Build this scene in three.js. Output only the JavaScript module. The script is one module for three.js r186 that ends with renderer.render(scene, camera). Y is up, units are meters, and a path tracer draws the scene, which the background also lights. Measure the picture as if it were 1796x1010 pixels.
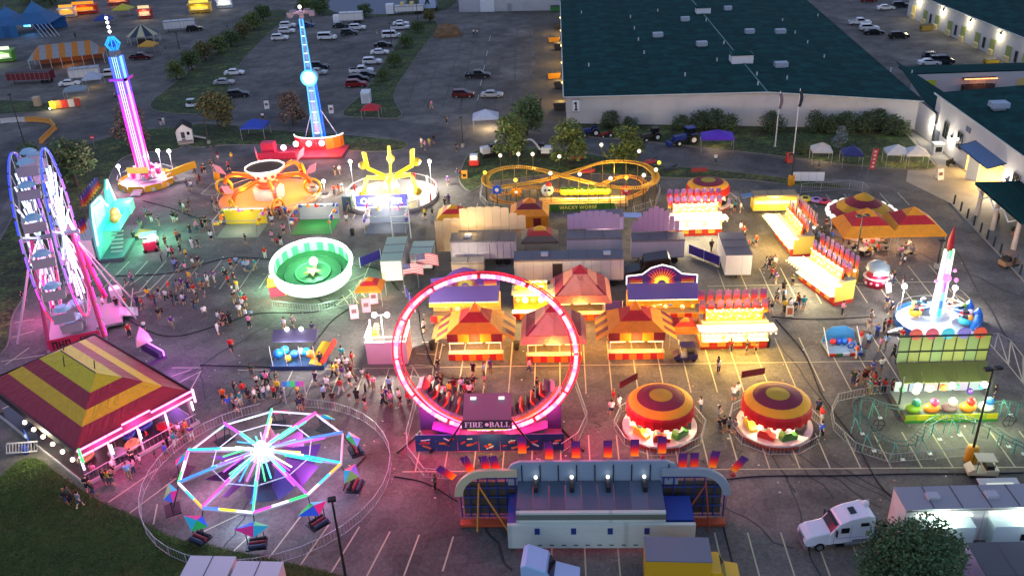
import * as THREE from 'three';
import { mergeGeometries } from 'three/addons/utils/BufferGeometryUtils.js';
import { MarchingCubes } from 'three/addons/objects/MarchingCubes.js';
import { RectAreaLightUniformsLib } from 'three/addons/lights/RectAreaLightUniformsLib.js';

// ---------------------------------------------------------------- camera, sky, sun, exposure
const CAM_H = 52;
const scene = new THREE.Scene();
const camera = new THREE.PerspectiveCamera(36.03, 1024 / 575, 1, 3000);
const ROT = [[0.99814, -0.01930, -0.05776], [-0.04399, -0.88434, -0.46477], [-0.04211, 0.46644, -0.88355]];
{
  const c = (i, s) => new THREE.Vector3(ROT[0][i] * s, ROT[1][i] * s, ROT[2][i] * s);
  const m = new THREE.Matrix4().makeBasis(c(0, 1), c(1, -1), c(2, -1));
  camera.quaternion.setFromRotationMatrix(m);
  camera.position.set(0, CAM_H, 0);
  scene.add(camera);
}
const renderer = new THREE.WebGLRenderer({ antialias: true });
renderer.setSize(1024, 575);
renderer.toneMapping = THREE.LinearToneMapping;
renderer.toneMappingExposure = 2.35;
renderer.shadowMap.enabled = true;
RectAreaLightUniformsLib.init();

// dusk sky: a dim blue dome, paler towards the afterglow behind the camera
{
  const w = 128, h = 64, d = new Float32Array(w * h * 4);
  for (let j = 0; j < h; j++) for (let i = 0; i < w; i++) {
    const el = ((j + 0.5) / h - 0.5) * Math.PI, az = (i + 0.5) / w * Math.PI * 2, up = Math.max(0, Math.sin(el));
    const west = Math.pow(Math.max(0, Math.cos(az - 4.71)), 2) * Math.pow(1 - up, 3);
    const k = (j * w + i) * 4, a = Math.pow(1 - up, 2);
    d[k] = 0.145 + 0.03 * a + 0.25 * west; d[k + 1] = 0.185 + 0.04 * a + 0.33 * west; d[k + 2] = 0.30 + 0.05 * a + 0.46 * west; d[k + 3] = 1;
  }
  const t = new THREE.DataTexture(d, w, h, THREE.RGBAFormat, THREE.FloatType);
  t.mapping = THREE.EquirectangularReflectionMapping; t.needsUpdate = true;
  scene.background = t; scene.environment = t;
}
const sun = new THREE.DirectionalLight(0xffe6d0, 0.06);
sun.position.set(-40, 40, 140); sun.target.position.set(0, 0, -120); sun.castShadow = true; sun.shadow.radius = 45;
Object.assign(sun.shadow.camera, { left: -220, right: 220, top: 220, bottom: -220, near: 1, far: 800 });
sun.shadow.mapSize.set(2048, 2048);
scene.add(sun, sun.target);

// ---------------------------------------------------------------- helpers
// G: the ground point (at height h) that a surveyed pixel of the 1796 x 1010 photograph falls on
function ray(px, py) {
  const f = 1553, x = (px - 898) / f, y = (py - 505) / f;
  return ROT.map((r) => r[0] * x + r[1] * y + r[2]);
}
function G(px, py, h = 0) { const r = ray(px, py), t = (CAM_H - h) / -r[1]; return new THREE.Vector3(r[0] * t, h, r[2] * t); }
const GX = (p, h = 0) => G(p[0], p[1], h);
function mpp(px, py) { const a = G(px, py), b = G(px + 1, py); return a.distanceTo(b); }
function heightAt(bx, by, ty) {   // height of a vertical thing whose foot is at (bx, by) and whose top reaches row ty
  const g = G(bx, by); let lo = 0, hi = 60;
  for (let k = 0; k < 40; k++) {
    const m = (lo + hi) / 2, v = [g.x, m - CAM_H, g.z];
    const c = [0, 1, 2].map((i) => ROT[0][i] * v[0] + ROT[1][i] * v[1] + ROT[2][i] * v[2]);
    if (505 + 1553 * c[1] / c[2] > ty) lo = m; else hi = m;
  }
  return lo;
}
let seed = 7;
function rnd() { seed = (seed * 1664525 + 1013904223) % 4294967296; return seed / 4294967296; }
const rr = (a, b) => a + (b - a) * rnd();
const pick = (a) => a[Math.floor(rnd() * a.length) % a.length];
const used = new Map();
function numbered(n) { const k = used.get(n) || 0; used.set(n, k + 1); return k ? n + '_' + String(k).padStart(3, '0') : n; }
const PI = Math.PI, TAU = PI * 2;
const V = (x, y, z) => new THREE.Vector3(x, y, z);

const mats = new Map();
function M(color, rough = 0.75, metal = 0, extra) {
  const key = color + '|' + rough + '|' + metal + '|' + JSON.stringify(extra || 0);
  if (!mats.has(key)) mats.set(key, new THREE.MeshStandardMaterial({ color, roughness: rough, metalness: metal, side: THREE.DoubleSide, ...extra }));
  return mats.get(key);
}
const glowMats = new Map();
function glow(color, k = 2) {
  const key = color + '|' + k;
  if (!glowMats.has(key)) glowMats.set(key, new THREE.MeshStandardMaterial({ color: 0x222222, roughness: 0.4, emissive: new THREE.Color(color), emissiveIntensity: k * 0.42 }));
  return glowMats.get(key);
}
function setUserData(o, label, category, group, kind) {
  if (label) o.userData.label = label; if (category) o.userData.category = category;
  if (group) o.userData.group = group; if (kind) o.userData.kind = kind; return o;
}
function thing(name, label, category, pos, turn = 0, group) {
  const o = new THREE.Group(); o.name = numbered(name); scene.add(o);
  if (pos) o.position.copy(pos); o.rotation.y = turn;
  return setUserData(o, label, category, group);
}
function flat(g) { const n = g.index ? g.toNonIndexed() : g; if (!n.attributes.uv) n.setAttribute('uv', new THREE.BufferAttribute(new Float32Array(n.attributes.position.count * 2), 2)); for (const k of Object.keys(n.attributes)) if (!['position', 'normal', 'uv'].includes(k)) n.deleteAttribute(k); n.clearGroups(); return n; }
function join(list) { list = list.flat(9); return list.length === 1 ? list[0] : mergeGeometries(list.map(flat)); }
function part(parent, name, geo, mat) {
  const m = new THREE.Mesh(Array.isArray(geo) ? join(geo) : geo, mat); m.name = name; m.castShadow = m.receiveShadow = true; parent.add(m); return m;
}
function single(name, geo, mat, label, category, group, kind) {
  const m = part(scene, numbered(name), geo, mat); return setUserData(m, label, category, group, kind);
}
function xf(g, x = 0, y = 0, z = 0, rx = 0, ry = 0, rz = 0) {
  const m = new THREE.Matrix4().makeRotationFromEuler(new THREE.Euler(rx, ry, rz, 'YXZ')); m.setPosition(x, y, z); g.applyMatrix4(m); return g;
}
const box = (w, h, d, x = 0, y = 0, z = 0, ry = 0, rx = 0, rz = 0) => xf(new THREE.BoxGeometry(w, h, d), x, y, z, rx, ry, rz);          // centred
const slab = (w, h, d, x = 0, y = 0, z = 0, ry = 0) => box(w, h, d, x, y + h / 2, z, ry);                                              // standing on y
const cyl = (r0, r1, h, x = 0, y = 0, z = 0, n = 12, open = false) => xf(new THREE.CylinderGeometry(r1, r0, h, n, 1, open), x, y + h / 2, z);
const ball = (r, x = 0, y = 0, z = 0, n = 10) => xf(new THREE.SphereGeometry(r, n, Math.max(6, n * 0.7 | 0)), x, y, z);
function bar(a, b, r = 0.05, n = 6) {
  const A = a.isVector3 ? a : V(...a), B = b.isVector3 ? b : V(...b), d = B.clone().sub(A), L = d.length();
  const g = new THREE.CylinderGeometry(r, r, L, n, 1), q = new THREE.Quaternion().setFromUnitVectors(V(0, 1, 0), d.normalize());
  g.applyMatrix4(new THREE.Matrix4().compose(A.add(B).multiplyScalar(0.5), q, V(1, 1, 1))); return g;
}
function pipe(pts, r, n = 6, seg = 0, closed = false) {
  const c = new THREE.CatmullRomCurve3(pts.map((p) => p.isVector3 ? p : V(...p)), closed, 'centripetal');
  return new THREE.TubeGeometry(c, seg || pts.length * 4, r, n, closed);
}
const torus = (R, r, n = 40, m = 6, arc = TAU) => new THREE.TorusGeometry(R, r, m, n, arc);
function quads(list) {   // list of [a,b,c,d] corners (Vector3 or arrays), uv in metres along the edges
  const p = [], u = [];
  for (const q of list) {
    const [a, b, c, d] = q.map((v) => v.isVector3 ? v : V(...v)), w = a.distanceTo(b), h = a.distanceTo(d || c);
    const put = (v, s, t) => { p.push(v.x, v.y, v.z); u.push(s, t); };
    put(a, 0, 0); put(b, w, 0); put(c, w, h);
    if (d) { put(a, 0, 0); put(c, w, h); put(d, 0, h); }
  }
  const g = new THREE.BufferGeometry(); g.setAttribute('position', new THREE.Float32BufferAttribute(p, 3)); g.setAttribute('uv', new THREE.Float32BufferAttribute(u, 2)); g.computeVertexNormals(); return g;
}
function sheet(pts, y) {   // flat polygon on the ground from [x, z] points; uv = metres
  const s = new THREE.Shape(pts.map((p) => new THREE.Vector2(p.x ?? p[0], -(p.z ?? p[1])))), g = new THREE.ShapeGeometry(s);
  g.rotateX(-PI / 2); g.translate(0, y, 0);
  const P = g.attributes.position, u = new Float32Array(P.count * 2);
  for (let i = 0; i < P.count; i++) { u[2 * i] = P.getX(i); u[2 * i + 1] = -P.getZ(i); }
  g.setAttribute('uv', new THREE.BufferAttribute(u, 2)); return g;
}
function extrude(pts, depth, bevel = 0) {   // outline in x,y extruded along +z, centred on z
  const g = new THREE.ExtrudeGeometry(new THREE.Shape(pts.map((p) => new THREE.Vector2(p[0], p[1]))), { depth, bevelEnabled: bevel > 0, bevelSize: bevel, bevelThickness: bevel, bevelSegments: 2, curveSegments: 10 });
  g.translate(0, 0, -depth / 2); return g;
}
const lathe = (pts, n = 24) => new THREE.LatheGeometry(pts.map((p) => new THREE.Vector2(p[0], p[1])), n);
function lampLight(x, y, z, color, intensity, parent = scene, radius = 8) {
  const l = new THREE.PointLight(color, intensity * 0.34, 0, 2); l.position.set(x, y, z); l.castShadow = true; l.shadow.radius = radius; parent.add(l); return l;
}
function panelLight(parent, w, h, color, intensity, x, y, z, ry = 0, rx = 0) {
  const l = new THREE.RectAreaLight(color, intensity, w, h); l.position.set(x, y, z);
  l.rotation.set(rx, ry, 0, 'YXZ'); parent.add(l); return l;   // shines along its own -z
}
function copy(o, pos, turn, label, group) {
  const c = o.clone(); c.name = numbered(o.name.replace(/_\d{3}$/, '')); c.userData = { ...o.userData }; scene.add(c);
  if (pos) c.position.copy(pos); if (turn !== undefined) c.rotation.y = turn;
  if (label) c.userData.label = label; if (group) c.userData.group = group; return c;
}

// ---------------------------------------------------------------- textures
function noise2(seedN) {
  const p = new Float32Array(256 * 256); let s = seedN * 7919 + 13;
  for (let i = 0; i < p.length; i++) { s = (s * 1664525 + 1013904223) % 4294967296; p[i] = s / 4294967296; }
  return (x, y, per) => {   // periodic value noise
    const xi = Math.floor(x), yi = Math.floor(y), fx = x - xi, fy = y - yi, a = fx * fx * (3 - 2 * fx), b = fy * fy * (3 - 2 * fy);
    const at = (i, j) => p[(((j % per) + per) % per % 256) * 256 + (((i % per) + per) % per % 256)];
    return (at(xi, yi) * (1 - a) + at(xi + 1, yi) * a) * (1 - b) + (at(xi, yi + 1) * (1 - a) + at(xi + 1, yi + 1) * a) * b;
  };
}
function texture(n, f, metres, srgb = true) {
  const d = new Uint8Array(n * n * 4);
  for (let j = 0; j < n; j++) for (let i = 0; i < n; i++) { const c = f(i / n, j / n), k = (j * n + i) * 4; d[k] = c[0]; d[k + 1] = c[1]; d[k + 2] = c[2]; d[k + 3] = 255; }
  const t = new THREE.DataTexture(d, n, n); t.wrapS = t.wrapT = THREE.RepeatWrapping; t.magFilter = THREE.LinearFilter; t.minFilter = THREE.LinearMipmapLinearFilter; t.generateMipmaps = true;
  if (srgb) t.colorSpace = THREE.SRGBColorSpace; t.repeat.set(1 / metres, 1 / metres); t.needsUpdate = true; return t;
}
const NZ = [1, 2, 3, 4].map(noise2);
const fbm = (k, u, v, base, oct) => { let a = 0, w = 0.5, s = 0; for (let o = 0; o < oct; o++) { const per = base << o; a += w * NZ[(k + o) % 4](u * per, v * per, per); s += w; w *= 0.62; } return a / s; };
const cl = (x) => Math.max(0, Math.min(255, x));
const asphaltTex = texture(1024, (u, v) => {
  const big = fbm(0, u, v, 4, 4), fine = NZ[2](u * 256, v * 256, 256), oil = fbm(1, u, v, 10, 3), grit = rnd();
  const patch = fbm(3, u, v, 18, 2); let l = 82 + 58 * (big - 0.5) + 18 * (fine - 0.5) + 22 * (grit - 0.5) + (patch > 0.62 ? 9 : patch < 0.36 ? -10 : 0);
  if (oil > 0.66) l -= 90 * (oil - 0.66);
  return [cl(l * 1.04), cl(l), cl(l * 0.955)];
}, 46);
const concreteTex = texture(512, (u, v) => { const l = 128 + 40 * (fbm(2, u, v, 6, 4) - 0.5) + 14 * (rnd() - 0.5); return [cl(l * 1.03), cl(l), cl(l * 0.94)]; }, 18);
const grassTex = texture(1024, (u, v) => {
  const a = fbm(0, u, v, 8, 4), b = fbm(3, u, v, 64, 2), dry = Math.max(0, fbm(1, u, v, 5, 3) - 0.52) * 3.2, g = rnd();
  const l = 0.55 + 0.9 * (a - 0.3) + 0.9 * (b - 0.5) + 0.5 * (g - 0.5);
  return [cl((66 + 50 * dry) * l), cl((86 + 14 * dry) * l), cl((36 + 16 * dry) * l)];
}, 21);
const roofTex = texture(512, (u, v) => {
  const rib = Math.abs(((u * 24) % 1) - 0.5) > 0.44 ? 7 : 0, l = 1 + 0.7 * (fbm(1, u, v, 8, 4) - 0.5) + 0.14 * (rnd() - 0.5);
  return [cl((18 + rib) * l), cl((57 + rib) * l), cl((55 + rib) * l)];
}, 14);
const wallTex = texture(256, (u, v) => { const l = 182 + 22 * (fbm(0, u, v, 4, 4) - 0.5) + 6 * (rnd() - 0.5); return [cl(l), cl(l * 0.99), cl(l * 0.985)]; }, 12);
const trailerTex = texture(256, (u, v) => { const seam = (u * 8 % 1) < 0.03 ? -26 : 0, dirt = fbm(2, u, v, 5, 4), l = 205 + seam - 34 * Math.max(0, dirt - 0.5) + 8 * (rnd() - 0.5); return [cl(l), cl(l * 0.985), cl(l * 0.965)]; }, 5);
const tarTex = texture(256, (u, v) => { const l = 38 + 26 * (fbm(2, u, v, 8, 4) - 0.5) + 12 * (rnd() - 0.5); return [cl(l), cl(l), cl(l)]; }, 4);
const mapped = (t, rough, extra) => new THREE.MeshStandardMaterial({ map: t, roughness: rough, side: THREE.DoubleSide, ...extra });
const MAT = {
  asphalt: mapped(asphaltTex, 0.88, { bumpMap: asphaltTex, bumpScale: 0.01 }), concrete: mapped(concreteTex, 0.85), grass: mapped(grassTex, 0.95), roof: new THREE.MeshPhysicalMaterial({ map: roofTex, roughness: 0.95, specularIntensity: 0.2, side: THREE.DoubleSide }), wall: mapped(wallTex, 0.8), trailer: mapped(trailerTex, 0.45),
  road: mapped(asphaltTex, 0.85, { color: 0xd8dce6 }),
  steel: M(0x8f9499, 0.35, 0.8), darkSteel: M(0x2a2c30, 0.5, 0.5), galv: M(0xa9adb0, 0.5, 0.6), black: M(0x141416, 0.6), rubber: M(0x101010, 0.9), glass: M(0x10151c, 0.08), white: M(0xd9d9d6, 0.5), greyPlastic: M(0x6d7074, 0.6),
};
// ---------------------------------------------------------------- the setting: ground, roads, lawns, kerbs, markings
const struct = (name, geo, mat) => single(name, geo, mat, undefined, undefined, undefined, 'structure');
function ribbon(pts, w, y, h = 0, closed = false) {   // strip (or low kerb) along ground points
  const out = [], n = pts.length;
  for (let i = 0; i < n - (closed ? 0 : 1); i++) {
    const a = pts[i], b = pts[(i + 1) % n], dx = b.x - a.x, dz = b.z - a.z, L = Math.hypot(dx, dz); if (L < 1e-3) continue;
    const ry = Math.atan2(-dz, dx), g = h ? new THREE.BoxGeometry(L + w * 0.5, h, w) : new THREE.PlaneGeometry(L, w).rotateX(-PI / 2);
    out.push(xf(g, (a.x + b.x) / 2, y + h / 2, (a.z + b.z) / 2, 0, ry));
  }
  return join(out);
}
const poly = (list) => list.map((p) => G(p[0], p[1]));
function smooth(pts, k = 6, closed = true) { return new THREE.CatmullRomCurve3(pts, closed, 'centripetal').getPoints(pts.length * k); }
{
  const g = new THREE.PlaneGeometry(1400, 1200, 1, 1).rotateX(-PI / 2); g.translate(0, 0, -400);
  const P = g.attributes.position, u = g.attributes.uv; for (let i = 0; i < P.count; i++) u.setXY(i, P.getX(i), -P.getZ(i));
  struct('parking_lot', g, MAT.asphalt);
}
const lot = scene.getObjectByName('parking_lot');
// service road sweeping across behind the midway
const roadTop = [[-60, 330], [0, 262], [60, 228], [180, 210], [300, 196], [420, 196], [600, 206], [700, 212], [830, 230], [1000, 238], [1150, 252], [1350, 275], [1540, 297], [1640, 300], [1850, 320]];
const roadLow = [[1850, 420], [1640, 350], [1540, 322], [1400, 308], [1250, 292], [1150, 284], [1010, 262], [860, 250], [720, 246], [660, 236], [500, 222], [330, 214], [200, 234], [100, 262], [30, 320], [-20, 420]];
const roadEdgeA = smooth(poly(roadTop), 6, false), roadEdgeB = smooth(poly(roadLow), 6, false);
struct('service_road', sheet([...roadEdgeA, ...roadEdgeB], 0.004), MAT.road);
// lawns, each with a concrete kerb
function lawn(name, pix, kerb = true, k = 5, y = 0.09) {
  const pts = smooth(poly(pix), k);
  const o = struct(name, sheet(pts, y), MAT.grass);
  if (kerb) { const m = part(o, 'kerb', ribbon(pts, 0.16, 0, y + 0.04, true), M(0x6c6a66, 0.9)); }
  return pts;
}
const lawnA = lawn('lawn', [[-60, 860], [0, 836], [15, 822], [40, 806], [62, 805], [105, 835], [175, 880], [225, 902], [300, 942], [360, 956], [450, 976], [560, 1001], [640, 1030], [640, 1100], [200, 1200], [-160, 1150]], false, 6, 0.03);
lawn('lawn_strip', [[-60, 640], [0, 622], [22, 552], [50, 508], [66, 470], [118, 424], [145, 396], [182, 330], [225, 272], [310, 262], [326, 240], [310, 224], [210, 236], [120, 268], [60, 318], [0, 420], [-60, 520]]);
lawn('grass_verge', [[332, 219], [500, 230], [660, 242], [712, 250], [706, 262], [640, 266], [540, 256], [395, 255], [334, 258]]);
lawn('grass_island', [[806, 318], [812, 290], [824, 272], [862, 258], [1010, 268], [1150, 290], [1250, 298], [1390, 314], [1500, 330], [1420, 328], [1310, 316], [1170, 312], [1000, 304], [900, 314], [850, 322], [826, 336]]);
lawn('front_lawn', [[985, 232], [1150, 250], [1350, 272], [1540, 294], [1640, 296], [1618, 262], [1590, 234], [1500, 226], [1300, 222], [1000, 214]], true, 4);
lawn('parking_median', [[735, 38], [764, 37], [730, 100], [690, 168], [700, 207], [650, 206], [602, 203], [640, 160], [690, 85]], true, 4);
lawn('tree_median', [[262, 188], [300, 150], [370, 95], [440, 45], [475, 18], [505, 18], [470, 60], [430, 100], [402, 150], [396, 196], [300, 199]], true, 4);
lawn('far_lawn', [[-40, 34], [0, 34], [70, 18], [130, 2], [130, -20], [-60, -20]], false, 4, 0.03);
lawn('roadside_lawn', [[-40, 178], [60, 178], [96, 184], [100, 192], [-40, 200]], true, 3);
lawn('pond_bank', [[520, 4], [560, 26], [640, 30], [712, 26], [770, 20], [800, 0], [760, -14], [540, -14]], false, 4, 0.03);
{ const w = new THREE.MeshPhysicalMaterial({ color: 0x1c3050, roughness: 0.35, specularIntensity: 0.25 });
  struct('pond', sheet(smooth(poly([[575, 8], [590, 22], [640, 25], [700, 23], [712, 8], [700, -10], [600, -10]]), 5), 0.06), w); }
// pale pavement in front of the exhibition hall
struct('pavement', sheet(poly([[1590, 318], [1604, 236], [1634, 252], [1688, 298], [1760, 347], [1850, 420], [1850, 560], [1796, 492], [1700, 390], [1668, 356]]), 0.012), MAT.concrete);
struct('hall_footpath', sheet(poly([[1586, 232], [1600, 231], [1640, 256], [1668, 290], [1650, 300]]), 0.1), MAT.concrete);
part(lot, 'kerb', ribbon(smooth(poly([[1668, 356], [1700, 390], [1796, 492], [1850, 560]]), 3, false), 0.22, 0, 0.12), MAT.concrete);
struct('loading_yard', sheet(poly([[930, 15], [985, 15], [990, 215], [900, 205], [940, 110]]), 0.006), mapped(concreteTex, 0.9, { color: 0xa09a92 }));
// painted lines
const paintMat = mapped(texture(128, (u, v) => { const l = 172 + 60 * (fbm(1, u, v, 8, 3) - 0.5) + 30 * (rnd() - 0.5); return [cl(l), cl(l * 0.96), cl(l * 0.8)]; }, 2), 0.8);
function line(a, b, w = 0.13) { part(lot, 'painted_line', ribbon([GX(a), GX(b)], w, 0.012), paintMat); }
{
  const o = GX([1069, 640]), step = 2.66, z0 = o.z;
  const across = (x0, x1, z) => part(lot, 'painted_line', ribbon([V(x0, 0, z), V(x1, 0, z)], 0.13, 0.0125), paintMat);
  const along = (x, a, b) => part(lot, 'painted_line', ribbon([V(x, 0, a), V(x, 0, b)], 0.13, 0.012), paintMat);
  across(-36, 34, z0);
  for (let i = -14; i < 14; i++) { along(o.x + i * step, z0 + 5.4, z0 + 0.05); if (i > -8 && i < 13) along(o.x + i * step, z0 - 0.05, z0 - 5.0); }
  const z1 = GX([1450, 822]).z; across(-15, 48, z1);
  const x1 = GX([1403.6, 821.7]).x;
  for (let i = -13; i < 9; i++) along(x1 + i * step, z1 - 0.05, z1 - 5.2);
  const z2 = GX([1370, 934]).z, x2 = GX([1370, 934]).x;
  for (let i = -7; i < 7; i++) along(x2 + i * step, z2, z2 + 5.2);
  const z3 = GX([1500, 497]).z, x3 = GX([1500, 497]).x;
  across(x3 - 18, x3 + 10, z3); for (let i = -6; i < 5; i++) along(x3 + i * step, z3 - 4.6, z3 + 5);
  const z4 = GX([1000, 352]).z; for (let i = -22; i < 10; i++) along(x3 - 9 + i * step, z4, z4 + 5);
  const z5 = GX([400, 480]).z; for (let i = -6; i < 16; i++) along(-66 + i * step, z5 + 4.5, z5 - 4.5);
}
for (const l of [[[275, 822], [189, 881]], [[309, 838], [226, 900]], [[275, 884], [268, 920]], [[424, 900], [340, 940]], [[452, 926], [400, 975]], [[527, 905], [470, 980]], [[576, 921], [524, 994]], [[630, 924], [580, 1005]], [[684, 932], [642, 1012]], [[735, 938], [708, 1010]], [[795, 941], [776, 1002]],
  [[50, 610], [8, 640]], [[60, 580], [20, 592]], [[58, 560], [25, 566]], [[80, 622], [0, 634]], [[226, 500], [258, 478]], [[250, 520], [290, 480]], [[228, 545], [232, 505]], [[262, 506], [232, 515]], [[272, 512], [232, 524]], [[300, 645], [352, 645]], [[352, 650], [330, 690]], [[318, 668], [350, 652]], [[300, 660], [335, 648]], [[308, 674], [342, 656]],
  [[585, 505], [640, 480]], [[590, 535], [648, 490]], [[600, 518], [615, 540]], [[612, 508], [628, 532]], [[624, 500], [640, 522]], [[740, 600], [770, 600]], [[722, 640], [755, 695]], [[768, 600], [752, 690]], [[730, 620], [764, 622]], [[726, 640], [760, 642]], [[722, 660], [757, 664]]]) line(l[0], l[1], 0.14);
// hatched end of a parking row by the tower ride
{ const a = [[1725, 588], [1752, 584], [1774, 597], [1796, 625], [1810, 660]], b = [[1720, 586], [1745, 612], [1770, 640], [1796, 672], [1810, 690]];
  for (let i = 0; i < 4; i++) { line(a[i], a[i + 1], 0.12); line(b[i], b[i + 1], 0.12); line(a[i], b[i + 1], 0.12); line(a[i + 1], b[i + 1], 0.12); } }
{ const c = [[1668, 497], [1690, 512], [1705, 527], [1695, 528], [1660, 505]]; for (let i = 0; i < 4; i++) line(c[i], c[i + 1], 0.1); line([1366, 340], [1352, 348], 0.1); }
{ const c = [[372, 322], [352, 340], [376, 343], [398, 324], [372, 322]]; for (let i = 0; i < 4; i++) line(c[i], c[i + 1], 0.14); }
for (let i = 0; i < 5; i++) line([860 - i * 5, 62 + i * 26], [858 - i * 5.2, 72 + i * 26], 0.2);
// crack sealing in the far car parks
{
  const c = [];
  const seam = (a, b) => { const A = GX(a), B = GX(b), n = 7, pts = []; for (let i = 0; i <= n; i++) pts.push(A.clone().lerp(B, i / n).add(V(rr(-0.35, 0.35), 0, rr(-0.35, 0.35)))); c.push(ribbon(pts, rr(0.12, 0.24), 0.009)); };
  for (let i = 0; i < 9; i++) seam([772 + i * 24 - i * 1.5, 40 + i * 1], [712 + i * 31, 186 + i * 2]);
  for (let i = 0; i < 7; i++) seam([765 - i * 11, 52 + i * 21], [985, 50 + i * 22 + rr(-4, 4)]);
  for (let i = 0; i < 8; i++) seam([520 + i * 27, 34], [430 + i * 28, 130 + (i % 3) * 14]);
  for (let i = 0; i < 6; i++) seam([470 - i * 12, 60 + i * 14], [690 - i * 12, 66 + i * 14]);
  for (let i = 0; i < 5; i++) seam([1330 + i * 30, 770 + i * 9], [1400 + i * 70, 860 + i * 16]);
  seam([1060, 700], [1240, 812]); seam([1290, 780], [1310, 812]); seam([1380, 830], [1440, 1010]); seam([1200, 845], [1390, 965]); seam([700, 560], [690, 700]); seam([320, 660], [470, 570]); seam([360, 700], [352, 640]);
  seam([840, 900], [900, 1000]); seam([440, 880], [396, 960]); seam([1650, 400], [1790, 620]); seam([1560, 420], [1790, 520]); seam([600, 470], [760, 470]); seam([1360, 600], [1460, 720]);
  for (let i = 0; i < 12; i++) { const x = rr(260, 1700), y = rr(330, 900); seam([x, y], [x + rr(-120, 120), y + rr(-60, 60)]); }
  part(lot, 'crack_seal', c, mapped(tarTex, 0.6)).userData.kind = 'stuff';
}
// scraps of paper and cups blown over the tarmac
{
  const N = 700, im = new THREE.InstancedMesh(new THREE.BoxGeometry(0.16, 0.02, 0.11), new THREE.MeshStandardMaterial({ color: 0xffffff, roughness: 0.9 }), N), m = new THREE.Matrix4(), q = new THREE.Quaternion();
  for (let i = 0; i < N; i++) { const p = G(rr(220, 1700), 330 + 560 * rnd()); q.setFromAxisAngle(V(0, 1, 0), rr(0, TAU)); const s = rr(0.5, 1.5); m.compose(V(p.x, 0.03, p.z), q, V(s, 1, s)); im.setMatrixAt(i, m); const c = pick([[0.7, 0.68, 0.62], [0.25, 0.18, 0.12], [0.08, 0.08, 0.08], [0.5, 0.3, 0.2]]), l = rr(0.5, 1); im.setColorAt(i, new THREE.Color().setRGB(c[0] * l, c[1] * l, c[2] * l)); }
  im.name = 'litter'; scene.add(im); setUserData(im, 'scraps of paper and cups scattered over the tarmac', 'litter', null, 'stuff');
}
// ---------------------------------------------------------------- grass blades of the near lawn
{
  const blade = new THREE.BufferGeometry(), p = [];
  for (let k = 0; k < 5; k++) { const a = k * 2.3, r = 0.05 + 0.03 * k, h = 0.10 + 0.05 * ((k * 7) % 4) / 3; p.push(Math.cos(a) * r - 0.03, 0, Math.sin(a) * r, Math.cos(a) * r + 0.03, 0, Math.sin(a) * r, Math.cos(a) * r * 2.2, h, Math.sin(a) * r * 2.2); }
  blade.setAttribute('position', new THREE.Float32BufferAttribute(p, 3)); blade.computeVertexNormals();
  const N = 26000, im = new THREE.InstancedMesh(blade, new THREE.MeshStandardMaterial({ color: 0xffffff, roughness: 0.95, side: THREE.DoubleSide }), N), m = new THREE.Matrix4(), q = new THREE.Quaternion(), s2 = new THREE.Shape(lawnA.map((v) => new THREE.Vector2(v.x, v.z))), ring = s2.getPoints();
  const inside = (x, z) => { let c = false; for (let i = 0, j = ring.length - 1; i < ring.length; j = i++) { const A = ring[i], B = ring[j]; if ((A.y > z) !== (B.y > z) && x < (B.x - A.x) * (z - A.y) / (B.y - A.y) + A.x) c = !c; } return c; };
  let k = 0, tries = 0;
  while (k < N && tries++ < 400000) {
    const x = rr(-56, -14), z = rr(-66, -47); if (!inside(x, z)) continue;
    const n = fbm(2, (x + 60) / 30, (z + 70) / 30, 6, 3), dry = Math.max(0, n - 0.5) * 2.6, l = rr(0.55, 1.3);
    q.setFromAxisAngle(V(0, 1, 0), rr(0, TAU)); m.compose(V(x, 0.03, z), q, V(rr(0.8, 1.5), rr(0.5, 1.2), rr(0.8, 1.5)));
    im.setMatrixAt(k, m); im.setColorAt(k, new THREE.Color().setRGB((0.075 + 0.085 * dry) * l, (0.125 + 0.03 * dry) * l, (0.028 + 0.015 * dry) * l)); k++;
  }
  im.count = k; im.name = 'grass_blades'; scene.add(im); setUserData(im, 'short mown grass of the lawn beside the striped pavilion', 'grass', null, 'stuff');
}
// ---------------------------------------------------------------- exhibition halls
function hallWindow(o, w, h, x, y, z, ry, mat = MAT.glass) {
  const f = part(o, 'window', box(w, h, 0.08, x, y, z, ry), mat), n = V(Math.sin(ry), 0, Math.cos(ry)), t = V(Math.cos(ry), 0, -Math.sin(ry)), fr = [];
  const c = V(x, y, z).addScaledVector(n, 0.03);
  for (const s of [-1, 1]) { const a = c.clone().addScaledVector(t, s * (w / 2 + 0.05)); fr.push(box(0.1, h + 0.2, 0.14, a.x, y, a.z, ry)); fr.push(box(w, 0.1, 0.14, c.x, y + s * (h / 2 + 0.05), c.z, ry)); }
  fr.push(box(0.06, h, 0.12, c.x, y, c.z, ry)); part(f, 'frame', fr, M(0x3c4146, 0.5, 0.3)); return f;
}
function wallLamp(o, x, y, z, ry, k = 26, color = 0xfff2d8) {
  const n = V(Math.sin(ry), 0, Math.cos(ry));
  const h = part(o, 'wall_lamp', box(0.5, 0.35, 0.4, x + n.x * 0.2, y + 0.22, z + n.z * 0.2, ry), MAT.darkSteel);
  part(h, 'lamp_bulb', ball(0.28, x + n.x * 0.42, y, z + n.z * 0.42, 8), glow(color, 9));
  lampLight(x + n.x * 1.0, y - 0.3, z + n.z * 1.0, color, k, o, 10);
}
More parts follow.
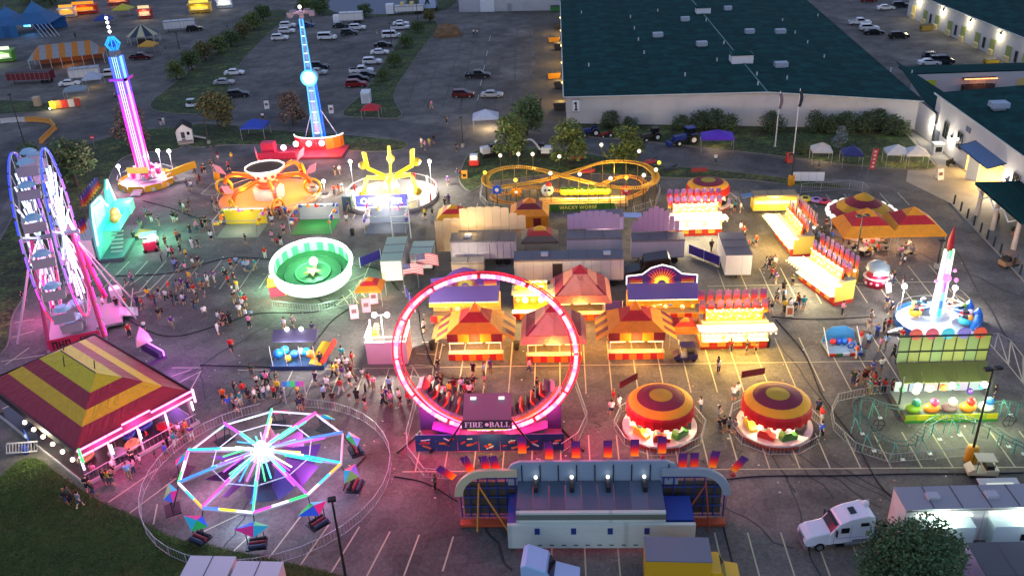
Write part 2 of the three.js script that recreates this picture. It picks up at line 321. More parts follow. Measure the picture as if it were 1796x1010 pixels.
{ // the big hall numbered 1
  const o = thing('exhibition_hall', 'huge white exhibition hall with dark green roof and number one on its wall', 'building', V(0, 0, 0));
  const A = V(1.3, 0, -166.7), R = V(37.8, 0, -161.3), B = V(63.6, 0, -156.8), back = -268, e = 5.35, r = 6.6;
  const up = (v, h, z) => V(v.x, h, z ?? v.z);
  part(o, 'wall', quads([[A, R, up(R, r), up(A, e)], [R, B, up(B, e), up(R, r)], [V(1.3, 0, back), A, up(A, e), up(A, e, back)], [B, V(68, 0, back), V(68, e, back), up(B, e)], [V(68, 0, back), V(1.3, 0, back), up(A, e, back), V(68, e, back)], [B, V(63.9, 0, -149.7), V(63.9, e - 0.3, -149.7), up(B, e)]]), MAT.wall);
  part(o, 'roof', quads([[up(A, e + 0.06).add(V(-0.5, 0, 0.5)), up(R, r + 0.08).add(V(0, 0, 0.5)), V(36.8, r + 0.08, back - 0.4), V(0.8, e + 0.06, back - 0.4)], [up(R, r + 0.08).add(V(0, 0, 0.5)), up(B, e + 0.06).add(V(0.6, 0, 0.5)), V(69, e + 0.06, back - 0.4), V(36.8, r + 0.08, back - 0.4)],
    [up(B, e + 0.05).add(V(0.6, 0, 0.5)), V(64.2, e - 0.2, -149.5), V(70, e, -151.6), V(69, e + 0.05, -186)]]), MAT.roof);
  part(o, 'ridge_cap', bar(up(R, r + 0.08).add(V(0, 0, 0.5)), V(36.8, r + 0.08, back), 0.16, 6), M(0x39645f, 0.5));
  for (const [a, b] of [[up(A, e).add(V(-0.5, 0, 0.56)), up(R, r).add(V(0, 0, 0.56))], [up(R, r).add(V(0, 0, 0.56)), up(B, e).add(V(0.6, 0, 0.56))], [up(A, e).add(V(-0.54, 0, 0.5)), V(0.76, e, back)]])
    part(o, 'eaves_trim', bar(a, b, 0.14, 4), M(0xb9bdb4, 0.6));
  // roof-top ventilation boxes and vent pipes
  const roofY = (x) => x < 37.5 ? e + (r - e) * (x - 1) / 36.5 : r - (r - e) * (x - 37.5) / 27;
  const on = (px, py) => { let p = G(px, py, 6); for (let k = 0; k < 3; k++) p = G(px, py, roofY(p.x)); return p; };
  for (const [x, y, s] of [[1202, 38, 1], [1277, 19, 0.9], [1154, 66, 1.1], [1231, 82, 1.1], [1315, 60, 1], [1369, 60, 1.1], [1370, 119, 1.2]]) {
    const p = on(x, y); const b = part(o, 'roof_ventilator', slab(2.1 * s, 0.9, 1.4 * s, p.x, p.y + 0.3, p.z, 0.05), M(0x9aa3ad, 0.5, 0.3)); part(b, 'base', slab(1.5 * s, 0.5, 1.0 * s, p.x, p.y - 0.15, p.z), M(0x6d767e, 0.6));
  }
  for (const [x, y, s] of [[1233, 22, 1.05], [1300, 108, 1.25]]) {
    const p = on(x, y), b = part(o, 'ridge_monitor', slab(3.4 * s, 1.8 * s, 3 * s, p.x, p.y - 0.4, p.z), M(0xc8cacb, 0.7));
    part(b, 'monitor_roof', quads([[[p.x - 2 * s, p.y + 1.38 * s, p.z + 1.8 * s], [p.x + 2 * s, p.y + 1.38 * s, p.z + 1.8 * s], [p.x, p.y + 2.0 * s, p.z]], [[p.x + 2 * s, p.y + 1.38 * s, p.z + 1.8 * s], [p.x + 2 * s, p.y + 1.38 * s, p.z - 1.8 * s], [p.x, p.y + 2.0 * s, p.z]], [[p.x - 2 * s, p.y + 1.38 * s, p.z - 1.8 * s], [p.x - 2 * s, p.y + 1.38 * s, p.z + 1.8 * s], [p.x, p.y + 2.0 * s, p.z]], [[p.x + 2 * s, p.y + 1.38 * s, p.z - 1.8 * s], [p.x - 2 * s, p.y + 1.38 * s, p.z - 1.8 * s], [p.x, p.y + 2.0 * s, p.z]]]), MAT.roof);
  }
  for (const [x, y] of [[1020, 24], [1106, 32], [1113, 52], [1120, 72], [1130, 95], [1033, 117], [1154, 21], [1202, 134], [1270, 78], [1258, 108], [1328, 133], [1330, 150], [1373, 38], [1435, 30], [1395, 60], [1417, 77], [1446, 102], [1381, 140], [1600, 130], [1563, 125], [1239, 38]]) { const p = on(x, y); part(o, 'vent_pipe', cyl(0.14, 0.14, 0.9, p.x, p.y - 0.1, p.z, 8), M(0xb5b9b8, 0.5)); }
  // numbered sign on the gable wall
  { const t = (1008 - 993) / (1346 - 993), p = A.clone().lerp(R, 0.05), ry = Math.atan2(-(R.z - A.z), R.x - A.x);
    const s = part(o, 'number_sign', box(1.35, 2.3, 0.1, p.x, 3.6, p.z + 0.1, ry), M(0xe4e6e8, 0.6)); part(s, 'border', [box(1.5, 0.1, 0.12, p.x, 4.8, p.z + 0.1, ry), box(1.5, 0.1, 0.12, p.x, 2.4, p.z + 0.1, ry)], M(0x3a3e44, 0.6));
    part(s, 'numeral', [box(0.3, 1.5, 0.06, p.x, 3.6, p.z + 0.2, ry), box(0.7, 0.22, 0.06, p.x, 2.78, p.z + 0.2, ry), box(0.42, 0.24, 0.06, p.x - 0.2, 4.12, p.z + 0.2, ry, 0, 0.7)], M(0x14161a, 0.7)); }
  for (let i = 1; i < 12; i++) { const p = A.clone().lerp(B, i / 12), ry = Math.atan2(-(B.z - A.z), B.x - A.x); part(o, 'panel_joint', box(0.05, e - 0.25, 0.03, p.x, (e - 0.25) / 2, A.z + (B.z - A.z) * i / 12 + (i < 7 ? 0.015 : -0.05) + 0.02, ry), M(0xa9a7a4, 0.8)); }
  // side wall: loading doors with lamps, dumpsters stand beside them
  for (let i = 0; i < 5; i++) { const z = -176 - i * 17; part(o, 'loading_door', box(0.1, 3, 3, 1.24, 1.5, z), M(0x8c8f90, 0.6)); wallLamp(o, 1.2, 4.3, z - 5, -PI / 2, 95, 0xffcf70); }
}
{ // hall with the lit entrance
  const o = thing('entrance_hall', 'white hall with dark windows, wall lamps and a lit open entrance under blue awning', 'building', V(0, 0, 0));
  const x = 64.3, zb = -151.4, zf = -96, h = 8.1, za = -136.4, zc = -124.6, dh = 4.6;
  part(o, 'wall', quads([[V(x, 0, zb), V(x, 0, za), V(x, h, za), V(x, h, zb)], [V(x, dh, za), V(x, dh, zc), V(x, h, zc), V(x, h, za)], [V(x, 0, zc), V(x, 0, zf), V(x, h, zf), V(x, h, zc)], [V(x + 50, 0, zb), V(x, 0, zb), V(x, h, zb), V(x + 50, h, zb)], [V(x, 0, zf), V(x + 50, 0, zf), V(x + 50, h, zf), V(x, h, zf)]]), MAT.wall);
  part(o, 'roof', quads([[V(x - 0.4, h + 0.05, zb - 0.4), V(x - 0.4, h + 0.05, zf), V(x + 26, h + 1.6, zf), V(x + 26, h + 1.6, zb - 0.4)], [V(x + 26, h + 1.6, zb - 0.4), V(x + 26, h + 1.6, zf), V(x + 52, h, zf), V(x + 52, h, zb - 0.4)]]), MAT.roof);
  part(o, 'eaves_trim', bar(V(x - 0.42, h, zb - 0.4), V(x - 0.42, h, zf), 0.16, 4), M(0xb9bdb4, 0.6));
  { const p = G(1753, 186, 9); const b = part(o, 'roof_ventilator', slab(2.6, 0.8, 2, p.x, 8.9, p.z), M(0x8fa0b2, 0.5, 0.3)); part(b, 'base', slab(1.8, 0.9, 1.4, p.x, 8.1, p.z), M(0x6d767e, 0.6)); }
  for (const [px, py] of [[1639, 208], [1661, 228], [1685, 246], [1783, 321]]) { const q = ray(px, py), t = x / q[0]; hallWindow(o, 1.7, 2.5, x - 0.06, CAM_H + q[1] * t, q[2] * t, -PI / 2); }
  for (const [px, py, k] of [[1642, 217, 60], [1671, 241, 60], [1769, 318, 90]]) { const q = ray(px, py), t = x / q[0]; wallLamp(o, x - 0.05, CAM_H + q[1] * t, q[2] * t, -PI / 2, k); }
  part(o, 'door', box(0.12, 2.5, 1.5, x - 0.06, 1.25, -148.6), M(0x4b5560, 0.6));
  // open entrance: jambs, interior and lamps inside
  part(o, 'entrance_floor', slab(11, 0.02, zc - za, x + 5.5, 0.02, (za + zc) / 2), M(0xb9a98a, 0.7));
  part(o, 'inner_wall', quads([[V(x + 11, 0, za), V(x + 11, 0, zc), V(x + 11, dh, zc), V(x + 11, dh, za)], [V(x, 0, za), V(x + 11, 0, za), V(x + 11, dh, za), V(x, dh, za)], [V(x + 11, 0, zc), V(x, 0, zc), V(x, dh, zc), V(x + 11, dh, zc)]]), M(0xcdbb92, 0.8));
  part(o, 'inner_ceiling', slab(11, 0.1, zc - za, x + 5.6, dh, (za + zc) / 2), M(0xcfc8b8, 0.8));
  for (const z of [-134, -130.5, -127]) { part(o, 'ceiling_lamp', box(2.6, 0.12, 0.3, x + 4, dh - 0.1, z), glow(0xffe0a0, 6)); lampLight(x + 3, dh - 0.6, z, 0xffd07a, 300, o, 20); }
  part(o, 'door_leaf', box(0.15, 4.1, 1.9, x - 0.9, 2.05, -131.9, 0.6), M(0xb9bfc2, 0.6));
  part(o, 'awning', quads([[V(x - 0.05, 5.4, -134.6), V(x - 0.05, 5.4, -124.2), V(x - 2.6, 4.6, -124.2), V(x - 2.6, 4.6, -134.6)]]), M(0x4d6c92, 0.6));
  part(o, 'awning_frame', [bar([x - 2.6, 4.58, -134.6], [x - 2.6, 4.58, -124.2], 0.08), bar([x - 2.6, 4.58, -124.2], [x, 5.38, -124.2], 0.08), bar([x - 2.6, 4.58, -134.6], [x, 5.38, -134.6], 0.08)], MAT.darkSteel);
  // sign above the door
  part(o, 'wall_sign', box(0.1, 0.8, 1.6, x - 0.07, 6.1, -137.8, 0), M(0x24406a, 0.6));
  // porch on posts at the frame's edge
  const pr = part(o, 'porch_roof', slab(7, 0.4, 14, x - 2.6, 4.1, -112.6), MAT.roof);
  for (const z of [-118.2, -113.2, -107]) part(o, 'porch_post', cyl(0.34, 0.28, 4.1, x - 5.6, 0, z, 12), M(0xcdb8a4, 0.8));
  const tr = []; for (let i = 0; i < 3; i++) tr.push(bar([x - 6, 4.1, -119 + i * 4], [x - 6, 3.0, -117 + i * 4], 0.09), bar([x - 6, 3.0, -117 + i * 4], [x - 6, 4.1, -115 + i * 4], 0.09)); part(o, 'porch_truss', tr, MAT.white);
}
{ // dock building far to the side
  const o = thing('dock_building', 'long white building with green roof and a lit row of loading docks', 'building', V(0, 0, 0));
  const P0 = V(96.4, 0, -256), P1 = V(100.6, 0, -190), h = 6.4, at = (t, y) => P0.clone().lerp(P1, t).setY(y), ry = Math.atan2(P1.x - P0.x, P1.z - P0.z) - PI / 2;
  part(o, 'wall', quads([[P0, P1, at(1, h), at(0, h)], [V(150, 0, -259), P0, at(0, h), V(150, h, -259)]]), MAT.wall);
  part(o, 'roof', quads([[at(0, h + 0.05).add(V(-0.5, 0, -0.5)), at(1, h + 0.05).add(V(-0.5, 0, 0)), V(150, h + 3, -193), V(150, h + 3, -259)]]), MAT.roof);
  part(o, 'eaves_trim', bar(at(0, h).add(V(-0.55, 0, 0)), at(1, h).add(V(-0.55, 0, 0)), 0.15, 4), M(0xb9bdb4, 0.6));
  for (let i = 0; i < 9; i++) { const p = at(0.06 + i * 0.107, 0); part(o, 'dock_door', box(0.12, 3.1, 2.3, p.x - 0.06, 1.9, p.z, ry + PI / 2), M(i === 0 ? 0xffe28a : 0x7f8a52, 0.6)); const q = at(0.11 + i * 0.107, 0); if (i % 2) hallWindow(o, 0.9, 2.2, q.x - 0.06, 1.9, q.z, -PI / 2); part(o, 'dock_bumper', box(0.5, 1.2, 2.0, p.x - 0.3, 0.6, p.z, ry + PI / 2), M(0xc9b988, 0.7)); }
  for (const t of [0.1, 0.31, 0.525, 0.74, 0.95]) { const p = at(t, 5.1); wallLamp(o, p.x - 0.05, 5.1, p.z, -PI / 2, 60, 0xfff0c4); }
}
{ // connecting wing
  const o = thing('connecting_wing', 'low pale wing with a yellow door between the two green roofed halls', 'building', V(0, 0, 0));
  part(o, 'wall', slab(44, 4.4, 0.3, 92, 0, -178), MAT.wall);
  part(o, 'roof', slab(46, 0.25, 5.5, 92, 4.45, -180.6), MAT.roof);
  part(o, 'door', slab(2.4, 3, 0.1, 73.5, 0.2, -177.8), M(0xb6bd2c, 0.6)); part(o, 'door', slab(1.4, 3, 0.1, 91.2, 0, -177.8), M(0xc9b06a, 0.6));
}
{ // pale building at the far end of the car park
  const o = thing('storage_building', 'pale blue metal storage building beyond the far car park', 'building', V(0, 0, 0));
  part(o, 'wall', quads([[V(-31, 0, -286), V(0.8, 0, -283), V(0.8, 9, -283), V(-31, 9, -286)], [V(-31, 0, -330), V(-31, 0, -286), V(-31, 9, -286), V(-31, 9, -330)]]), mapped(wallTex, 0.7, { color: 0xd6e0ea }));
  part(o, 'roof', quads([[V(-31.5, 9, -285.5), V(1.3, 9, -282.5), V(1.3, 11, -310), V(-31.5, 11, -312)]]), M(0x8fa3ad, 0.6));
  for (const x of [-22, -8]) part(o, 'door', slab(4.5, 4.2, 0.12, x, 0, -284.9, -0.09), M(0xb9c3c9, 0.6)); part(o, 'man_door', slab(1.2, 2.3, 0.14, -15, 0, -284.3, -0.09), M(0x77838b, 0.6));
}
// ---------------------------------------------------------------- trees and bushes
const leafMat = (c) => new THREE.MeshStandardMaterial({ color: c, roughness: 0.9, side: THREE.DoubleSide, vertexColors: true });
const LEAF = leafMat(0xffffff), BARK = M(0x3b2f25, 0.95);
function crownGeo(r, h, n, size, base, tint, cone = false) {   // leaf clumps through an uneven volume
  const p = [], c = [], lumps = [], col = new THREE.Color(tint);
  for (let i = 0; i < 16; i++) { const a = rr(0, TAU), y = rr(0.1, 0.9), k = cone ? (1 - y) * 0.75 : Math.sin(PI * (0.18 + 0.76 * y)) * 0.62; lumps.push([Math.cos(a) * r * k * rr(0.6, 1), base + y * h, Math.sin(a) * r * k * rr(0.6, 1), r * (cone ? 0.42 : rr(0.36, 0.52)) * (cone ? 1.2 - y : 1)]); }
  for (let i = 0; i < n; i++) {
    const L = lumps[i % lumps.length], u = rr(-1, 1), a = rr(0, TAU), s = Math.sqrt(1 - u * u), q = L[3] * Math.pow(rnd(), 0.36);
    const x = L[0] + Math.cos(a) * s * q, y = L[1] + u * q * 0.9, z = L[2] + Math.sin(a) * s * q, k = rr(0.55, 1.35), warm = rr(0.9, 1.15);
    const d1 = V(rr(-1, 1), rr(-0.6, 0.6), rr(-1, 1)).normalize().multiplyScalar(size * rr(0.6, 1.3)), d2 = V(rr(-1, 1), rr(-1, 1), rr(-1, 1)).cross(d1).normalize().multiplyScalar(size * rr(0.35, 0.7));
    p.push(x - d1.x, y - d1.y, z - d1.z, x + d2.x, y + d2.y, z + d2.z, x + d1.x, y + d1.y, z + d1.z, x - d1.x, y - d1.y, z - d1.z, x + d1.x, y + d1.y, z + d1.z, x - d2.x, y - d2.y, z - d2.z);
    for (let v = 0; v < 6; v++) c.push(col.r * k * warm, col.g * k, col.b * k);
  }
  const g = new THREE.BufferGeometry(); g.setAttribute('position', new THREE.Float32BufferAttribute(p, 3)); g.setAttribute('color', new THREE.Float32BufferAttribute(c, 3)); g.computeVertexNormals(); return g;
}
function trunkGeo(h, r) {
  const out = [cyl(r, r * 0.6, h * 0.55, 0, 0, 0, 8)];
  for (let i = 0; i < 6; i++) { const a = i * 1.05 + 0.3, y0 = h * (0.3 + 0.04 * i); out.push(bar([0, y0, 0], [Math.cos(a) * h * 0.24, y0 + h * 0.32, Math.sin(a) * h * 0.24], r * 0.32, 5)); }
  return join(out);
}
const treeKinds = [['#5c6c36', 0.17], ['#4c6238', 0.17], ['#626138', 0.18], ['#655a4c', 0.17]].map(([c, s]) => ({ crown: crownGeo(1, 1.8, 2000, s * 0.5, 0.22, c), trunk: trunkGeo(1.6, 0.075) }));
const bushKinds = ['#425636', '#495a3c'].map((c) => crownGeo(1, 1.3, 1100, 0.085, 0.05, c));
function tree(px, py, r, h, kind, label, group, name = 'shade_tree') {
  const o = thing(name, label, 'tree', G(px, py), rr(0, TAU), group), k = treeKinds[kind];
  const t = part(o, 'trunk', k.trunk, BARK), c = part(o, 'crown', k.crown, LEAF), sy = h / 2.15; t.scale.set(r, sy, r); c.scale.set(r * 1.22, sy * 1.08, r * 1.22); return o;
}
function bush(px, py, r, h, label, group, name = 'bush') { const o = thing(name, label, 'bush', G(px, py), rr(0, TAU), group), c = part(o, 'foliage', bushKinds[Math.floor(rnd() * 2)], LEAF); c.scale.set(r * 1.15, h / 1.3, r * 1.15); part(o, 'stem', cyl(0.08, 0.05, h * 0.4, 0, 0, 0, 6), BARK); return o; }
const TM = 'trees on the grass median by the car park';
[[309, 140, 2.3, 4.4], [337, 124, 2.7, 4.9], [360, 106, 2.8, 4.8], [384, 94, 2.8, 4.6], [405, 82, 2.7, 4.4], [428, 68, 2.7, 4.6], [445, 52, 2.9, 5], [462, 38, 2.8, 5]].forEach((a, i) => tree(a[0], a[1], a[2], a[3], i % 3, ['first', 'second', 'third', 'fourth', 'fifth', 'sixth', 'seventh', 'eighth'][i] + ' round dark tree of the median row, counted from the midway end', TM));
tree(383, 226, 3.4, 7.4, 2, 'large round tree beside the small white playhouse');
tree(514, 220, 2.9, 6.6, 3, 'round greyish tree standing just beside the blue tower ride');
tree(135, 328, 3.9, 8.2, 1, 'big leafy tree on the grass behind the wheel and teal funhouse');
tree(100, 330, 2.4, 6, 3, 'slim reddish tree half hidden behind the top of the wheel');
tree(236, 262, 3.2, 8.5, 3, 'tall dark tree directly behind the pink drop tower');
tree(60, 300, 2.2, 5, 1, 'dark tree behind the highest wheel cabin');
tree(924, 236, 3.4, 7.0, 1, 'dark green tree at the corner of the white hall');
tree(896, 276, 3.0, 7.2, 0, 'olive tree over the construction machines by the road');
tree(998, 288, 3.2, 7.2, 0, 'broad olive tree in front of the hall number sign');
tree(1098, 290, 3.0, 6.4, 0, 'olive tree behind the yellow roller coaster loop');
tree(754, 40, 1.9, 4.0, 2, 'small yellowish tree at the head of the parking median');
[[733, 58, 2.2, 3.4], [710, 84, 2.3, 3.6], [692, 118, 2.0, 3.4], [675, 142, 1.8, 3.0]].forEach((a, i) => tree(a[0], a[1], a[2], a[3], 1, ['low dark tree beside the parked white van', 'low dark tree beside the parked black sedan', 'low dark tree beside the parked white pickup', 'small dark tree by the row end with the red car'][i], 'low trees on the parking median'));
tree(640, 30, 2.4, 4, 1, 'low tree on the bank of the pond'); tree(560, 26, 3, 5, 1, 'dark tree at the pond edge behind the blue tower'); tree(536, 22, 3, 5, 0, 'broad tree by the road near the pond');
tree(90, 8, 4, 6, 1, 'dark tree behind the blue circus tent'); tree(52, 6, 4, 6, 0, 'dense tree at the far edge of the field behind the blue tent');
const BG = 'bushes along the white hall wall';
[[1070, 224, 2.1, 2.9, 'round bush behind the small blue tractor'], [1107, 226, 1.7, 2.2, 'small bush beside the olive tree at the hall wall'], [1192, 228, 1.9, 2.6, 'lone grey green bush behind the large blue tractor'], [1224, 228, 2.2, 3.3, 'bush at the tractor end of the clump behind the purple tent'], [1250, 228, 2.4, 3.6, 'tall middle bush of the clump behind the purple tent'], [1277, 233, 2.1, 3.4, 'paler bush directly behind the purple tent'], [1357, 231, 2.5, 3.4, 'wide bush between the flagpoles and the hall'],
  [1430, 230, 2.0, 3.2, 'end bush of the long hedge nearest the flagpoles'], [1452, 232, 2.0, 3.1, 'second bush of the long hedge from the flagpoles'], [1482, 231, 2.2, 3.2, 'hedge bush directly behind the blue spruce'], [1512, 231, 2.2, 3.3, 'fourth bush of the long hedge from the flagpoles'], [1538, 231, 2.4, 3.7, 'tallest bush of the long hedge'], [1562, 234, 2.2, 3.3, 'sixth bush of the long hedge'], [1583, 238, 1.7, 2.8, 'last hedge bush beside the hall footpath'], [1402, 268, 1.6, 2.0, 'low shrub at the foot of the flagpoles']].forEach((a) => bush(a[0], a[1], a[2], a[3], a[4], BG));
{ const o = thing('spruce_tree', 'blue grey spruce on the lawn in front of the hedge', 'tree', G(1473, 262)); part(o, 'trunk', cyl(0.14, 0.05, 4.6, 0, 0, 0, 8), BARK); part(o, 'crown', crownGeo(1.9, 4.6, 3600, 0.2, 0.2, '#6d7f80', true), LEAF); }
{ const o = thing('shade_tree', 'large dark leafy tree in front of the white trailer at the picture edge', 'tree', G(1588, 1068)); part(o, 'trunk', trunkGeo(6, 0.24), BARK); part(o, 'crown', crownGeo(4.3, 6.0, 14000, 0.15, 1.4, '#46613a'), LEAF); }

// ---------------------------------------------------------------- cars
const WHEEL = join([xf(new THREE.CylinderGeometry(0.33, 0.33, 0.22, 14), 0, 0, 0, PI / 2)]), RIM = xf(new THREE.CylinderGeometry(0.19, 0.19, 0.24, 10), 0, 0, 0, PI / 2);
const carShapes = {
  sedan: { L: 4.7, W: 1.8, body: [[-2.35, 0.35], [-2.35, 0.85], [-2.2, 0.98], [-1.5, 1.0], [1.0, 0.95], [2.1, 0.8], [2.35, 0.6], [2.35, 0.35]], cab: [[-1.7, 0.98], [-1.05, 1.42], [0.25, 1.44], [1.1, 0.95]] },
  suv: { L: 4.7, W: 1.9, body: [[-2.35, 0.4], [-2.35, 1.0], [-2.3, 1.1], [1.2, 1.08], [2.2, 0.95], [2.35, 0.7], [2.35, 0.4]], cab: [[-2.28, 1.1], [-2.05, 1.68], [0.2, 1.72], [1.1, 1.08]] },
  van: { L: 5.2, W: 2.0, body: [[-2.6, 0.4], [-2.6, 1.15], [1.8, 1.12], [2.5, 0.95], [2.6, 0.4]], cab: [[-2.58, 1.15], [-2.5, 1.98], [0.9, 2.0], [1.75, 1.12]] },
  pickup: { L: 5.7, W: 1.95, body: [[-2.85, 0.5], [-2.85, 1.08], [-0.9, 1.08], [1.4, 1.08], [2.6, 1.0], [2.85, 0.75], [2.85, 0.5]], cab: [[-0.9, 1.08], [-0.75, 1.78], [0.7, 1.8], [1.45, 1.08]] },
};
for (const k in carShapes) {
  const s = carShapes[k]; s.bodyG = extrude(s.body, s.W - 0.12, 0.06); s.cabG = extrude(s.cab.map(([x, y], i) => [x, y]), s.W - 0.32, 0.05);
  const yT = s.cab[1][1], yB = s.cab[0][1], win = s.cab.map(([x, y], i) => [x * 0.93 + (s.cab[1][0] + s.cab[2][0]) * 0.035, yB + 0.06 + (y - yB) * 0.8]);
  s.winG = extrude(win, s.W - 0.18); const c = s.cab, ws = [[c[2][0] + 0.06, c[2][1] - 0.05], [c[2][0] + 0.1, c[2][1] - 0.02], [c[3][0] + 0.07, c[3][1] + 0.06], [c[3][0] + 0.02, c[3][1] + 0.02]]; s.wsG = extrude(ws, s.W - 0.42);
}
const headLampMat = M(0xd8dde0, 0.15), tailLampMat = M(0x7a1210, 0.3);
const paints = { white: 0xd4d6d8, silver: 0x9a9ea2, black: 0x15171a, dark: 0x20262f, red: 0x7a1418, maroon: 0x4a1016, blue: 0x24406e, gold: 0x9a8f78 };
function car(type, paint, px, py, deg, label, group) {
  const s = carShapes[type], o = thing(type === 'pickup' ? 'pickup_truck' : type === 'van' ? 'van' : 'parked_car', label, type === 'pickup' ? 'pickup' : type === 'van' ? 'van' : 'car', G(px, py), deg * PI / 180, group), m = M(paints[paint], 0.25, 0.15);
  part(o, 'body', s.bodyG, m); part(o, 'cabin', s.cabG, m); part(o, 'side_window', s.winG, MAT.glass); part(o, 'windscreen', s.wsG, MAT.glass);
  for (const x of [-1, 1]) for (const z of [-1, 1]) { const w = part(o, 'wheel', WHEEL, MAT.rubber); w.position.set(x * s.L * 0.31, 0.33, z * (s.W / 2 - 0.1)); part(w, 'rim', RIM, MAT.steel); }
  for (const z of [-1, 1]) { part(o, 'headlight', box(0.1, 0.16, 0.36, s.L / 2 + 0.04, 0.74, z * (s.W / 2 - 0.3)), headLampMat); part(o, 'taillight', box(0.1, 0.22, 0.25, -s.L / 2 - 0.04, 0.86, z * (s.W / 2 - 0.22)), tailLampMat); }
  if (type === 'pickup') part(o, 'truck_bed', slab(1.75, 0.04, s.W - 0.3, -1.9, 1.1, 0), M(0x1c1d1f, 0.8));
  return o;
}
const CP = 'cars in the far car park';
[['sedan', 'white', 703, 44, 4, 'white sedan at the far end of the row by the median'], ['pickup', 'white', 702, 52, 4, 'white pickup parked behind the white passenger van'], ['van', 'white', 687, 66, 2, 'white passenger van in the row along the median'], ['sedan', 'black', 672, 82, 3, 'black sedan between the white van and white sedan'], ['sedan', 'white', 666, 95, 3, 'white sedan beside the black sedan in the median row'], ['suv', 'white', 653, 112, 2, 'white hatchback with dark door, behind the white pickup'], ['pickup', 'white', 634, 128, 3, 'white pickup in the median row beside a dark sedan'], ['sedan', 'dark', 642, 135, 2, 'dark sedan between the white pickup and the black car'], ['suv', 'black', 629, 143, 2, 'black car parked directly behind the red car'], ['suv', 'red', 625, 152, 2, 'bright red car at the end of the median row'],
  ['sedan', 'dark', 598, 48, 0, 'dark sedan beside the white box truck'], ['suv', 'white', 627, 52, 2, 'white estate car in front of the box truck'], ['suv', 'dark', 613, 61, 0, 'dark car behind the white estate car'], ['van', 'white', 574, 69, -2, 'white minivan alone in the middle of the car park'], ['suv', 'white', 491, 70, 4, 'white car nearest the tree median behind the blue tower'], ['suv', 'white', 503, 58, 4, 'white car second of three beside the blue tower'], ['suv', 'white', 505, 48, 4, 'white car third of three beside the blue tower'], ['sedan', 'blue', 537, 47, 0, 'blue car partly hidden by the blue tower'], ['suv', 'dark', 560, 120, -8, 'dark car beside the tower ring'], ['sedan', 'silver', 557, 130, -8, 'silver car parked behind the tower ring'],
  ['pickup', 'black', 838, 136, 0, 'black pickup alone in the open car park'], ['suv', 'maroon', 813, 170, -3, 'dark red car parked beside a silver sedan'], ['sedan', 'silver', 863, 170, -2, 'silver sedan parked beside the dark red car'],
  ['sedan', 'white', 411, 131, 6, 'white sedan beside the tree median'], ['sedan', 'silver', 393, 148, 4, 'silver sedan beside the tree median'], ['suv', 'dark', 418, 170, 10, 'dark car behind the large round tree'],
  ['sedan', 'white', 1554, 17, -4, 'white sedan at the top of the yard between the halls'], ['suv', 'dark', 1580, 13, -4, 'dark car beside the white sedan at the top of the yard'], ['pickup', 'white', 1508, 43, 0, 'white pickup in the yard with a small red trailer'], ['suv', 'white', 1525, 53, -4, 'white car in the middle of the yard row'], ['sedan', 'black', 1533, 60, -4, 'black sedan beside the white car in the yard'], ['suv', 'black', 1577, 67, -2, 'black car standing alone in the yard between the halls'], ['van', 'dark', 1652, 112, -4, 'dark van behind the connecting wing'], ['sedan', 'white', 1630, 114, -4, 'white car mostly hidden behind the hall roof'], ['suv', 'dark', 1638, 104, -4, 'dark car between the white car and the dark van'], ['suv', 'red', 1524, 3, -4, 'dark red car at the top edge of the yard'],
  ['suv', 'black', 341, 54, 18, 'black car beside the white motorhome'], ['pickup', 'maroon', 247, 104, 4, 'dark maroon pickup under the small yellow tent'], ['pickup', 'white', 190, 134, 12, 'white pickup beside the camper trailer'], ['sedan', 'white', 122, 150, 14, 'white car behind the grey awning stall'],
].forEach((c) => car(c[0], c[1], c[2], c[3], c[4], c[5], CP));
['white', 'silver', 'black', 'white', 'dark', 'silver', 'gold', 'white'].forEach((p, i) => car(i % 3 ? 'sedan' : 'suv', p, 1612 + i * 24, 0.5 + i * 0.2, 86, p + ' car parked beyond the dock building roof, ' + ['first', 'second', 'third', 'fourth', 'fifth', 'sixth', 'seventh', 'eighth'][i] + ' along its row', 'cars beyond the dock building'));
// ---------------------------------------------------------------- people: one continuous body per pose, with clothing and hair over it
function meshField(sdf, c, half, res) {
  const mc = new MarchingCubes(res, M(0xffffff), false, false, 30000); mc.isolation = 0; const h = res / 2;
  for (let k = 0; k < res; k++) for (let j = 0; j < res; j++) for (let i = 0; i < res; i++) mc.field[i + res * j + res * res * k] = -sdf(c[0] + (i - h) / h * half, c[1] + (j - h) / h * half, c[2] + (k - h) / h * half);
  mc.update(); const g = new THREE.BufferGeometry(), n = mc.count, p = mc.positionArray.slice(0, n * 3), no = mc.normalArray.slice(0, n * 3);
  for (let i = 0; i < n * 3; i += 3) { p[i] = p[i] * half + c[0]; p[i + 1] = p[i + 1] * half + c[1]; p[i + 2] = p[i + 2] * half + c[2]; }
  g.setAttribute('position', new THREE.BufferAttribute(new Float32Array(p), 3)); g.setAttribute('normal', new THREE.BufferAttribute(new Float32Array(no), 3)); return g;
}
function capsule(a, b, r0, r1) {
  const bx = b[0] - a[0], by = b[1] - a[1], bz = b[2] - a[2], L2 = bx * bx + by * by + bz * bz || 1e-9;
  return (x, y, z) => { const t = Math.max(0, Math.min(1, ((x - a[0]) * bx + (y - a[1]) * by + (z - a[2]) * bz) / L2)); return Math.hypot(x - a[0] - bx * t, y - a[1] - by * t, z - a[2] - bz * t) - (r0 + (r1 - r0) * t); };
}
const blend = (fs, k) => (x, y, z) => { let d = 9; for (const f of fs) { const e = f(x, y, z), h = Math.max(k - Math.abs(d - e), 0) / k; d = Math.min(d, e) - h * h * k * 0.25; } return d; };
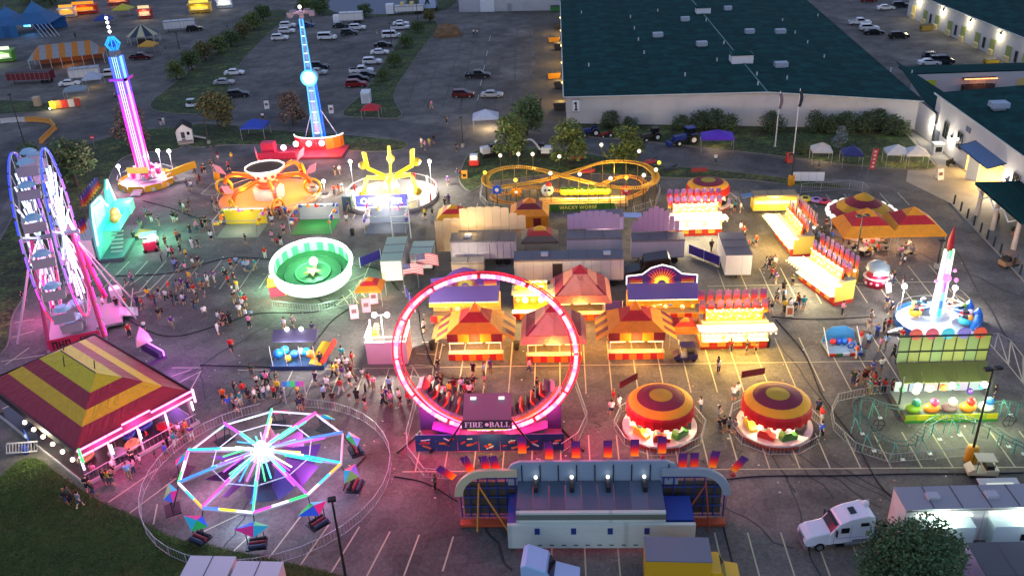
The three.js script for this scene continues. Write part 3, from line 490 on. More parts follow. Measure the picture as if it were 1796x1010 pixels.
// joints: x = sideways, y = up, z = forwards
function figure(P) {
  const limb = (a, b, c, r0, r1, r2) => [capsule(a, b, r0, r1), capsule(b, c, r1, r2)];
  const torso = [capsule(P.hip, P.chest, 0.135, 0.155), capsule([P.chest[0] - 0.13, P.chest[1] + 0.08, P.chest[2]], [P.chest[0] + 0.13, P.chest[1] + 0.08, P.chest[2]], 0.085, 0.085), capsule([P.hip[0] - 0.07, P.hip[1], P.hip[2]], [P.hip[0] + 0.07, P.hip[1], P.hip[2]], 0.12, 0.12)];
  const neck = capsule([P.chest[0], P.chest[1] + 0.12, P.chest[2]], [P.head[0], P.head[1] - 0.06, P.head[2]], 0.06, 0.055);
  const head = [capsule([P.head[0], P.head[1] - 0.04, P.head[2] + 0.02], [P.head[0], P.head[1] + 0.05, P.head[2]], 0.085, 0.1), capsule([P.head[0], P.head[1] - 0.02, P.head[2] + 0.1], [P.head[0], P.head[1] - 0.03, P.head[2] + 0.12], 0.02, 0.02)];
  const arms = P.arms.map((a, i) => [...limb(a[0], a[1], a[2], 0.055, 0.045, 0.033), capsule(a[2], [a[2][0], a[2][1] - 0.08, a[2][2] + 0.05], 0.04, 0.03), capsule(a[2], [a[2][0] - Math.sign(a[0][0]) * 0.04, a[2][1] - 0.05, a[2][2] + 0.05], 0.018, 0.014)]);
  const legs = P.legs.map((l) => [...limb(l[0], l[1], l[2], 0.095, 0.068, 0.048), capsule(l[2], [l[2][0], l[2][1] - 0.03, l[2][2] + 0.16], 0.05, 0.042)]);
  const all = blend([...torso, neck, ...head, ...arms.flat(), ...legs.flat()], 0.05), cy = 0.9;
  const body = meshField(all, [0, cy, P.cz || 0], 1.0, 48);
  const upper = blend([...torso, ...P.arms.map((a) => capsule(a[0], [(a[0][0] + a[1][0]) / 2, (a[0][1] + a[1][1]) / 2, (a[0][2] + a[1][2]) / 2], 0.075, 0.07))], 0.06);
  const shirt = meshField((x, y, z) => Math.max(upper(x, y, z) - 0.022, P.hip[1] - 0.02 - y, y - P.chest[1] - 0.17), [0, P.chest[1] - 0.1, P.hip[2]], 0.5, 28);
  const lower = blend([torso[2], ...legs.flat()], 0.05);
  const low = (cut) => meshField((x, y, z) => Math.max(lower(x, y, z) - 0.022, y - P.hip[1] - 0.05, cut - y), [0, P.hip[1] * 0.52, P.hip[2]], 0.62, 34);
  const hair = meshField((x, y, z) => Math.max(blend(head.slice(0, 1), 0.02)(x, y, z) - 0.022, (z - P.head[2]) * 0.75 - (y - P.head[1]) - 0.0 - 0.0), [P.head[0], P.head[1], P.head[2]], 0.24, 18);
  const long = meshField((x, y, z) => Math.min(Math.max(head[0](x, y, z) - 0.024, (z - P.head[2]) * 0.75 - (y - P.head[1])), capsule([P.head[0], P.head[1] - 0.02, P.head[2] - 0.07], [P.head[0], P.head[1] - 0.26, P.head[2] - 0.1], 0.085, 0.055)(x, y, z)), [P.head[0], P.head[1] - 0.08, P.head[2] - 0.03], 0.34, 20);
  return { body, shirt, trousers: low(0.12), shorts: low(0.5), hair, long };
}
const SH = 1.36;
const poses = [
  figure({ hip: [0, 0.95, 0], chest: [0, 1.26, 0], head: [0, 1.6, 0.02], arms: [[[-0.2, SH, 0], [-0.25, 1.1, -0.02], [-0.24, 0.86, 0.06]], [[0.2, SH, 0], [0.25, 1.1, -0.02], [0.24, 0.86, 0.06]]], legs: [[[-0.09, 0.9, 0], [-0.11, 0.5, 0.02], [-0.12, 0.08, 0]], [[0.09, 0.9, 0], [0.11, 0.5, 0.02], [0.13, 0.08, 0]]] }),
  figure({ hip: [0, 0.94, 0], chest: [0, 1.25, 0.03], head: [0, 1.59, 0.07], arms: [[[-0.2, 1.35, 0.03], [-0.25, 1.1, -0.12], [-0.24, 0.88, -0.05]], [[0.2, 1.35, 0.03], [0.25, 1.1, 0.1], [0.22, 0.92, 0.26]]], legs: [[[-0.09, 0.9, 0], [-0.1, 0.5, 0.18], [-0.1, 0.09, 0.26]], [[0.09, 0.9, 0], [0.1, 0.5, -0.06], [0.1, 0.12, -0.34]]] }),
  figure({ hip: [0, 0.95, 0], chest: [0, 1.26, 0], head: [0, 1.59, 0.05], arms: [[[-0.2, SH, 0], [-0.25, 1.1, 0.04], [-0.08, 1.16, 0.26]], [[0.2, SH, 0], [0.26, 1.1, 0.04], [0.1, 1.18, 0.28]]], legs: [[[-0.09, 0.9, 0], [-0.12, 0.5, 0.03], [-0.14, 0.08, 0.02]], [[0.09, 0.9, 0], [0.12, 0.5, 0], [0.14, 0.08, -0.04]]] }),
  figure({ hip: [0, 0.5, 0], chest: [0, 0.84, 0.03], head: [0, 1.18, 0.06], cz: 0.2, arms: [[[-0.2, 0.94, 0.03], [-0.24, 0.7, 0.1], [-0.16, 0.62, 0.34]], [[0.2, 0.94, 0.03], [0.24, 0.7, 0.1], [0.16, 0.62, 0.34]]], legs: [[[-0.1, 0.5, 0.04], [-0.12, 0.5, 0.46], [-0.12, 0.08, 0.48]], [[0.1, 0.5, 0.04], [0.12, 0.5, 0.46], [0.12, 0.08, 0.48]]] }),
];
const shirts = { black: 0x17181b, white: 0xd8d6d2, red: 0xb01c1c, grey: 0x6f7276, navy: 0x1c2748, pink: 0xd880a0, 'light blue': 0x7fa8cf, 'dark green': 0x1f3d2a, maroon: 0x5a1420, yellow: 0xd2b32e, orange: 0xc8561c, teal: 0x1f7d80, purple: 0x4c2a78, blue: 0x2a4fa8 };
const bottoms = { black: 0x15161a, 'blue denim': 0x33425e, khaki: 0x8a7a5a, grey: 0x55585c, white: 0xbdbcb8 };
const skins = [0xc99a7c, 0xb98465, 0x8d5f44, 0xd6a98c], hairs = [0x1c140e, 0x2f2015, 0x4a3320, 0x8a6a3c, 0x111012];
const bottomOdds = [...Object.keys(bottoms), 'black', 'black', 'blue denim', 'grey'], shirtOdds = [...Object.keys(shirts), 'black', 'black', 'black', 'black', 'grey', 'grey', 'navy', 'white', 'white', 'maroon', 'navy', 'dark green'], said = new Set(); let nPeople = 0;
function person(pos, turn, zone, o = {}) {
  let sh, bo, kind, child, label, guard = 0;
  do {
    sh = o.shirt && guard === 0 ? o.shirt : pick(shirtOdds); bo = pick(bottomOdds); kind = rnd() < 0.55 ? 'shorts' : 'trousers'; child = o.child ?? rnd() < 0.14;
    label = `${child ? 'child' : 'person'} in ${sh} top and ${bo} ${kind} ${zone}`;
  } while (said.has(label) && ++guard < 60);
  said.add(label);
  const pose = o.pose ?? (rnd() < 0.45 ? 0 : rnd() < 0.6 ? 2 : 1), p = poses[pose], t = thing('person', label, 'person', pos, turn, 'people at the fair'), s = (child ? rr(0.62, 0.78) : rr(0.97, 1.12));
  t.scale.setScalar(s); part(t, 'body', p.body, M(pick(skins), 0.7)); part(t, 'shirt', p.shirt, M(shirts[sh], 0.85)); part(t, kind, kind === 'shorts' ? p.shorts : p.trousers, M(bottoms[bo], 0.85)); part(t, 'hair', rnd() < 0.42 ? p.long : p.hair, M(pick(hairs), 0.8));
  nPeople++; return t;
}
// feet positions read off enlarged crops: (x, y) in a crop that starts at (ox, oy), enlarged k times
function crowd(zone, ox, oy, k, list, face) {
  for (const [x, y, sh] of list) { const p = G(ox + x / k, oy + y / k); person(p, face !== undefined ? face + rr(-0.6, 0.6) : rr(0, TAU), zone, { shirt: sh }); }
}
{
  const K = 3.991;
  crowd('between teal funhouse and drop tower', 0, 250, K, [[1310, 330], [1340, 332, 'white'], [1380, 300], [1400, 290], [1412, 210, 'red'], [1432, 212], [1470, 160], [1525, 122, 'maroon'], [1622, 130], [1492, 200, 'black'], [1600, 192], [1360, 220]]);
  crowd('in front of the teal funhouse', 0, 250, K, [[1040, 560, 'black'], [1060, 556, 'black'], [1020, 520], [1112, 580], [1215, 560], [1240, 562], [1290, 490], [1312, 500], [1327, 470], [1270, 480], [1437, 582, 'black'], [1490, 462], [1522, 466, 'black'], [1330, 640, 'dark green'], [1375, 622], [1415, 602], [1480, 692], [940, 690], [985, 600]]);
  crowd('in the throng by the game cart', 0, 250, K, [[1345, 742, 'white'], [1385, 736], [1240, 692], [1262, 702], [1112, 762, 'black'], [1130, 832, 'black'], [1160, 732], [1185, 802, 'white'], [1212, 802], [1265, 782], [1300, 802], [1225, 892], [1250, 902], [1300, 917], [1355, 882, 'white'], [1392, 872, 'black'], [1570, 940], [1640, 985], [1495, 962], [1450, 990, 'white'], [1390, 990], [1710, 900, 'light blue'], [1740, 890]]);
  crowd('beside the giant wheel entrance', 0, 480, K, [[880, 80, 'black'], [920, 60], [885, 248, 'red'], [820, 250], [905, 440, 'red'], [1010, 395, 'white'], [1205, 378], [175, 190, 'black'], [155, 175], [725, 245, 'white']]);
  crowd('in the loose crowd beyond the wheel', 0, 480, K, [[1000, 250, 'red'], [965, 235], [1060, 200, 'black'], [1115, 170, 'black'], [1165, 190, 'white'], [1210, 215], [1185, 130, 'red'], [1240, 215], [1245, 130], [1275, 105], [1320, 130], [1360, 150, 'red'], [1400, 100], [1455, 90, 'white'], [1500, 60], [1290, 220, 'white'], [1310, 225], [1365, 255], [1385, 200], [1425, 140], [1435, 310, 'white'], [1115, 320], [1135, 285, 'black'], [1085, 220], [1040, 180], [1430, 165], [1330, 60]]);
  crowd('in the long green ride queue', 0, 480, K, [[1585, 50], [1600, 85], [1625, 130, 'white'], [1645, 160], [1660, 120, 'yellow'], [1640, 205, 'black'], [1660, 245], [1690, 200], [1700, 255, 'white'], [1720, 230], [1680, 300, 'white'], [1725, 330], [1745, 375, 'pink'], [1760, 310, 'light blue'], [1530, 345, 'white'], [1555, 355], [1580, 360], [1612, 355], [1525, 425], [1625, 540, 'red']]);
  crowd('standing alone near the kiddie cars', 350, 470, K, [[600, 440, 'white'], [655, 415, 'grey'], [795, 465, 'navy'], [220, 580, 'red'], [170, 940], [250, 890, 'black'], [815, 820, 'navy'], [895, 860, 'white'], [850, 690, 'black']]);
  crowd('in queue along the glider fence', 350, 470, K, [[310, 900, 'red'], [345, 940], [390, 940, 'white'], [420, 920], [455, 915, 'white'], [490, 905], [525, 915, 'red'], [550, 880], [585, 935, 'red'], [400, 820, 'white'], [440, 800], [470, 820], [500, 800], [540, 815], [370, 770], [355, 960], [240, 985], [210, 1000, 'white'], [265, 1005], [290, 960], [690, 985, 'black'], [730, 985, 'navy'], [710, 1000], [690, 905, 'yellow']]);
  crowd('between kiddie cars and red loop', 350, 470, K, [[870, 915], [935, 960, 'black'], [940, 770], [975, 720, 'white'], [1000, 700], [965, 750], [1005, 780], [1030, 720], [1070, 680, 'red'], [1050, 820], [1065, 770], [1100, 810], [1140, 770, 'white'], [1160, 870], [1185, 830], [1220, 850, 'pink'], [990, 880, 'red'], [1050, 935, 'red'], [1105, 945, 'black'], [1160, 985, 'black'], [1280, 900], [1310, 930, 'white'], [1340, 970, 'pink'], [1400, 950], [1330, 860], [1470, 950], [1000, 650, 'teal'], [1290, 960]]);
  crowd('waiting by the red loop', 640, 440, K, [[470, 960, 'pink'], [510, 960], [540, 950], [515, 850, 'black'], [760, 870, 'pink'], [835, 880], [880, 850], [1150, 850, 'pink'], [415, 570, 'black'], [625, 990], [690, 990], [720, 990], [755, 975], [1205, 990, 'black']]);
  crowd('watching under the red loop', 680, 650, K, [[310, 120, 'pink'], [345, 130], [380, 130, 'black'], [395, 195, 'pink'], [435, 180], [475, 150, 'red'], [520, 150], [545, 180], [575, 190], [600, 130], [680, 100, 'pink'], [1035, 210, 'black'], [15, 240], [90, 240, 'black'], [140, 240, 'red'], [280, 180, 'red'], [320, 190]]);
  crowd('walking past the blue stage back', 680, 650, K, [[335, 835, 'dark green']], 1);
  crowd('beside the domed spinning rides', 1040, 640, K, [[130, 350, 'white'], [145, 270, 'red'], [185, 320], [755, 330, 'white'], [880, 400], [890, 470, 'black'], [915, 470], [955, 470, 'grey'], [995, 480, 'grey'], [985, 250, 'white'], [1010, 230, 'white'], [1575, 345], [1600, 400, 'red'], [1595, 510, 'blue'], [875, 50, 'black']]);
  crowd('by the flame bannered food stand', 1000, 440, K, [[1125, 715], [1235, 725, 'black'], [1300, 715], [1040, 850, 'white'], [1400, 120, 'black'], [1435, 120, 'white'], [1440, 230, 'purple'], [1415, 200, 'red'], [1495, 290, 'black'], [1455, 360], [1500, 350, 'black'], [1505, 440, 'black'], [1540, 420], [1580, 440, 'black'], [1600, 400], [1635, 410, 'teal'], [1410, 440, 'black'], [1385, 420], [1560, 240, 'dark green'], [1370, 130]]);
  crowd('beside the bright corner food stand', 1090, 200, K, [[660, 345, 'white'], [735, 640, 'black'], [768, 700, 'white'], [795, 680], [835, 690, 'black'], [1025, 740, 'black'], [1060, 740], [630, 960, 'black'], [835, 840, 'white'], [860, 860], [895, 930], [920, 920, 'teal'], [945, 925], [1385, 380, 'white']]);
  crowd('near the blue kiddie tower', 1346, 430, K, [[15, 165, 'black'], [50, 155], [65, 400, 'dark green'], [110, 390, 'black'], [120, 470, 'black'], [155, 440], [195, 475], [210, 420], [250, 450, 'teal'], [525, 490, 'black'], [720, 550, 'black'], [860, 280, 'white'], [880, 275], [950, 275], [535, 210, 'white'], [565, 210], [710, 600], [765, 650, 'blue'], [815, 610, 'black'], [850, 600, 'red'], [835, 440], [870, 480], [940, 680, 'red'], [655, 690, 'red'], [705, 715, 'light blue'], [790, 740, 'pink'], [830, 720, 'light blue'], [625, 790, 'white'], [675, 790, 'red'], [885, 790], [925, 800, 'black'], [795, 885, 'white'], [735, 905, 'blue'], [600, 980, 'white'], [630, 985], [670, 960], [690, 955], [750, 985, 'red'], [1475, 605, 'black'], [960, 130, 'white'], [935, 135]]);
  crowd('in the green roofed coaster queue', 1346, 640, K, [[675, 205, 'black'], [715, 205], [745, 200, 'red'], [770, 195], [815, 195, 'red'], [870, 210, 'maroon'], [1585, 240, 'black']]);
  crowd('on the grass beside the pavilion', 0, 757, K, [[470, 510, 'black'], [490, 495], [560, 530, 'grey']]);
  crowd('at the lawn edge', 0, 757, K, [[620, 420, 'black'], [660, 460, 'black'], [735, 380, 'black'], [765, 370], [795, 375, 'dark green'], [660, 320, 'pink'], [795, 290, 'white']]);
  crowd('in queue along the pavilion front', 0, 757, K, [[870, 290, 'black'], [905, 330, 'light blue'], [935, 300], [930, 220], [985, 240, 'white'], [1090, 200], [1165, 190, 'blue'], [1175, 110, 'black'], [1035, 60], [1225, 110], [1245, 80], [1290, 60], [1345, 60], [1215, 40], [1310, 20], [1260, 40]]);
  crowd('on the road behind the midway', 390, 230, K, [[1395, 110, 'white'], [1420, 130], [1450, 110], [1480, 90, 'black'], [1640, 140], [1580, 380], [1420, 610], [1470, 590, 'black'], [1560, 540, 'black'], [1585, 510], [1645, 320], [1665, 310, 'red'], [790, 310], [820, 300], [870, 650, 'white'], [885, 560, 'purple'], [300, 890, 'red'], [785, 450], [815, 440], [840, 430], [60, 960, 'red'], [100, 950, 'light blue'], [180, 980, 'light blue'], [230, 970]]);
  crowd('behind the prize stalls', 390, 230, K, [[300, 640], [330, 600], [350, 660, 'white'], [380, 600, 'light blue'], [405, 610], [430, 590, 'white'], [470, 600, 'red'], [445, 600, 'blue'], [350, 770], [385, 800], [410, 800, 'black'], [430, 720, 'pink'], [165, 790, 'black']]);
  crowd('strolling on the open car park', 450, 0, K, [[1200, 760, 'black'], [1225, 760, 'pink'], [1520, 245, 'white'], [1545, 245, 'white'], [45, 840, 'white'], [385, 175, 'navy'], [845, 245], [1330, 865]]);
  crowd('strolling by the far stalls', 0, 0, K, [[1125, 880, 'black'], [1145, 875], [1220, 425, 'grey'], [1158, 360], [525, 265, 'black'], [350, 235, 'black'], [805, 690, 'pink'], [1590, 200]]);
  crowd('seated at the tables under the orange canopies', 1346, 250, K, [], 0);
}
for (const [x, y] of [[1480, 430], [1490, 436], [1500, 440], [1510, 428], [1518, 438], [1530, 432], [1540, 442], [1552, 436], [1432, 404], [1440, 412], [1448, 398], [1436, 420], [1446, 424], [1588, 442], [1596, 436], [1580, 448], [1460, 420], [1525, 446], [1547, 426], [1600, 446]])
  person(G(x, y), rr(0, TAU), 'seated by the orange canopies', { pose: 3, child: false }).position.y = 0;
// ---------------------------------------------------------------- shared fairground pieces
const RED = 0xb5141a, YEL = 0xe0a313, ORG = 0xe0700f, MAROON = 0x6d1226, PURPLE = 0x44307e, CREAM = 0xd9c79a;
const clothTex = texture(256, (u, v) => { const fold = fbm(1, u, v, 6, 3), dirt = fbm(3, u, v, 10, 4), l = 236 + 22 * (fold - 0.5) - 70 * Math.max(0, dirt - 0.56) + 8 * (rnd() - 0.5); return [cl(l), cl(l * 0.99), cl(l * 0.97)]; }, 4.5), foldTex = texture(256, (u, v) => { const l = 255 * (0.6 * fbm(2, u, v, 5, 3) + 0.4 * NZ[1](u * 16, v * 3, 16)); return [l, l, l]; }, 4.5, false), cloths = new Map();
const canvas = (c) => { if (!cloths.has(c)) cloths.set(c, new THREE.MeshStandardMaterial({ color: c, map: clothTex, bumpMap: foldTex, bumpScale: 0.12, roughness: 0.62, flatShading: true, side: THREE.DoubleSide })); return cloths.get(c); };
const ribbonMat = new THREE.MeshPhysicalMaterial({ vertexColors: true, roughness: 1, transmission: 0.45, side: THREE.DoubleSide });
function bandRect(a, b) {   // four sloping canvas faces between two rectangles {x, z, y}
  const c = (r, i) => V([-1, 1, 1, -1][i] * r.x + (r.cx || 0), r.y, [1, 1, -1, -1][i] * r.z + (r.cz || 0)), q = [];
  for (let i = 0; i < 4; i++) { const j = (i + 1) % 4; q.push([c(a, i), c(a, j), c(b, j), c(b, i)]); } return quads(q);
}
function canopy(o, rings, colors, name = 'canopy_panel') { for (let i = 0; i < rings.length - 1; i++) part(o, name, bandRect(rings[i], rings[i + 1]), canvas(colors[i])); }
function stripedSkirt(o, hx, hz, y0, y1, cols, nx, nz, name = 'valance_panel') {
  const lists = cols.map(() => []); let k = 0;
  const side = (x0, z0, x1, z1, n) => { for (let i = 0; i < n; i++) { const a = [x0 + (x1 - x0) * i / n, z0 + (z1 - z0) * i / n], b = [x0 + (x1 - x0) * (i + 1) / n, z0 + (z1 - z0) * (i + 1) / n]; lists[k++ % cols.length].push([[a[0], y0, a[1]], [b[0], y0, b[1]], [b[0], y1, b[1]], [a[0], y1, a[1]]]); } };
  side(-hx, hz, hx, hz, nx); side(hx, hz, hx, -hz, nz); side(hx, -hz, -hx, -hz, nx); side(-hx, -hz, -hx, hz, nz);
  lists.forEach((l, i) => { for (const q of l) part(o, name, quads([q]), canvas(cols[i])); });
}
function flameBanner(w, h) {   // printed flag: purple head, red and orange body, yellow foot
  const rows = [[0, '#f0a810'], [0.22, '#e0580c'], [0.42, '#c01428'], [0.58, '#7a1650'], [0.72, '#401870'], [1, '#341462']], p = [], c = [];
  for (let i = 0; i < rows.length - 1; i++) { const [t0, c0] = rows[i], [t1, c1] = rows[i + 1], A = new THREE.Color(c0), B = new THREE.Color(c1); p.push(-w / 2, t0 * h, 0, w / 2, t0 * h, 0, w / 2, t1 * h, 0, -w / 2, t0 * h, 0, w / 2, t1 * h, 0, -w / 2, t1 * h, 0); for (const q of [A, A, B, A, B, B]) c.push(q.r, q.g, q.b); }
  const g = new THREE.BufferGeometry(); g.setAttribute('position', new THREE.Float32BufferAttribute(p, 3)); g.setAttribute('color', new THREE.Float32BufferAttribute(c, 3)); g.computeVertexNormals(); return g;
}
const FBs = flameBanner(0.7, 1.7);
// steel crowd fence along ground points
function fence(pts, label, h = 1.05, closed = false, name = 'safety_fence', group) {
  const o = thing(name, label, 'fence', V(0, 0, 0), 0, group), n = pts.length;
  for (let i = 0; i < n - (closed ? 0 : 1); i++) {
    const a = pts[i], b = pts[(i + 1) % n], L = a.distanceTo(b), k = Math.max(2, Math.round(L / 0.35)), g = [bar(V(a.x, h, a.z), V(b.x, h, b.z), 0.035, 4), bar(V(a.x, 0.12, a.z), V(b.x, 0.12, b.z), 0.025, 4)];
    for (let j = 1; j < k; j++) { const q = a.clone().lerp(b, j / k); g.push(bar(V(q.x, 0.12, q.z), V(q.x, h, q.z), 0.012, 3)); }
    part(o, 'fence_panel', g, MAT.galv); part(o, 'post', bar(V(a.x, 0, a.z), V(a.x, h + 0.05, a.z), 0.045, 6), MAT.galv);
  }
  return o;
}
const ringPts = (c, r, n, a0 = 0, a1 = TAU) => { const p = []; for (let i = 0; i <= n; i++) { const a = a0 + (a1 - a0) * i / n; p.push(V(c.x + Math.cos(a) * r, 0, c.z + Math.sin(a) * r)); } return p; };
function floodLamp(px, py, topY, label, k = 900, color = 0xfff6ea, heads = 1) {
  const h = heightAt(px, py, topY), o = thing('flood_light_mast', label, 'light', G(px, py), 0, 'portable flood lights');
  part(o, 'mast', cyl(0.07, 0.05, h, 0, 0, 0, 8), MAT.steel); part(o, 'base', slab(0.9, 0.2, 0.9), MAT.darkSteel);
  for (let i = 0; i < heads; i++) { const x = (i - (heads - 1) / 2) * 1.4; if (heads > 1) part(o, 'arm', bar([0, h, 0], [x, h, 0], 0.05), MAT.steel); const b = part(o, 'lamp_head', ball(0.3, x, h, 0, 12), glow(0xfffaf0, 20)); lampLight(x, h - 0.7, 0.5, color, k, o, 25); }
}
function ledBar(o, a, b, r, color, k, name = 'light_tube') { return part(o, name, bar(a, b, r, 6), glow(color, k)); }

// ---------------------------------------------------------------- giant wheel
{
  const c = G(138, 570), o = thing('ferris_wheel', 'giant wheel with pale blue roofed cabins and pink, blue and white lit spokes', 'ferris wheel', c, 0.43 + PI / 2);
  const hub = 12.0, R = 9.9, W = 1.5;   // wheel plane = local x,y; axle along local z
  const N = 16;
  for (const s of [-1, 1]) {
    part(o, 'rim', xf(torus(R, 0.09, 64, 6), 0, hub, s * W), M(0xb6b8c0, 0.5, 0.3)); part(o, 'inner_rim', xf(torus(R * 0.72, 0.06, 48, 5), 0, hub, s * W), M(0xb6b8c0, 0.5, 0.3));
    for (let i = 0; i < 32; i++) {   // outer rim lights, coloured by position round the wheel
      const a0 = i / 32 * TAU + 0.02, a1 = (i + 1) / 32 * TAU - 0.02, y = Math.sin((a0 + a1) / 2), col = y > 0.35 ? 0x2a3cff : y > -0.15 ? 0x8a4cff : y > -0.6 ? 0xff3cc8 : 0xff2060;
      ledBar(o, [Math.cos(a0) * R, hub + Math.sin(a0) * R, s * (W + 0.13)], [Math.cos(a1) * R, hub + Math.sin(a1) * R, s * (W + 0.13)], 0.11, col, s > 0 ? 3.2 : 2.2, 'rim_light');
    }
    for (let i = 0; i < N; i++) {
      const a = i / N * TAU, ca = Math.cos(a), sa = Math.sin(a), col = i % 4 === 0 ? 0xbfe0ff : sa > 0.2 ? 0xcfd4ff : sa > -0.4 ? 0xd8a8ff : 0xff9ad8;
      part(o, 'spoke', bar([ca * 0.7, hub + sa * 0.7, s * W * 0.8], [ca * R, hub + sa * R, s * W], 0.045, 5), M(0xc8cad0, 0.5, 0.3));
      for (const [r0, r1] of [[1.0, 4.6], [4.8, 7.9]]) ledBar(o, [ca * r0, hub + sa * r0, s * (W * 0.85 + 0.12)], [ca * r1, hub + sa * r1, s * (W + 0.1)], 0.085, col, s > 0 ? 6 : 3.4, 'spoke_light');
    }
    part(o, 'hub_disc', xf(new THREE.CylinderGeometry(0.9, 0.9, 0.3, 20), 0, hub, s * W * 0.85, PI / 2), M(0xd0d2d8, 0.4, 0.4));
  }
  part(o, 'axle', xf(new THREE.CylinderGeometry(0.28, 0.28, W * 4, 12), 0, hub, 0, PI / 2), MAT.steel);
  for (let i = 0; i < N; i++) {
    const a = (i + 0.5) / N * TAU, x = Math.cos(a) * R, y = hub + Math.sin(a) * R, cab = part(o, 'cabin', join([slab(1.2, 0.6, W * 1.45, x, y - 1.6, 0), slab(0.12, 0.5, W * 1.5, x - 0.6, y - 1.0, 0)]), M(0x8c8690, 0.6));
    part(cab, 'cabin_roof', xf(new THREE.CylinderGeometry(0.55, 0.98, 0.38, 8), x, y + 0.02, 0, 0, PI / 8), M(0x8fb4cc, 0.5)); part(cab, 'seat', [slab(0.45, 0.2, W * 1.3, x - 0.35, y - 1.25, 0), slab(0.45, 0.2, W * 1.3, x + 0.35, y - 1.25, 0)], M(0x1a1a20, 0.7));
    for (const u of [-1, 1]) for (const v of [-1, 1]) part(cab, 'cabin_post', bar([x + u * 0.6, y - 1.0, v * 1.1], [x + u * 0.6, y - 0.1, v * 1.1], 0.035, 4), MAT.steel);
  }
  for (const s of [-1, 1]) {   // support legs
    const z = s * 2.4;
    for (const u of [-1, 1]) { part(o, 'support_leg', bar([0, hub, s * 2.2], [u * 5.6, 0.4, s * 3.0], 0.24, 8), M(u < 0 ? 0xb03060 : 0xc8406e, 0.5)); part(o, 'brace', bar([0, hub * 0.93, s * 2.3], [u * 2.4, 0.4, s * 6.6], 0.12, 6), M(0xc9a0b8, 0.5)); }
    for (let k = 0; k < 6; k++) for (const u of [-1, 1]) { const t0 = k / 6 + 0.02, t1 = (k + 1) / 6 - 0.02; if (u > 0 || s > 0) ledBar(o, [u * 5.6 * t0, hub + (0.4 - hub) * t0, s * (2.2 + 0.8 * t0) + s * 0.3], [u * 5.6 * t1, hub + (0.4 - hub) * t1, s * (2.2 + 0.8 * t1) + s * 0.3], 0.1, 0xff2c9a, 3, 'leg_light'); }
    // lit spear at the hub
    ledBar(o, [0, hub, s * 2.55], [0.2, hub + 1.9, s * 2.1], 0.2, 0xffd0ff, 4, 'hub_light'); ledBar(o, [0, hub, s * 2.55], [-0.2, hub - 2.2, s * 2.1], 0.2, 0x9adfff, 4, 'hub_light');
    lampLight(0, hub, s * 4.2, 0xe8a0f0, 260, o, 50); lampLight(3.5, 3.5, s * 4.4, 0xff4cb0, 130, o, 40);
  }
  part(o, 'platform', [slab(12.5, 0.4, 6.4), slab(6, 0.3, 3, 0, 0.4, 3.6)], M(0x8e8f94, 0.6, 0.3));
  const st = []; for (let i = 0; i < 5; i++) st.push(slab(2.4, 0.14, 0.5, 0, 0.1 + i * 0.12, 6.6 - i * 0.4)); part(o, 'entrance_steps', st, MAT.galv);
  part(o, 'control_booth', slab(1.3, 2.0, 1.3, 3.6, 0.4, 4.6), M(0xc4b7c4, 0.5)); part(o, 'handrail', [bar([-2, 1.4, 5], [2.6, 1.4, 5], 0.04), bar([-2, 0.4, 5], [-2, 1.4, 5], 0.04), bar([2.6, 0.4, 5], [2.6, 1.4, 5], 0.04)], MAT.galv);
  for (const u of [-1]) { const s = part(o, 'nameboard', box(0.14, 1.6, 5.6, u * 6.5, 1.2, 0), M(0xb81c48, 0.6)); const w = []; [[0, -2.1], [1, -1.4], [0, -0.7], [1, 0.9], [0, 1.6], [1, 2.2]].forEach(([k, z]) => { w.push(box(0.06, 1.0, 0.16, u * 6.6, 1.2, z - 0.2), box(0.06, 1.0, 0.16, u * 6.6, 1.2, z + 0.2)); w.push(box(0.06, 0.16, 0.5, u * 6.6, k ? 1.2 : 1.6, z)); }); w.forEach((g) => part(s, 'letter_stroke', g, M(0x20111a, 0.7))); }
}
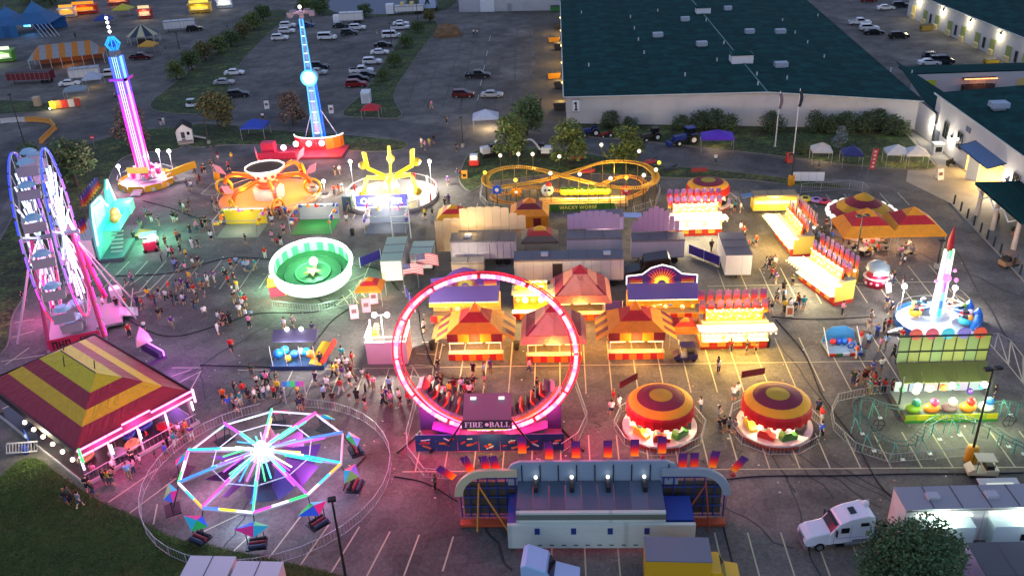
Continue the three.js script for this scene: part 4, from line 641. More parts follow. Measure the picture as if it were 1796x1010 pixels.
// ---------------------------------------------------------------- striped bumper car pavilion
{
  const F = G(122, 797, 4), Q = G(325, 690, 4), B = G(172, 584, 4), L = F.clone().add(B).sub(Q), mid = F.clone().add(B).multiplyScalar(0.5), ex = Q.clone().sub(F), ez = L.clone().sub(F), lx = ex.length(), lz = F.distanceTo(L), turn = Math.atan2(-ex.z, ex.x);
  const o = thing('bumper_car_pavilion', 'large pavilion with maroon and yellow ringed canvas roof and pink neon front', 'pavilion', V(mid.x, 0, mid.z), turn), hx = lx / 2, hz = lz / 2;
  const ring = (t, y) => ({ x: Math.max(0.05, hx * (1 - t)), z: Math.max(0.05, hz - hx * t), y });
  canopy(o, [ring(0, 4.0), ring(0.3, 4.9), ring(0.5, 5.6), ring(0.72, 6.3), ring(1.0, 7.0)], [0x9c1a32, 0xe0ac14, 0x9c1a32, 0xd8bc14], 'roof_panel');
  part(o, 'ridge_pole', bar([0, 7.02, -(hz - hx)], [0, 7.02, hz - hx], 0.06), MAT.darkSteel);
  for (const [x, z] of [[1, 2.4], [-2.5, -1], [0.5, -3.5]]) part(o, 'roof_spike', bar([x * 0.4, 6.6, z], [x * 0.4 + 0.2, 7.7, z], 0.05), MAT.black);
  for (const [x, z] of [[-1, 1], [1, 1], [1, -1], [-1, -1]]) { part(o, 'corner_post', slab(0.35, 3.7, 0.35, x * (hx - 0.3), 0.3, z * (hz - 0.3)), M(0x5a5560, 0.5)); }
  for (let i = 1; i < 4; i++) for (const s of [-1, 1]) part(o, 'post', slab(0.16, 3.7, 0.16, -hx + i * lx / 4, 0.3, s * (hz - 0.2)), MAT.white);
  part(o, 'floor_deck', slab(lx, 0.4, lz, 0, 0, 0), M(0x565a60, 0.3, 0.6));
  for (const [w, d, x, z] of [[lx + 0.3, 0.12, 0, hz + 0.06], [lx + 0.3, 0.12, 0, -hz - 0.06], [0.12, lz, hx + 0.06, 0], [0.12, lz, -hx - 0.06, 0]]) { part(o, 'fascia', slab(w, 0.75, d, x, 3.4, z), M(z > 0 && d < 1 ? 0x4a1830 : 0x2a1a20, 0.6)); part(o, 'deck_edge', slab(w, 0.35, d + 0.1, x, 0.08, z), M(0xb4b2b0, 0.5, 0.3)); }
  const fr = []; for (const [w, x0, x1] of [[0, -hx, hx]]) for (let i = 0; i < 26; i++) { const x = -hx + 0.4 + i * (lx - 0.8) / 25; fr.push(bar([x, 0.45, hz], [x, 1.25, hz], 0.02, 4)); } fr.push(bar([-hx, 1.3, hz], [hx, 1.3, hz], 0.05)); part(o, 'front_railing', fr, MAT.galv);
  // neon along the front: two stepped rows, white hot with pink
  for (let i = 0; i < 8; i++) { const x0 = -hx + i * lx / 8 + 0.04, x1 = -hx + (i + 1) * lx / 8 - 0.04, st = i > 2 && i < 5 ? 0.28 : 0; ledBar(o, [x0, 4.1 + st, hz + 0.24], [x1, 4.1 + st, hz + 0.24], 0.09, 0xff5cac, 9, 'neon_tube'); ledBar(o, [x0, 3.42, hz + 0.24], [x1, 3.42, hz + 0.24], 0.09, 0xff5cac, 9, 'neon_tube'); }
  for (let i = 0; i < 5; i++) { const x = -hx + 0.2 + i * (lx - 0.4) / 4; ledBar(o, [x, 1.9, hz + 0.1], [x, 2.9, hz + 0.1], 0.08, 0xffe8f0, 6); }
  for (let i = 0; i < 6; i++) { const z = hz - 0.6 - i * 1.9; part(o, 'bulb', ball(0.2, -hx - 0.25, 3.0, z, 8), glow(0xfff2d0, 10)); }
  for (const x of [-hx + 0.2, hx + 0.1]) ledBar(o, [x, 2.8, hz + 0.32], [x, 4.3, hz + 0.32], 0.12, x < 0 ? 0x30ff60 : 0xff9ae0, 4);
  for (const x of [-3.6, 0, 3.6]) lampLight(x, 3.6, hz + 1.0, 0xff4ca8, 75, o, 30);
  for (const [x, z] of [[-2, 2], [2, -2], [-2, -3], [2, 3]]) lampLight(x, 3.2, z, 0xff9ac0, 7, o, 20); lampLight(-hx - 0.8, 2.6, 2, 0xfff0cc, 70, o, 20);
  // entrance arch sign on the long side
  const s = part(o, 'entrance_sign', [box(0.5, 0.9, 3.6, hx + 2.0, 3.9, -1.0), box(3, 0.3, 0.4, hx + 1, 3.6, 0.8)], M(0x5a2a78, 0.5)); part(s, 'neon_tube', [bar([hx + 2.35, 3.5, -2.7], [hx + 2.35, 3.5, 0.7], 0.1), bar([hx + 2.35, 4.3, -2.7], [hx + 2.35, 4.3, 0.7], 0.1), bar([hx + 2.35, 3.5, 0.7], [hx + 2.35, 4.3, 0.7], 0.1)], glow(0xd060ff, 5)); part(o, 'sign_crest', extrude([[-0.9, 0], [0.9, 0], [0.7, 1.0], [0, 2.2], [-0.7, 1.0]], 0.2), M(0xd48cae, 0.5)).position.set(hx + 1.9, 4.4, -2.2); lampLight(hx + 3.2, 3.6, -1, 0xd868ff, 110, o, 20);
  // cars on the floor
  for (let i = 0; i < 9; i++) { const x = rr(-hx + 1.2, hx - 1.2), z = hz - 1.4 - (i % 3) * 1.9, cg = part(o, 'bumper_car', xf(lathe([[0, 0.1], [0.75, 0.12], [0.8, 0.4], [0.6, 0.62], [0, 0.55]], 12).scale(1.25, 1, 0.85), x, 0.42, z, 0, rr(0, TAU)), M(pick([0xc9a86a, 0x8a8f9a, 0x9c2030, 0x304a9a]), 0.3)); part(cg, 'pole', bar([x, 0.9, z], [x, 3.4, z], 0.025, 5), MAT.steel); }
}
{ const p = G(38, 795), o = thing('barrier_stack', 'folded grey steel barriers leaning together on the grass by the pavilion', 'barriers', p, 0.5); for (let i = 0; i < 5; i++) { const g = [], z = i * 0.22; g.push(bar([-1.3, 0.2, z], [1.3, 0.2, z], 0.03), bar([-1.3, 1.1, z], [1.3, 1.1, z], 0.03)); for (let k = 0; k <= 10; k++) g.push(bar([-1.3 + k * 0.26, 0.2, z], [-1.3 + k * 0.26, 1.1, z], 0.015, 4)); part(o, 'barrier', g, MAT.galv); } o.rotation.x = -0.5; }
{ const o = thing('drinks_machine', 'blue fronted drinks vending machine behind the striped pavilion', 'vending machine', G(60, 778), -0.8); part(o, 'cabinet', slab(1.0, 1.85, 0.85), M(0x1c2436, 0.5)); const s = part(o, 'lit_front_screen', box(0.8, 1.5, 0.05, 0, 1.05, 0.45), glow(0x2a62c8, 1.1)); part(s, 'logo', ball(0.22, 0, 1.2, 0.47, 12).scale(1, 1, 1), glow(0xd8e4ff, 0.9)); part(o, 'base', slab(1.02, 0.12, 0.87), MAT.black); }
{ const o = thing('blue_barrel', 'blue plastic barrel beside the folded barriers', 'barrel', G(45, 795)); part(o, 'body', lathe([[0, 0], [0.28, 0], [0.31, 0.3], [0.31, 0.6], [0.28, 0.9], [0, 0.9]], 16), M(0x1c3f8c, 0.5)); part(o, 'rim', xf(torus(0.29, 0.03, 20, 6), 0, 0.9, 0, PI / 2), M(0x1c3f8c, 0.5)); }

// ---------------------------------------------------------------- hang glider swing ride
{
  const c = G(472, 852), o = thing('glider_swing_ride', 'ten sided swing ride with rainbow gliders on white lit arms around a glowing hub', 'swing ride', c), N = 10, R = 7.25, h = 3.1, hubY = 3.9;
  part(o, 'centre_base', [cyl(2.2, 1.7, 0.6, 0, 0, 0, 16), cyl(0.7, 0.6, 3.2, 0, 0.5, 0, 12)], M(0x28304a, 0.6)); part(o, 'hub', cyl(1.0, 0.6, 0.9, 0, hubY - 0.6, 0, 16), MAT.white); part(o, 'hub_light', ball(0.55, 0, hubY + 0.5, 0, 14), glow(0xf4faff, 9));
  const P = (i, r, y) => { const a = (i + 0.22) / N * TAU; return V(Math.cos(a) * r, y, Math.sin(a) * r); };
  const hue = (t) => new THREE.Color().setHSL(((t % 1) + 1) % 1, 0.9, 0.5).getHex();
  for (let i = 0; i < N; i++) {
    part(o, 'arm', bar(P(i, 0.7, hubY), P(i, R, h + 0.1), 0.1, 6), M(0x9a9ca8, 0.5));
    ledBar(o, P(i, 1.0, hubY + 0.22), P(i, 3.9, hubY - 0.05), 0.1, [0xd8f0ff, 0x30d0ff, 0xff50e0, 0x40ffb0, 0x9060ff][i % 5], 2.1, 'arm_light'); ledBar(o, P(i, 4.0, hubY - 0.08), P(i, R, h + 0.28), 0.1, [0x20e0ff, 0xc040ff, 0x30ffa0, 0xff40b0, 0x4080ff][i % 5], 2.0, 'arm_light'); ledBar(o, P(i + 0.11, 2.2, hubY - 0.1), P(i + 0.05, 5.6, h + 0.3), 0.07, [0x30ffd0, 0xff50ff, 0x4080ff, 0xffd040][i % 4], 2, 'arm_light'); ledBar(o, P(i - 0.12, 1.6, hubY + 0.1), P(i - 0.26, 3.6, hubY - 0.5), 0.07, [0x30b0ff, 0xc850ff, 0x50ff90][i % 3], 2, 'strut_light');
    const near = P(i, R, 0).z > -1 || P(i, R, 0).x > 5;   // rim rail, the farther half unlit
    part(o, 'rim_rail', bar(P(i, R, h), P(i + 1, R, h), 0.1, 6), M(0xd6d8da, 0.5)); if (P(i + 0.5, R, 0).z > 0.2) for (let k = 0; k < 3; k++) ledBar(o, P(i, R, h + 0.2).lerp(P(i + 1, R, h + 0.2), k / 3 + 0.01), P(i, R, h + 0.2).lerp(P(i + 1, R, h + 0.2), (k + 1) / 3 - 0.01), 0.09, [[0xffa820, 0x20d0ff, 0xf0f4ff], [0x30ff70, 0xf0f4ff, 0xff40c0], [0xf0f4ff, 0xffd830, 0x4070ff]][i % 3][k], 2.4, 'rim_light');
    ledBar(o, P(i + 0.5, 0.9, hubY), P(i + 0.5, 3.3, hubY - 0.6), 0.08, [0xffffff, 0x40d0ff, 0xe060ff, 0x60ffb0, 0xffd860][i % 5], 2.2, 'strut_light'); part(o, 'brace_ring', bar(P(i, 4.4, hubY - 0.25), P(i + 1, 4.4, hubY - 0.25), 0.05, 5), M(0xc8cad4, 0.5));
    // two struts down from every arm and a coloured pennant sail between arms
    part(o, 'strut', [bar(P(i + 0.14, 1.0, hubY + 0.1), P(i, 4.6, hubY - 0.35), 0.06, 5), bar(P(i - 0.14, 1.0, hubY + 0.1), P(i, 4.6, hubY - 0.35), 0.06, 5)], M(0xd4d6e0, 0.5)); ledBar(o, P(i + 0.16, 1.1, hubY + 0.2), P(i + 0.05, 4.4, hubY - 0.15), 0.06, [0x40e0ff, 0x6a8cff, 0x50ffb0, 0xd070ff][i % 4], 3, 'strut_light');
    part(o, 'sail', quads([[P(i, 2.2, hubY - 0.5), P(i, 5.2, h - 0.3), P(i + 0.42, 4.0, 1.3)], [P(i + 0.42, 4.0, 1.3), P(i + 0.5, 2.2, 1.6), P(i, 2.2, hubY - 0.5)]]), M([0x70307a, 0x584090, 0x28588c, 0x803474][i % 4], 0.6));
    // glider: kite wing in coloured segments and a prone seat hung outside the rim
    const q = P(i, R + 0.8, h - 0.75), out = P(i, 1, 0), side = V(-out.z, 0, out.x), w = part(o, 'glider', bar(P(i, R, h), P(i, R + 0.9, 0.9), 0.05, 5), MAT.darkSteel);
    const nose = q.clone().addScaledVector(side, 1.6).add(V(0, 0.1, 0)), tail = q.clone().addScaledVector(side, -1.2), o1 = q.clone().addScaledVector(out, 0.75).add(V(0, -0.35, 0)), o2 = q.clone().addScaledVector(out, -0.6).add(V(0, 0.2, 0));
    const cs = [0x20c050, 0x2060e0, 0xe02080, 0x18b8d0];
    [[nose, o1, q], [o1, tail, q], [tail, o2, q], [o2, nose, q]].forEach((t, k) => part(w, 'wing_panel', quads([[t[0], t[1], t[2].clone().add(V(0, 0.25, 0))]]), M(cs[(k + i) % 4], 0.45)));
    const b = P(i, R + 1.0, 0.75), ry = Math.atan2(-side.z, side.x); part(w, 'seat_frame', [box(1.7, 0.1, 1.3, b.x, b.y, b.z, ry), bar(b.clone().addScaledVector(side, 0.7), b.clone().addScaledVector(side, 0.7).add(V(0, 1.3, 0)), 0.04), bar(b.clone().addScaledVector(side, -0.7), b.clone().addScaledVector(side, -0.7).add(V(0, 1.3, 0)), 0.04)], MAT.darkSteel);
    if (i < 4 || i === 9) for (let k = -1; k <= 1; k++) { const e = b.clone().addScaledVector(out, k * 0.42); part(w, 'rider_pad', bar(e.clone().addScaledVector(side, -0.75).add(V(0, 0.22, 0)), e.clone().addScaledVector(side, 0.6).add(V(0, 0.18, 0)), 0.16, 8), M([0x1a1c20, 0x6a2028, 0x20304a][k + 1], 0.8)); }
  }
  lampLight(0, hubY + 1.6, 0, 0xdcd8ff, 300, o, 60); for (let i = 0; i < 5; i++) { const p = P(i * 2 + 0.5, 5.5, 2.2); lampLight(p.x, p.y, p.z, [0xd8b0ff, 0xb0d8ff, 0xff9ae8, 0xc0ffe8, 0xd0b8ff][i], 60, o, 30); }
  const f1 = ringPts(G(472, 840), 11.1, 36).map((p) => p); fence(f1.slice(0, 26), 'grey steel safety fence around the near half of the glider swing ride'); fence(f1.slice(27), 'grey steel safety fence around the far half of the glider swing ride');
}
{ const p = G(520, 708), o = thing('ride_entrance_arch', 'small entrance gate with a rainbow striped sign at the glider swing fence', 'gate', p); for (const x of [-1.1, 1.1]) part(o, 'post', slab(0.12, 2.3, 0.12, x), MAT.galv); ['#2060e0', '#18b0d0', '#20d050', '#a040e0', '#e030a0'].forEach((c, i) => part(o, 'led_sign_panel', box(0.44, 0.55, 0.12, -0.88 + i * 0.44, 2.45, 0, 0, -0.5), glow(c, 0.8))); }
// ---------------------------------------------------------------- the great red loop
{
  const base = G(862, 765), z = base.z, R = 8.2, cy = 9.2, o = thing('loop_ride', 'giant upright red ring lit by white pink lights with a train of seats', 'thrill ride', V(base.x, 0, z));
  part(o, 'ring_track', xf(torus(R, 0.2, 96, 8), 0, cy, 0), M(0xa3121e, 0.45)); part(o, 'outer_ring', xf(torus(R + 0.36, 0.07, 96, 6), 0, cy, 0.1), M(0xc21830, 0.4)); part(o, 'inner_ring', xf(torus(R - 0.4, 0.07, 96, 6), 0, cy, -0.3), M(0x8a0f1c, 0.4));
  for (let i = 0; i < 48; i++) { const a = i / 48 * TAU; part(o, 'ring_strut', bar([Math.cos(a) * (R - 0.4), cy + Math.sin(a) * (R - 0.4), -0.3], [Math.cos(a) * (R + 0.36), cy + Math.sin(a) * (R + 0.36), 0.1], 0.04, 4), M(0xb01828, 0.5)); }
  for (let s = 0; s < 12; s++) for (let k = 0; k < 9; k++) { const a0 = (s + 0.035 + k * 0.1035) / 12 * TAU + 0.02, a1 = a0 + 0.1035 / 12 * TAU * 0.86; ledBar(o, [Math.cos(a0) * R, cy + Math.sin(a0) * R, 0.36], [Math.cos(a1) * R, cy + Math.sin(a1) * R, 0.3], 0.19, k % 4 === 1 ? 0xff5c98 : 0xff7aa8, 5, 'ring_light'); }
  for (let i = 0; i < 12; i++) { const a = (i + 0.5) / 12 * TAU; lampLight(Math.cos(a) * (R - 0.2), cy + Math.sin(a) * (R - 0.2), 1.2, 0xff3068, 150, o, 40); if (Math.sin(a) < 0.3) lampLight(Math.cos(a) * (R + 0.9), Math.max(1.2, cy + Math.sin(a) * R), -1.2, 0xff2050, 30, o, 40); }
  // train of seats inside the lower half of the ring
  for (let i = 0; i < 22; i++) { const a = PI * (1.16 + i * 0.031), r = R - 1.15, x = Math.cos(a) * r, y = cy + Math.sin(a) * r, g = part(o, 'seat_row', box(0.62, 0.5, 2.0, x, y, -0.3, 0, 0, a + PI / 2), M(0x6a6c74, 0.6)); part(g, 'seat_back', box(0.14, 0.75, 1.9, x + Math.cos(a) * -0.5, y + Math.sin(a) * -0.5, -0.3, 0, 0, a + PI / 2), M(i % 2 ? 0x2a2c34 : 0xc0402a, 0.6)); }
  part(o, 'train_chassis', xf(torus(R - 0.8, 0.16, 40, 6, PI * 0.72), 0, cy, 0.7, 0, 0, PI * 1.14), M(0xe0ddd2, 0.5)); part(o, 'train_chassis', xf(torus(R - 1.1, 0.1, 40, 6, PI * 0.72), 0, cy, 0.95, 0, 0, PI * 1.14), M(0xd8801c, 0.5));
  // base: platform, painted front boards, stilts
  part(o, 'platform', slab(13.5, 0.5, 3.4, 0, 0.5, -0.6), M(0x3a3440, 0.6));
  const cols = [0xc83030, 0xd8d8d8, 0xd86a28];
  for (let i = 0; i < 7; i++) { const b = part(o, 'front_board', box(1.95, 1.75, 0.1, -6.0 + i * 2, 0.95, 2.2, 0, -0.12), M(0x1e3468, 0.6)); for (let k = 0; k < 4; k++) part(b, 'flame_mark', box(rr(0.35, 0.9), rr(0.08, 0.2), 0.04, -6.0 + i * 2 + rr(-0.6, 0.6), 0.95 + rr(-0.55, 0.55), 2.31 + k * 0.004, 0, -0.12, rr(-0.6, 0.6)), M(cols[k % 3], 0.6)); }
  for (const x of [-6.6, -4.2, 4.2, 6.6]) { part(o, 'support_post', bar([x, 0, -1.2], [x * 0.72, 3.2, -0.6], 0.16, 8), M(0x24386c, 0.5)); part(o, 'outrigger', bar([x, 0.2, -1], [x * 1.32, 0.2, 2.6], 0.14, 6), MAT.darkSteel); }
  for (const s of [-1, 1]) { part(o, 'side_tower', slab(1.5, 3.2, 1.6, s * 6.0, 0.4, -0.6), M(0x2a2f58, 0.5)); const m = part(o, 'ramp', box(2.6, 0.16, 1.4, s * 4.2, 1.5, 0.7, 0, 0, s * 0.3), M(0x5a2a78, 0.5)); lampLight(s * 4.4, 2.6, 1.4, s < 0 ? 0xe040ff : 0xff6a20, 14, o, 10); }
  // roofed name board
  part(o, 'sign_roof', box(4.4, 0.12, 3.0, 0, 4.7, 2.0, 0, 0.5), M(0x4d5260, 0.5)); for (const s of [-1, 1]) { part(o, 'sign_leg', bar([s * 2.1, 4.0, 2.6], [s * 3.9, 1.0, 2.6], 0.1, 6), MAT.darkSteel); part(o, 'spot_lamp', box(0.5, 0.12, 0.3, s * 1.3, 5.4, 1.4), glow(0xffffff, 2)); }
  const sg = part(o, 'name_sign', box(4.6, 0.8, 0.14, 0, 3.85, 3.35, 0, -0.5), M(0x3a1e30, 0.5)); const cv = document.createElement('canvas'); cv.width = 512; cv.height = 96; const x = cv.getContext('2d'); x.fillStyle = '#2a1830'; x.fillRect(0, 0, 512, 96); x.fillStyle = '#f0d0dc'; x.font = 'bold 80px serif'; x.textAlign = 'center'; x.textBaseline = 'middle'; x.fillText('FIRE', 118, 50); x.fillText('BALL', 388, 50); x.beginPath(); x.arc(256, 50, 20, 0, TAU); x.fill();
  const tx = new THREE.CanvasTexture(cv); tx.colorSpace = THREE.SRGBColorSpace; const l = part(sg, 'lettering', new THREE.PlaneGeometry(4.5, 0.76), new THREE.MeshStandardMaterial({ map: tx, roughness: 0.6 })); l.position.set(0, 3.92, 3.42); l.rotation.x = -0.5;
  part(o, 'light_board', box(3.6, 0.5, 0.1, 0, 3.2, 2.9, 0, -0.4), glow(0xf0e070, 1.2)); lampLight(0, 2.6, 3.2, 0xffe890, 26, o, 8);
  const fz = (px, py) => G(px, py); fence([[735, 690], [714, 772], [716, 800], [745, 838], [790, 842]].map((p) => fz(...p)), 'grey fence bent around one end of the red loop', 1.1); fence([[1010, 680], [1030, 740], [1014, 775], [985, 795]].map((p) => fz(...p)), 'grey fence bent around the other end of the red loop', 1.1);
}
// ---------------------------------------------------------------- drop tower in blue, violet and pink
const rampColor = (t, stops) => { const c = new THREE.Color(); for (let i = 0; i < stops.length - 1; i++) if (t <= stops[i + 1][0] || i === stops.length - 2) { const k = Math.max(0, Math.min(1, (t - stops[i][0]) / (stops[i + 1][0] - stops[i][0]))); c.set(stops[i][1]).lerp(new THREE.Color(stops[i + 1][1]), k); break; } return '#' + c.getHexString(); };
{
  const c = G(258, 322), o = thing('drop_tower', 'tall drop tower lit from blue at the top to pink at its round base', 'thrill ride', c), H1 = 21.9, w = 0.66;
  part(o, 'mast', slab(w * 2, H1, w * 2, 0, 0.8), M(0x70727e, 0.5, 0.3));
  const stops = [[0, '#ff1040'], [0.22, '#ff10a0'], [0.5, '#e020ff'], [0.75, '#5030ff'], [1, '#0a60ff']], n = 10;
  for (let i = 0; i < n; i++) {
    const y0 = 1.6 + i * 2.02, y1 = y0 + 1.97, col = rampColor((i + 0.5) / n, stops);
    for (const [x, z] of [[-w, w], [w, w], [w, -w], [-w, -w]]) ledBar(o, [x * 1.12, y0, z * 1.12], [x * 1.12, y1, z * 1.12], 0.17, col, 2.6, 'corner_light');
    for (const u of [-0.34, 0, 0.34]) { ledBar(o, [u, y0, w + 0.08], [u, y1, w + 0.08], 0.055, i > 7 ? 0xa0dcff : 0xffd8ff, 2.4, 'mast_light'); ledBar(o, [w + 0.08, y0, u], [w + 0.08, y1, u], 0.055, i > 7 ? 0x80c8ff : 0xffb0ff, 2.4, 'mast_light'); }
    if (i % 3 === 1) { lampLight(0, (y0 + y1) / 2, w + 1.8, col, 60, o, 20); }
  }
  part(o, 'carriage', [box(2.8, 0.35, 0.4, 0, 18.2, 1.2), box(0.4, 0.35, 2.8, 1.2, 18.2, 0)], M(0xc848c0, 0.5));
  const Y = 22.6; for (let i = 0; i < 10; i++) { const a = i / 10 * TAU, p = (r, y) => V(Math.cos(a) * r, y, Math.sin(a) * r); ledBar(o, p(0.5, Y), p(1.15, Y + 1.1), 0.08, 0x1490ff, 2, 'crown_light'); ledBar(o, p(1.15, Y + 1.1), p(0.4, Y + 2.2), 0.08, 0x20a0ff, 2, 'crown_light'); } part(o, 'crown_core', ball(0.55, 0, Y + 1.1, 0), M(0x1c50c0, 0.4));
  part(o, 'spire', bar([0, Y + 2.4, 0], [0, Y + 5.6, 0], 0.06), MAT.steel); for (let i = 0; i < 4; i++) part(o, 'spire_bulb', ball(0.24, 0, Y + 3 + i * 0.7, 0, 8), glow(0xf4ecff, 8));
  const gond = part(o, 'gondola_ring', xf(torus(1.9, 0.35, 20, 6), 0, 2.5, 0, PI / 2), M(0xc84a9c, 0.5)); for (let i = 0; i < 12; i++) { const a = i / 12 * TAU; part(gond, 'seat', box(0.6, 1.1, 0.5, Math.cos(a) * 2.4, 2.3, Math.sin(a) * 2.4, -a), M(i % 2 ? 0xd8d0dc : 0xb83078, 0.5)); }
  part(o, 'platform', lathe([[0, 0.7], [4.4, 0.7], [4.5, 0.6], [4.5, 0]], 10), M(0xb3a9b8, 0.6)); for (let i = 0; i < 10; i++) { const a0 = (i + 0.03) / 10 * TAU, a1 = (i + 0.97) / 10 * TAU, r = 4.62; part(o, 'platform_board', quads([[[Math.cos(a0) * r, 0.05, Math.sin(a0) * r], [Math.cos(a1) * r, 0.05, Math.sin(a1) * r], [Math.cos(a1) * r, 1.15, Math.sin(a1) * r], [Math.cos(a0) * r, 1.15, Math.sin(a0) * r]]]), M(0xd29a18, 0.6)); part(o, 'platform_rail', bar([Math.cos(a0) * r, 1.9, Math.sin(a0) * r], [Math.cos(a1) * r, 1.9, Math.sin(a1) * r], 0.04), MAT.galv); }
  part(o, 'name_board', box(3.6, 1.0, 0.2, 0.2, 3.4, 2.7, 0, -0.2), glow(0xf0d818, 0.8)); part(o, 'side_wing', box(5.4, 1.2, 0.16, 5.6, 1.8, -1.6, 0.7, 0, 0.12), M(0xd29a18, 0.6)); const st = []; for (let i = 0; i < 4; i++) st.push(slab(1.6, 0.14, 0.45, 0.4, 0.1 + i * 0.15, 5.8 - i * 0.4)); part(o, 'steps', st, MAT.galv);
  for (const [x, z, y] of [[1.4, -3.6, 4.6], [-3.2, 2.2, 4.0], [3.8, -2.6, 4.8]]) { part(o, 'lamp_post', bar([x, 0.7, z], [x, y, z], 0.06), MAT.steel); part(o, 'lamp_globe', ball(0.32, x, y, z, 12), glow(0xffffff, 20)); lampLight(x, y - 0.6, z + 0.6, 0xfff0f8, 190, o, 20); }
  lampLight(0, 4.6, 4.2, 0xff50b0, 120, o, 20);
}
// ---------------------------------------------------------------- swinging tower ride in white and blue
{
  const c = G(562, 258), o = thing('swing_tower', 'tall white and blue lit mast ride with a round hub and red base panels', 'thrill ride', c), ringY = 13.2;
  const mast = part(o, 'lower_mast', xf(new THREE.CylinderGeometry(0.85, 1.25, ringY, 4, 1), 0, ringY / 2, 0, 0, PI / 4), M(0x6c7c94, 0.5)); part(o, 'upper_arm', xf(new THREE.CylinderGeometry(0.36, 0.75, 9.6, 4, 1), 0, ringY + 5.6, 0, 0, PI / 4), M(0x6c7c94, 0.5));
  for (let i = 0; i < 6; i++) { const y0 = 0.8 + i * 1.95, y1 = y0 + 1.85, wd = 0.86 - i * 0.045; for (const s of [-1, 1]) { ledBar(o, [s * wd, y0, wd + 0.08], [s * (wd - 0.05), y1, wd + 0.03], 0.13, 0x3c9cff, 2.6, 'mast_light'); ledBar(o, [wd + 0.1, y0, s * wd], [wd + 0.05, y1, s * wd], 0.13, 0x1060ff, 2.6, 'mast_light'); } ledBar(o, [-wd * 0.6, y0 + 0.3, wd + 0.1], [wd * 0.6, y0 + 0.3, wd + 0.1], 0.08, 0xc8e8ff, 3, 'mast_light'); }
  for (let i = 0; i < 6; i++) { const y0 = ringY + 1.3 + i * 1.5, y1 = y0 + 1.42, wd = 0.55 - i * 0.045; for (const s of [-1, 1]) ledBar(o, [s * wd, y0, wd + 0.06], [s * (wd - 0.05), y1, wd], 0.11, 0x3c9cff, 2.6, 'arm_light'); ledBar(o, [-wd * 0.8, y0, wd + 0.1], [wd * 0.8, y0, wd + 0.1], 0.07, 0xc8e8ff, 3, 'arm_light'); }
  part(o, 'hub_drum', xf(new THREE.CylinderGeometry(1.35, 1.35, 1.6, 24), 0, ringY, 0.2, PI / 2), M(0x9ec8ec, 0.4)); for (let i = 0; i < 16; i++) { const a = i / 16 * TAU, b = (i + 1) / 16 * TAU; ledBar(o, [Math.cos(a) * 1.4, ringY + Math.sin(a) * 1.4, 1.05], [Math.cos(b) * 1.4, ringY + Math.sin(b) * 1.4, 1.05], 0.14, 0x40a8ff, 2.6, 'hub_light'); } part(o, 'hub_lamp', xf(new THREE.CylinderGeometry(0.85, 0.85, 0.1, 20), 0, ringY, 1.06, PI / 2), glow(0xd8f0ff, 3));
  const ty = ringY + 11.2; part(o, 'gondola_hub', ball(0.5, 0, ty, 0), M(0xd8a8b8, 0.5)); for (let i = 0; i < 5; i++) { const a = i / 5 * TAU; const g = part(o, 'gondola_arm', bar([0, ty, 0], [Math.cos(a) * 1.9, ty + 0.2, Math.sin(a) * 1.9], 0.12), M(0xb89aa8, 0.5)); part(g, 'seat', box(0.9, 0.9, 0.8, Math.cos(a) * 2.0, ty - 0.1, Math.sin(a) * 2.0, -a), M(0x7a6a78, 0.6)); } part(o, 'top_lamp', ball(0.3, 0, ty + 1.0, 0), glow(0xffffff, 5));
  for (const s of [-1, 1]) part(o, 'stay', bar([s * 0.8, 7, -0.6], [s * 3.6, 0.4, -2], 0.09), M(0xb8c4d4, 0.5));
  for (let i = 0; i < 8; i++) { const a = PI * (0.02 + i * 0.12), b = a + PI * 0.115, r = 4.6; part(o, 'base_panel', quads([[[Math.cos(a) * r, 0.4, Math.sin(a) * r * 0.62], [Math.cos(b) * r, 0.4, Math.sin(b) * r * 0.62], [Math.cos(b) * r, 2.5, Math.sin(b) * r * 0.62], [Math.cos(a) * r, 2.5, Math.sin(a) * r * 0.62]]]), M(i < 3 ? 0xd8701c : 0xc01c28, 0.5)); ledBar(o, [Math.cos(a) * r, 2.65, Math.sin(a) * r * 0.62], [Math.cos(b) * r, 2.65, Math.sin(b) * r * 0.62], 0.12, 0xffffff, 3, 'panel_light'); }
  for (let i = 0; i < 4; i++) { part(o, 'lamp_dish', ball(0.5, -6 + i * 2.4, 1.2 + (i > 0 ? 0.6 : 0), 3.2, 12), glow(0xf8f4ff, 8)); lampLight(-6 + i * 2.4, 2.6, 4.3, 0xff5a5a, 50, o, 10); }
  part(o, 'deck', slab(15, 0.35, 6.5, -2, 0, 3.4), M(0x8a2038, 0.6)); part(o, 'ticket_booth', slab(2.4, 2.2, 1.6, -8.6, 0.3, 3.6), M(0xc02048, 0.5)); part(o, 'queue_wall', slab(7, 1.1, 0.15, -6.4, 0.3, 6.6), M(0xb81c48, 0.5));
  lampLight(0, 6, 3.4, 0x60b0ff, 130, o, 20); lampLight(0, ringY, 3.2, 0x70b8ff, 110, o, 20); lampLight(3, 2.6, 4.6, 0xff7a30, 130, o, 10);
}
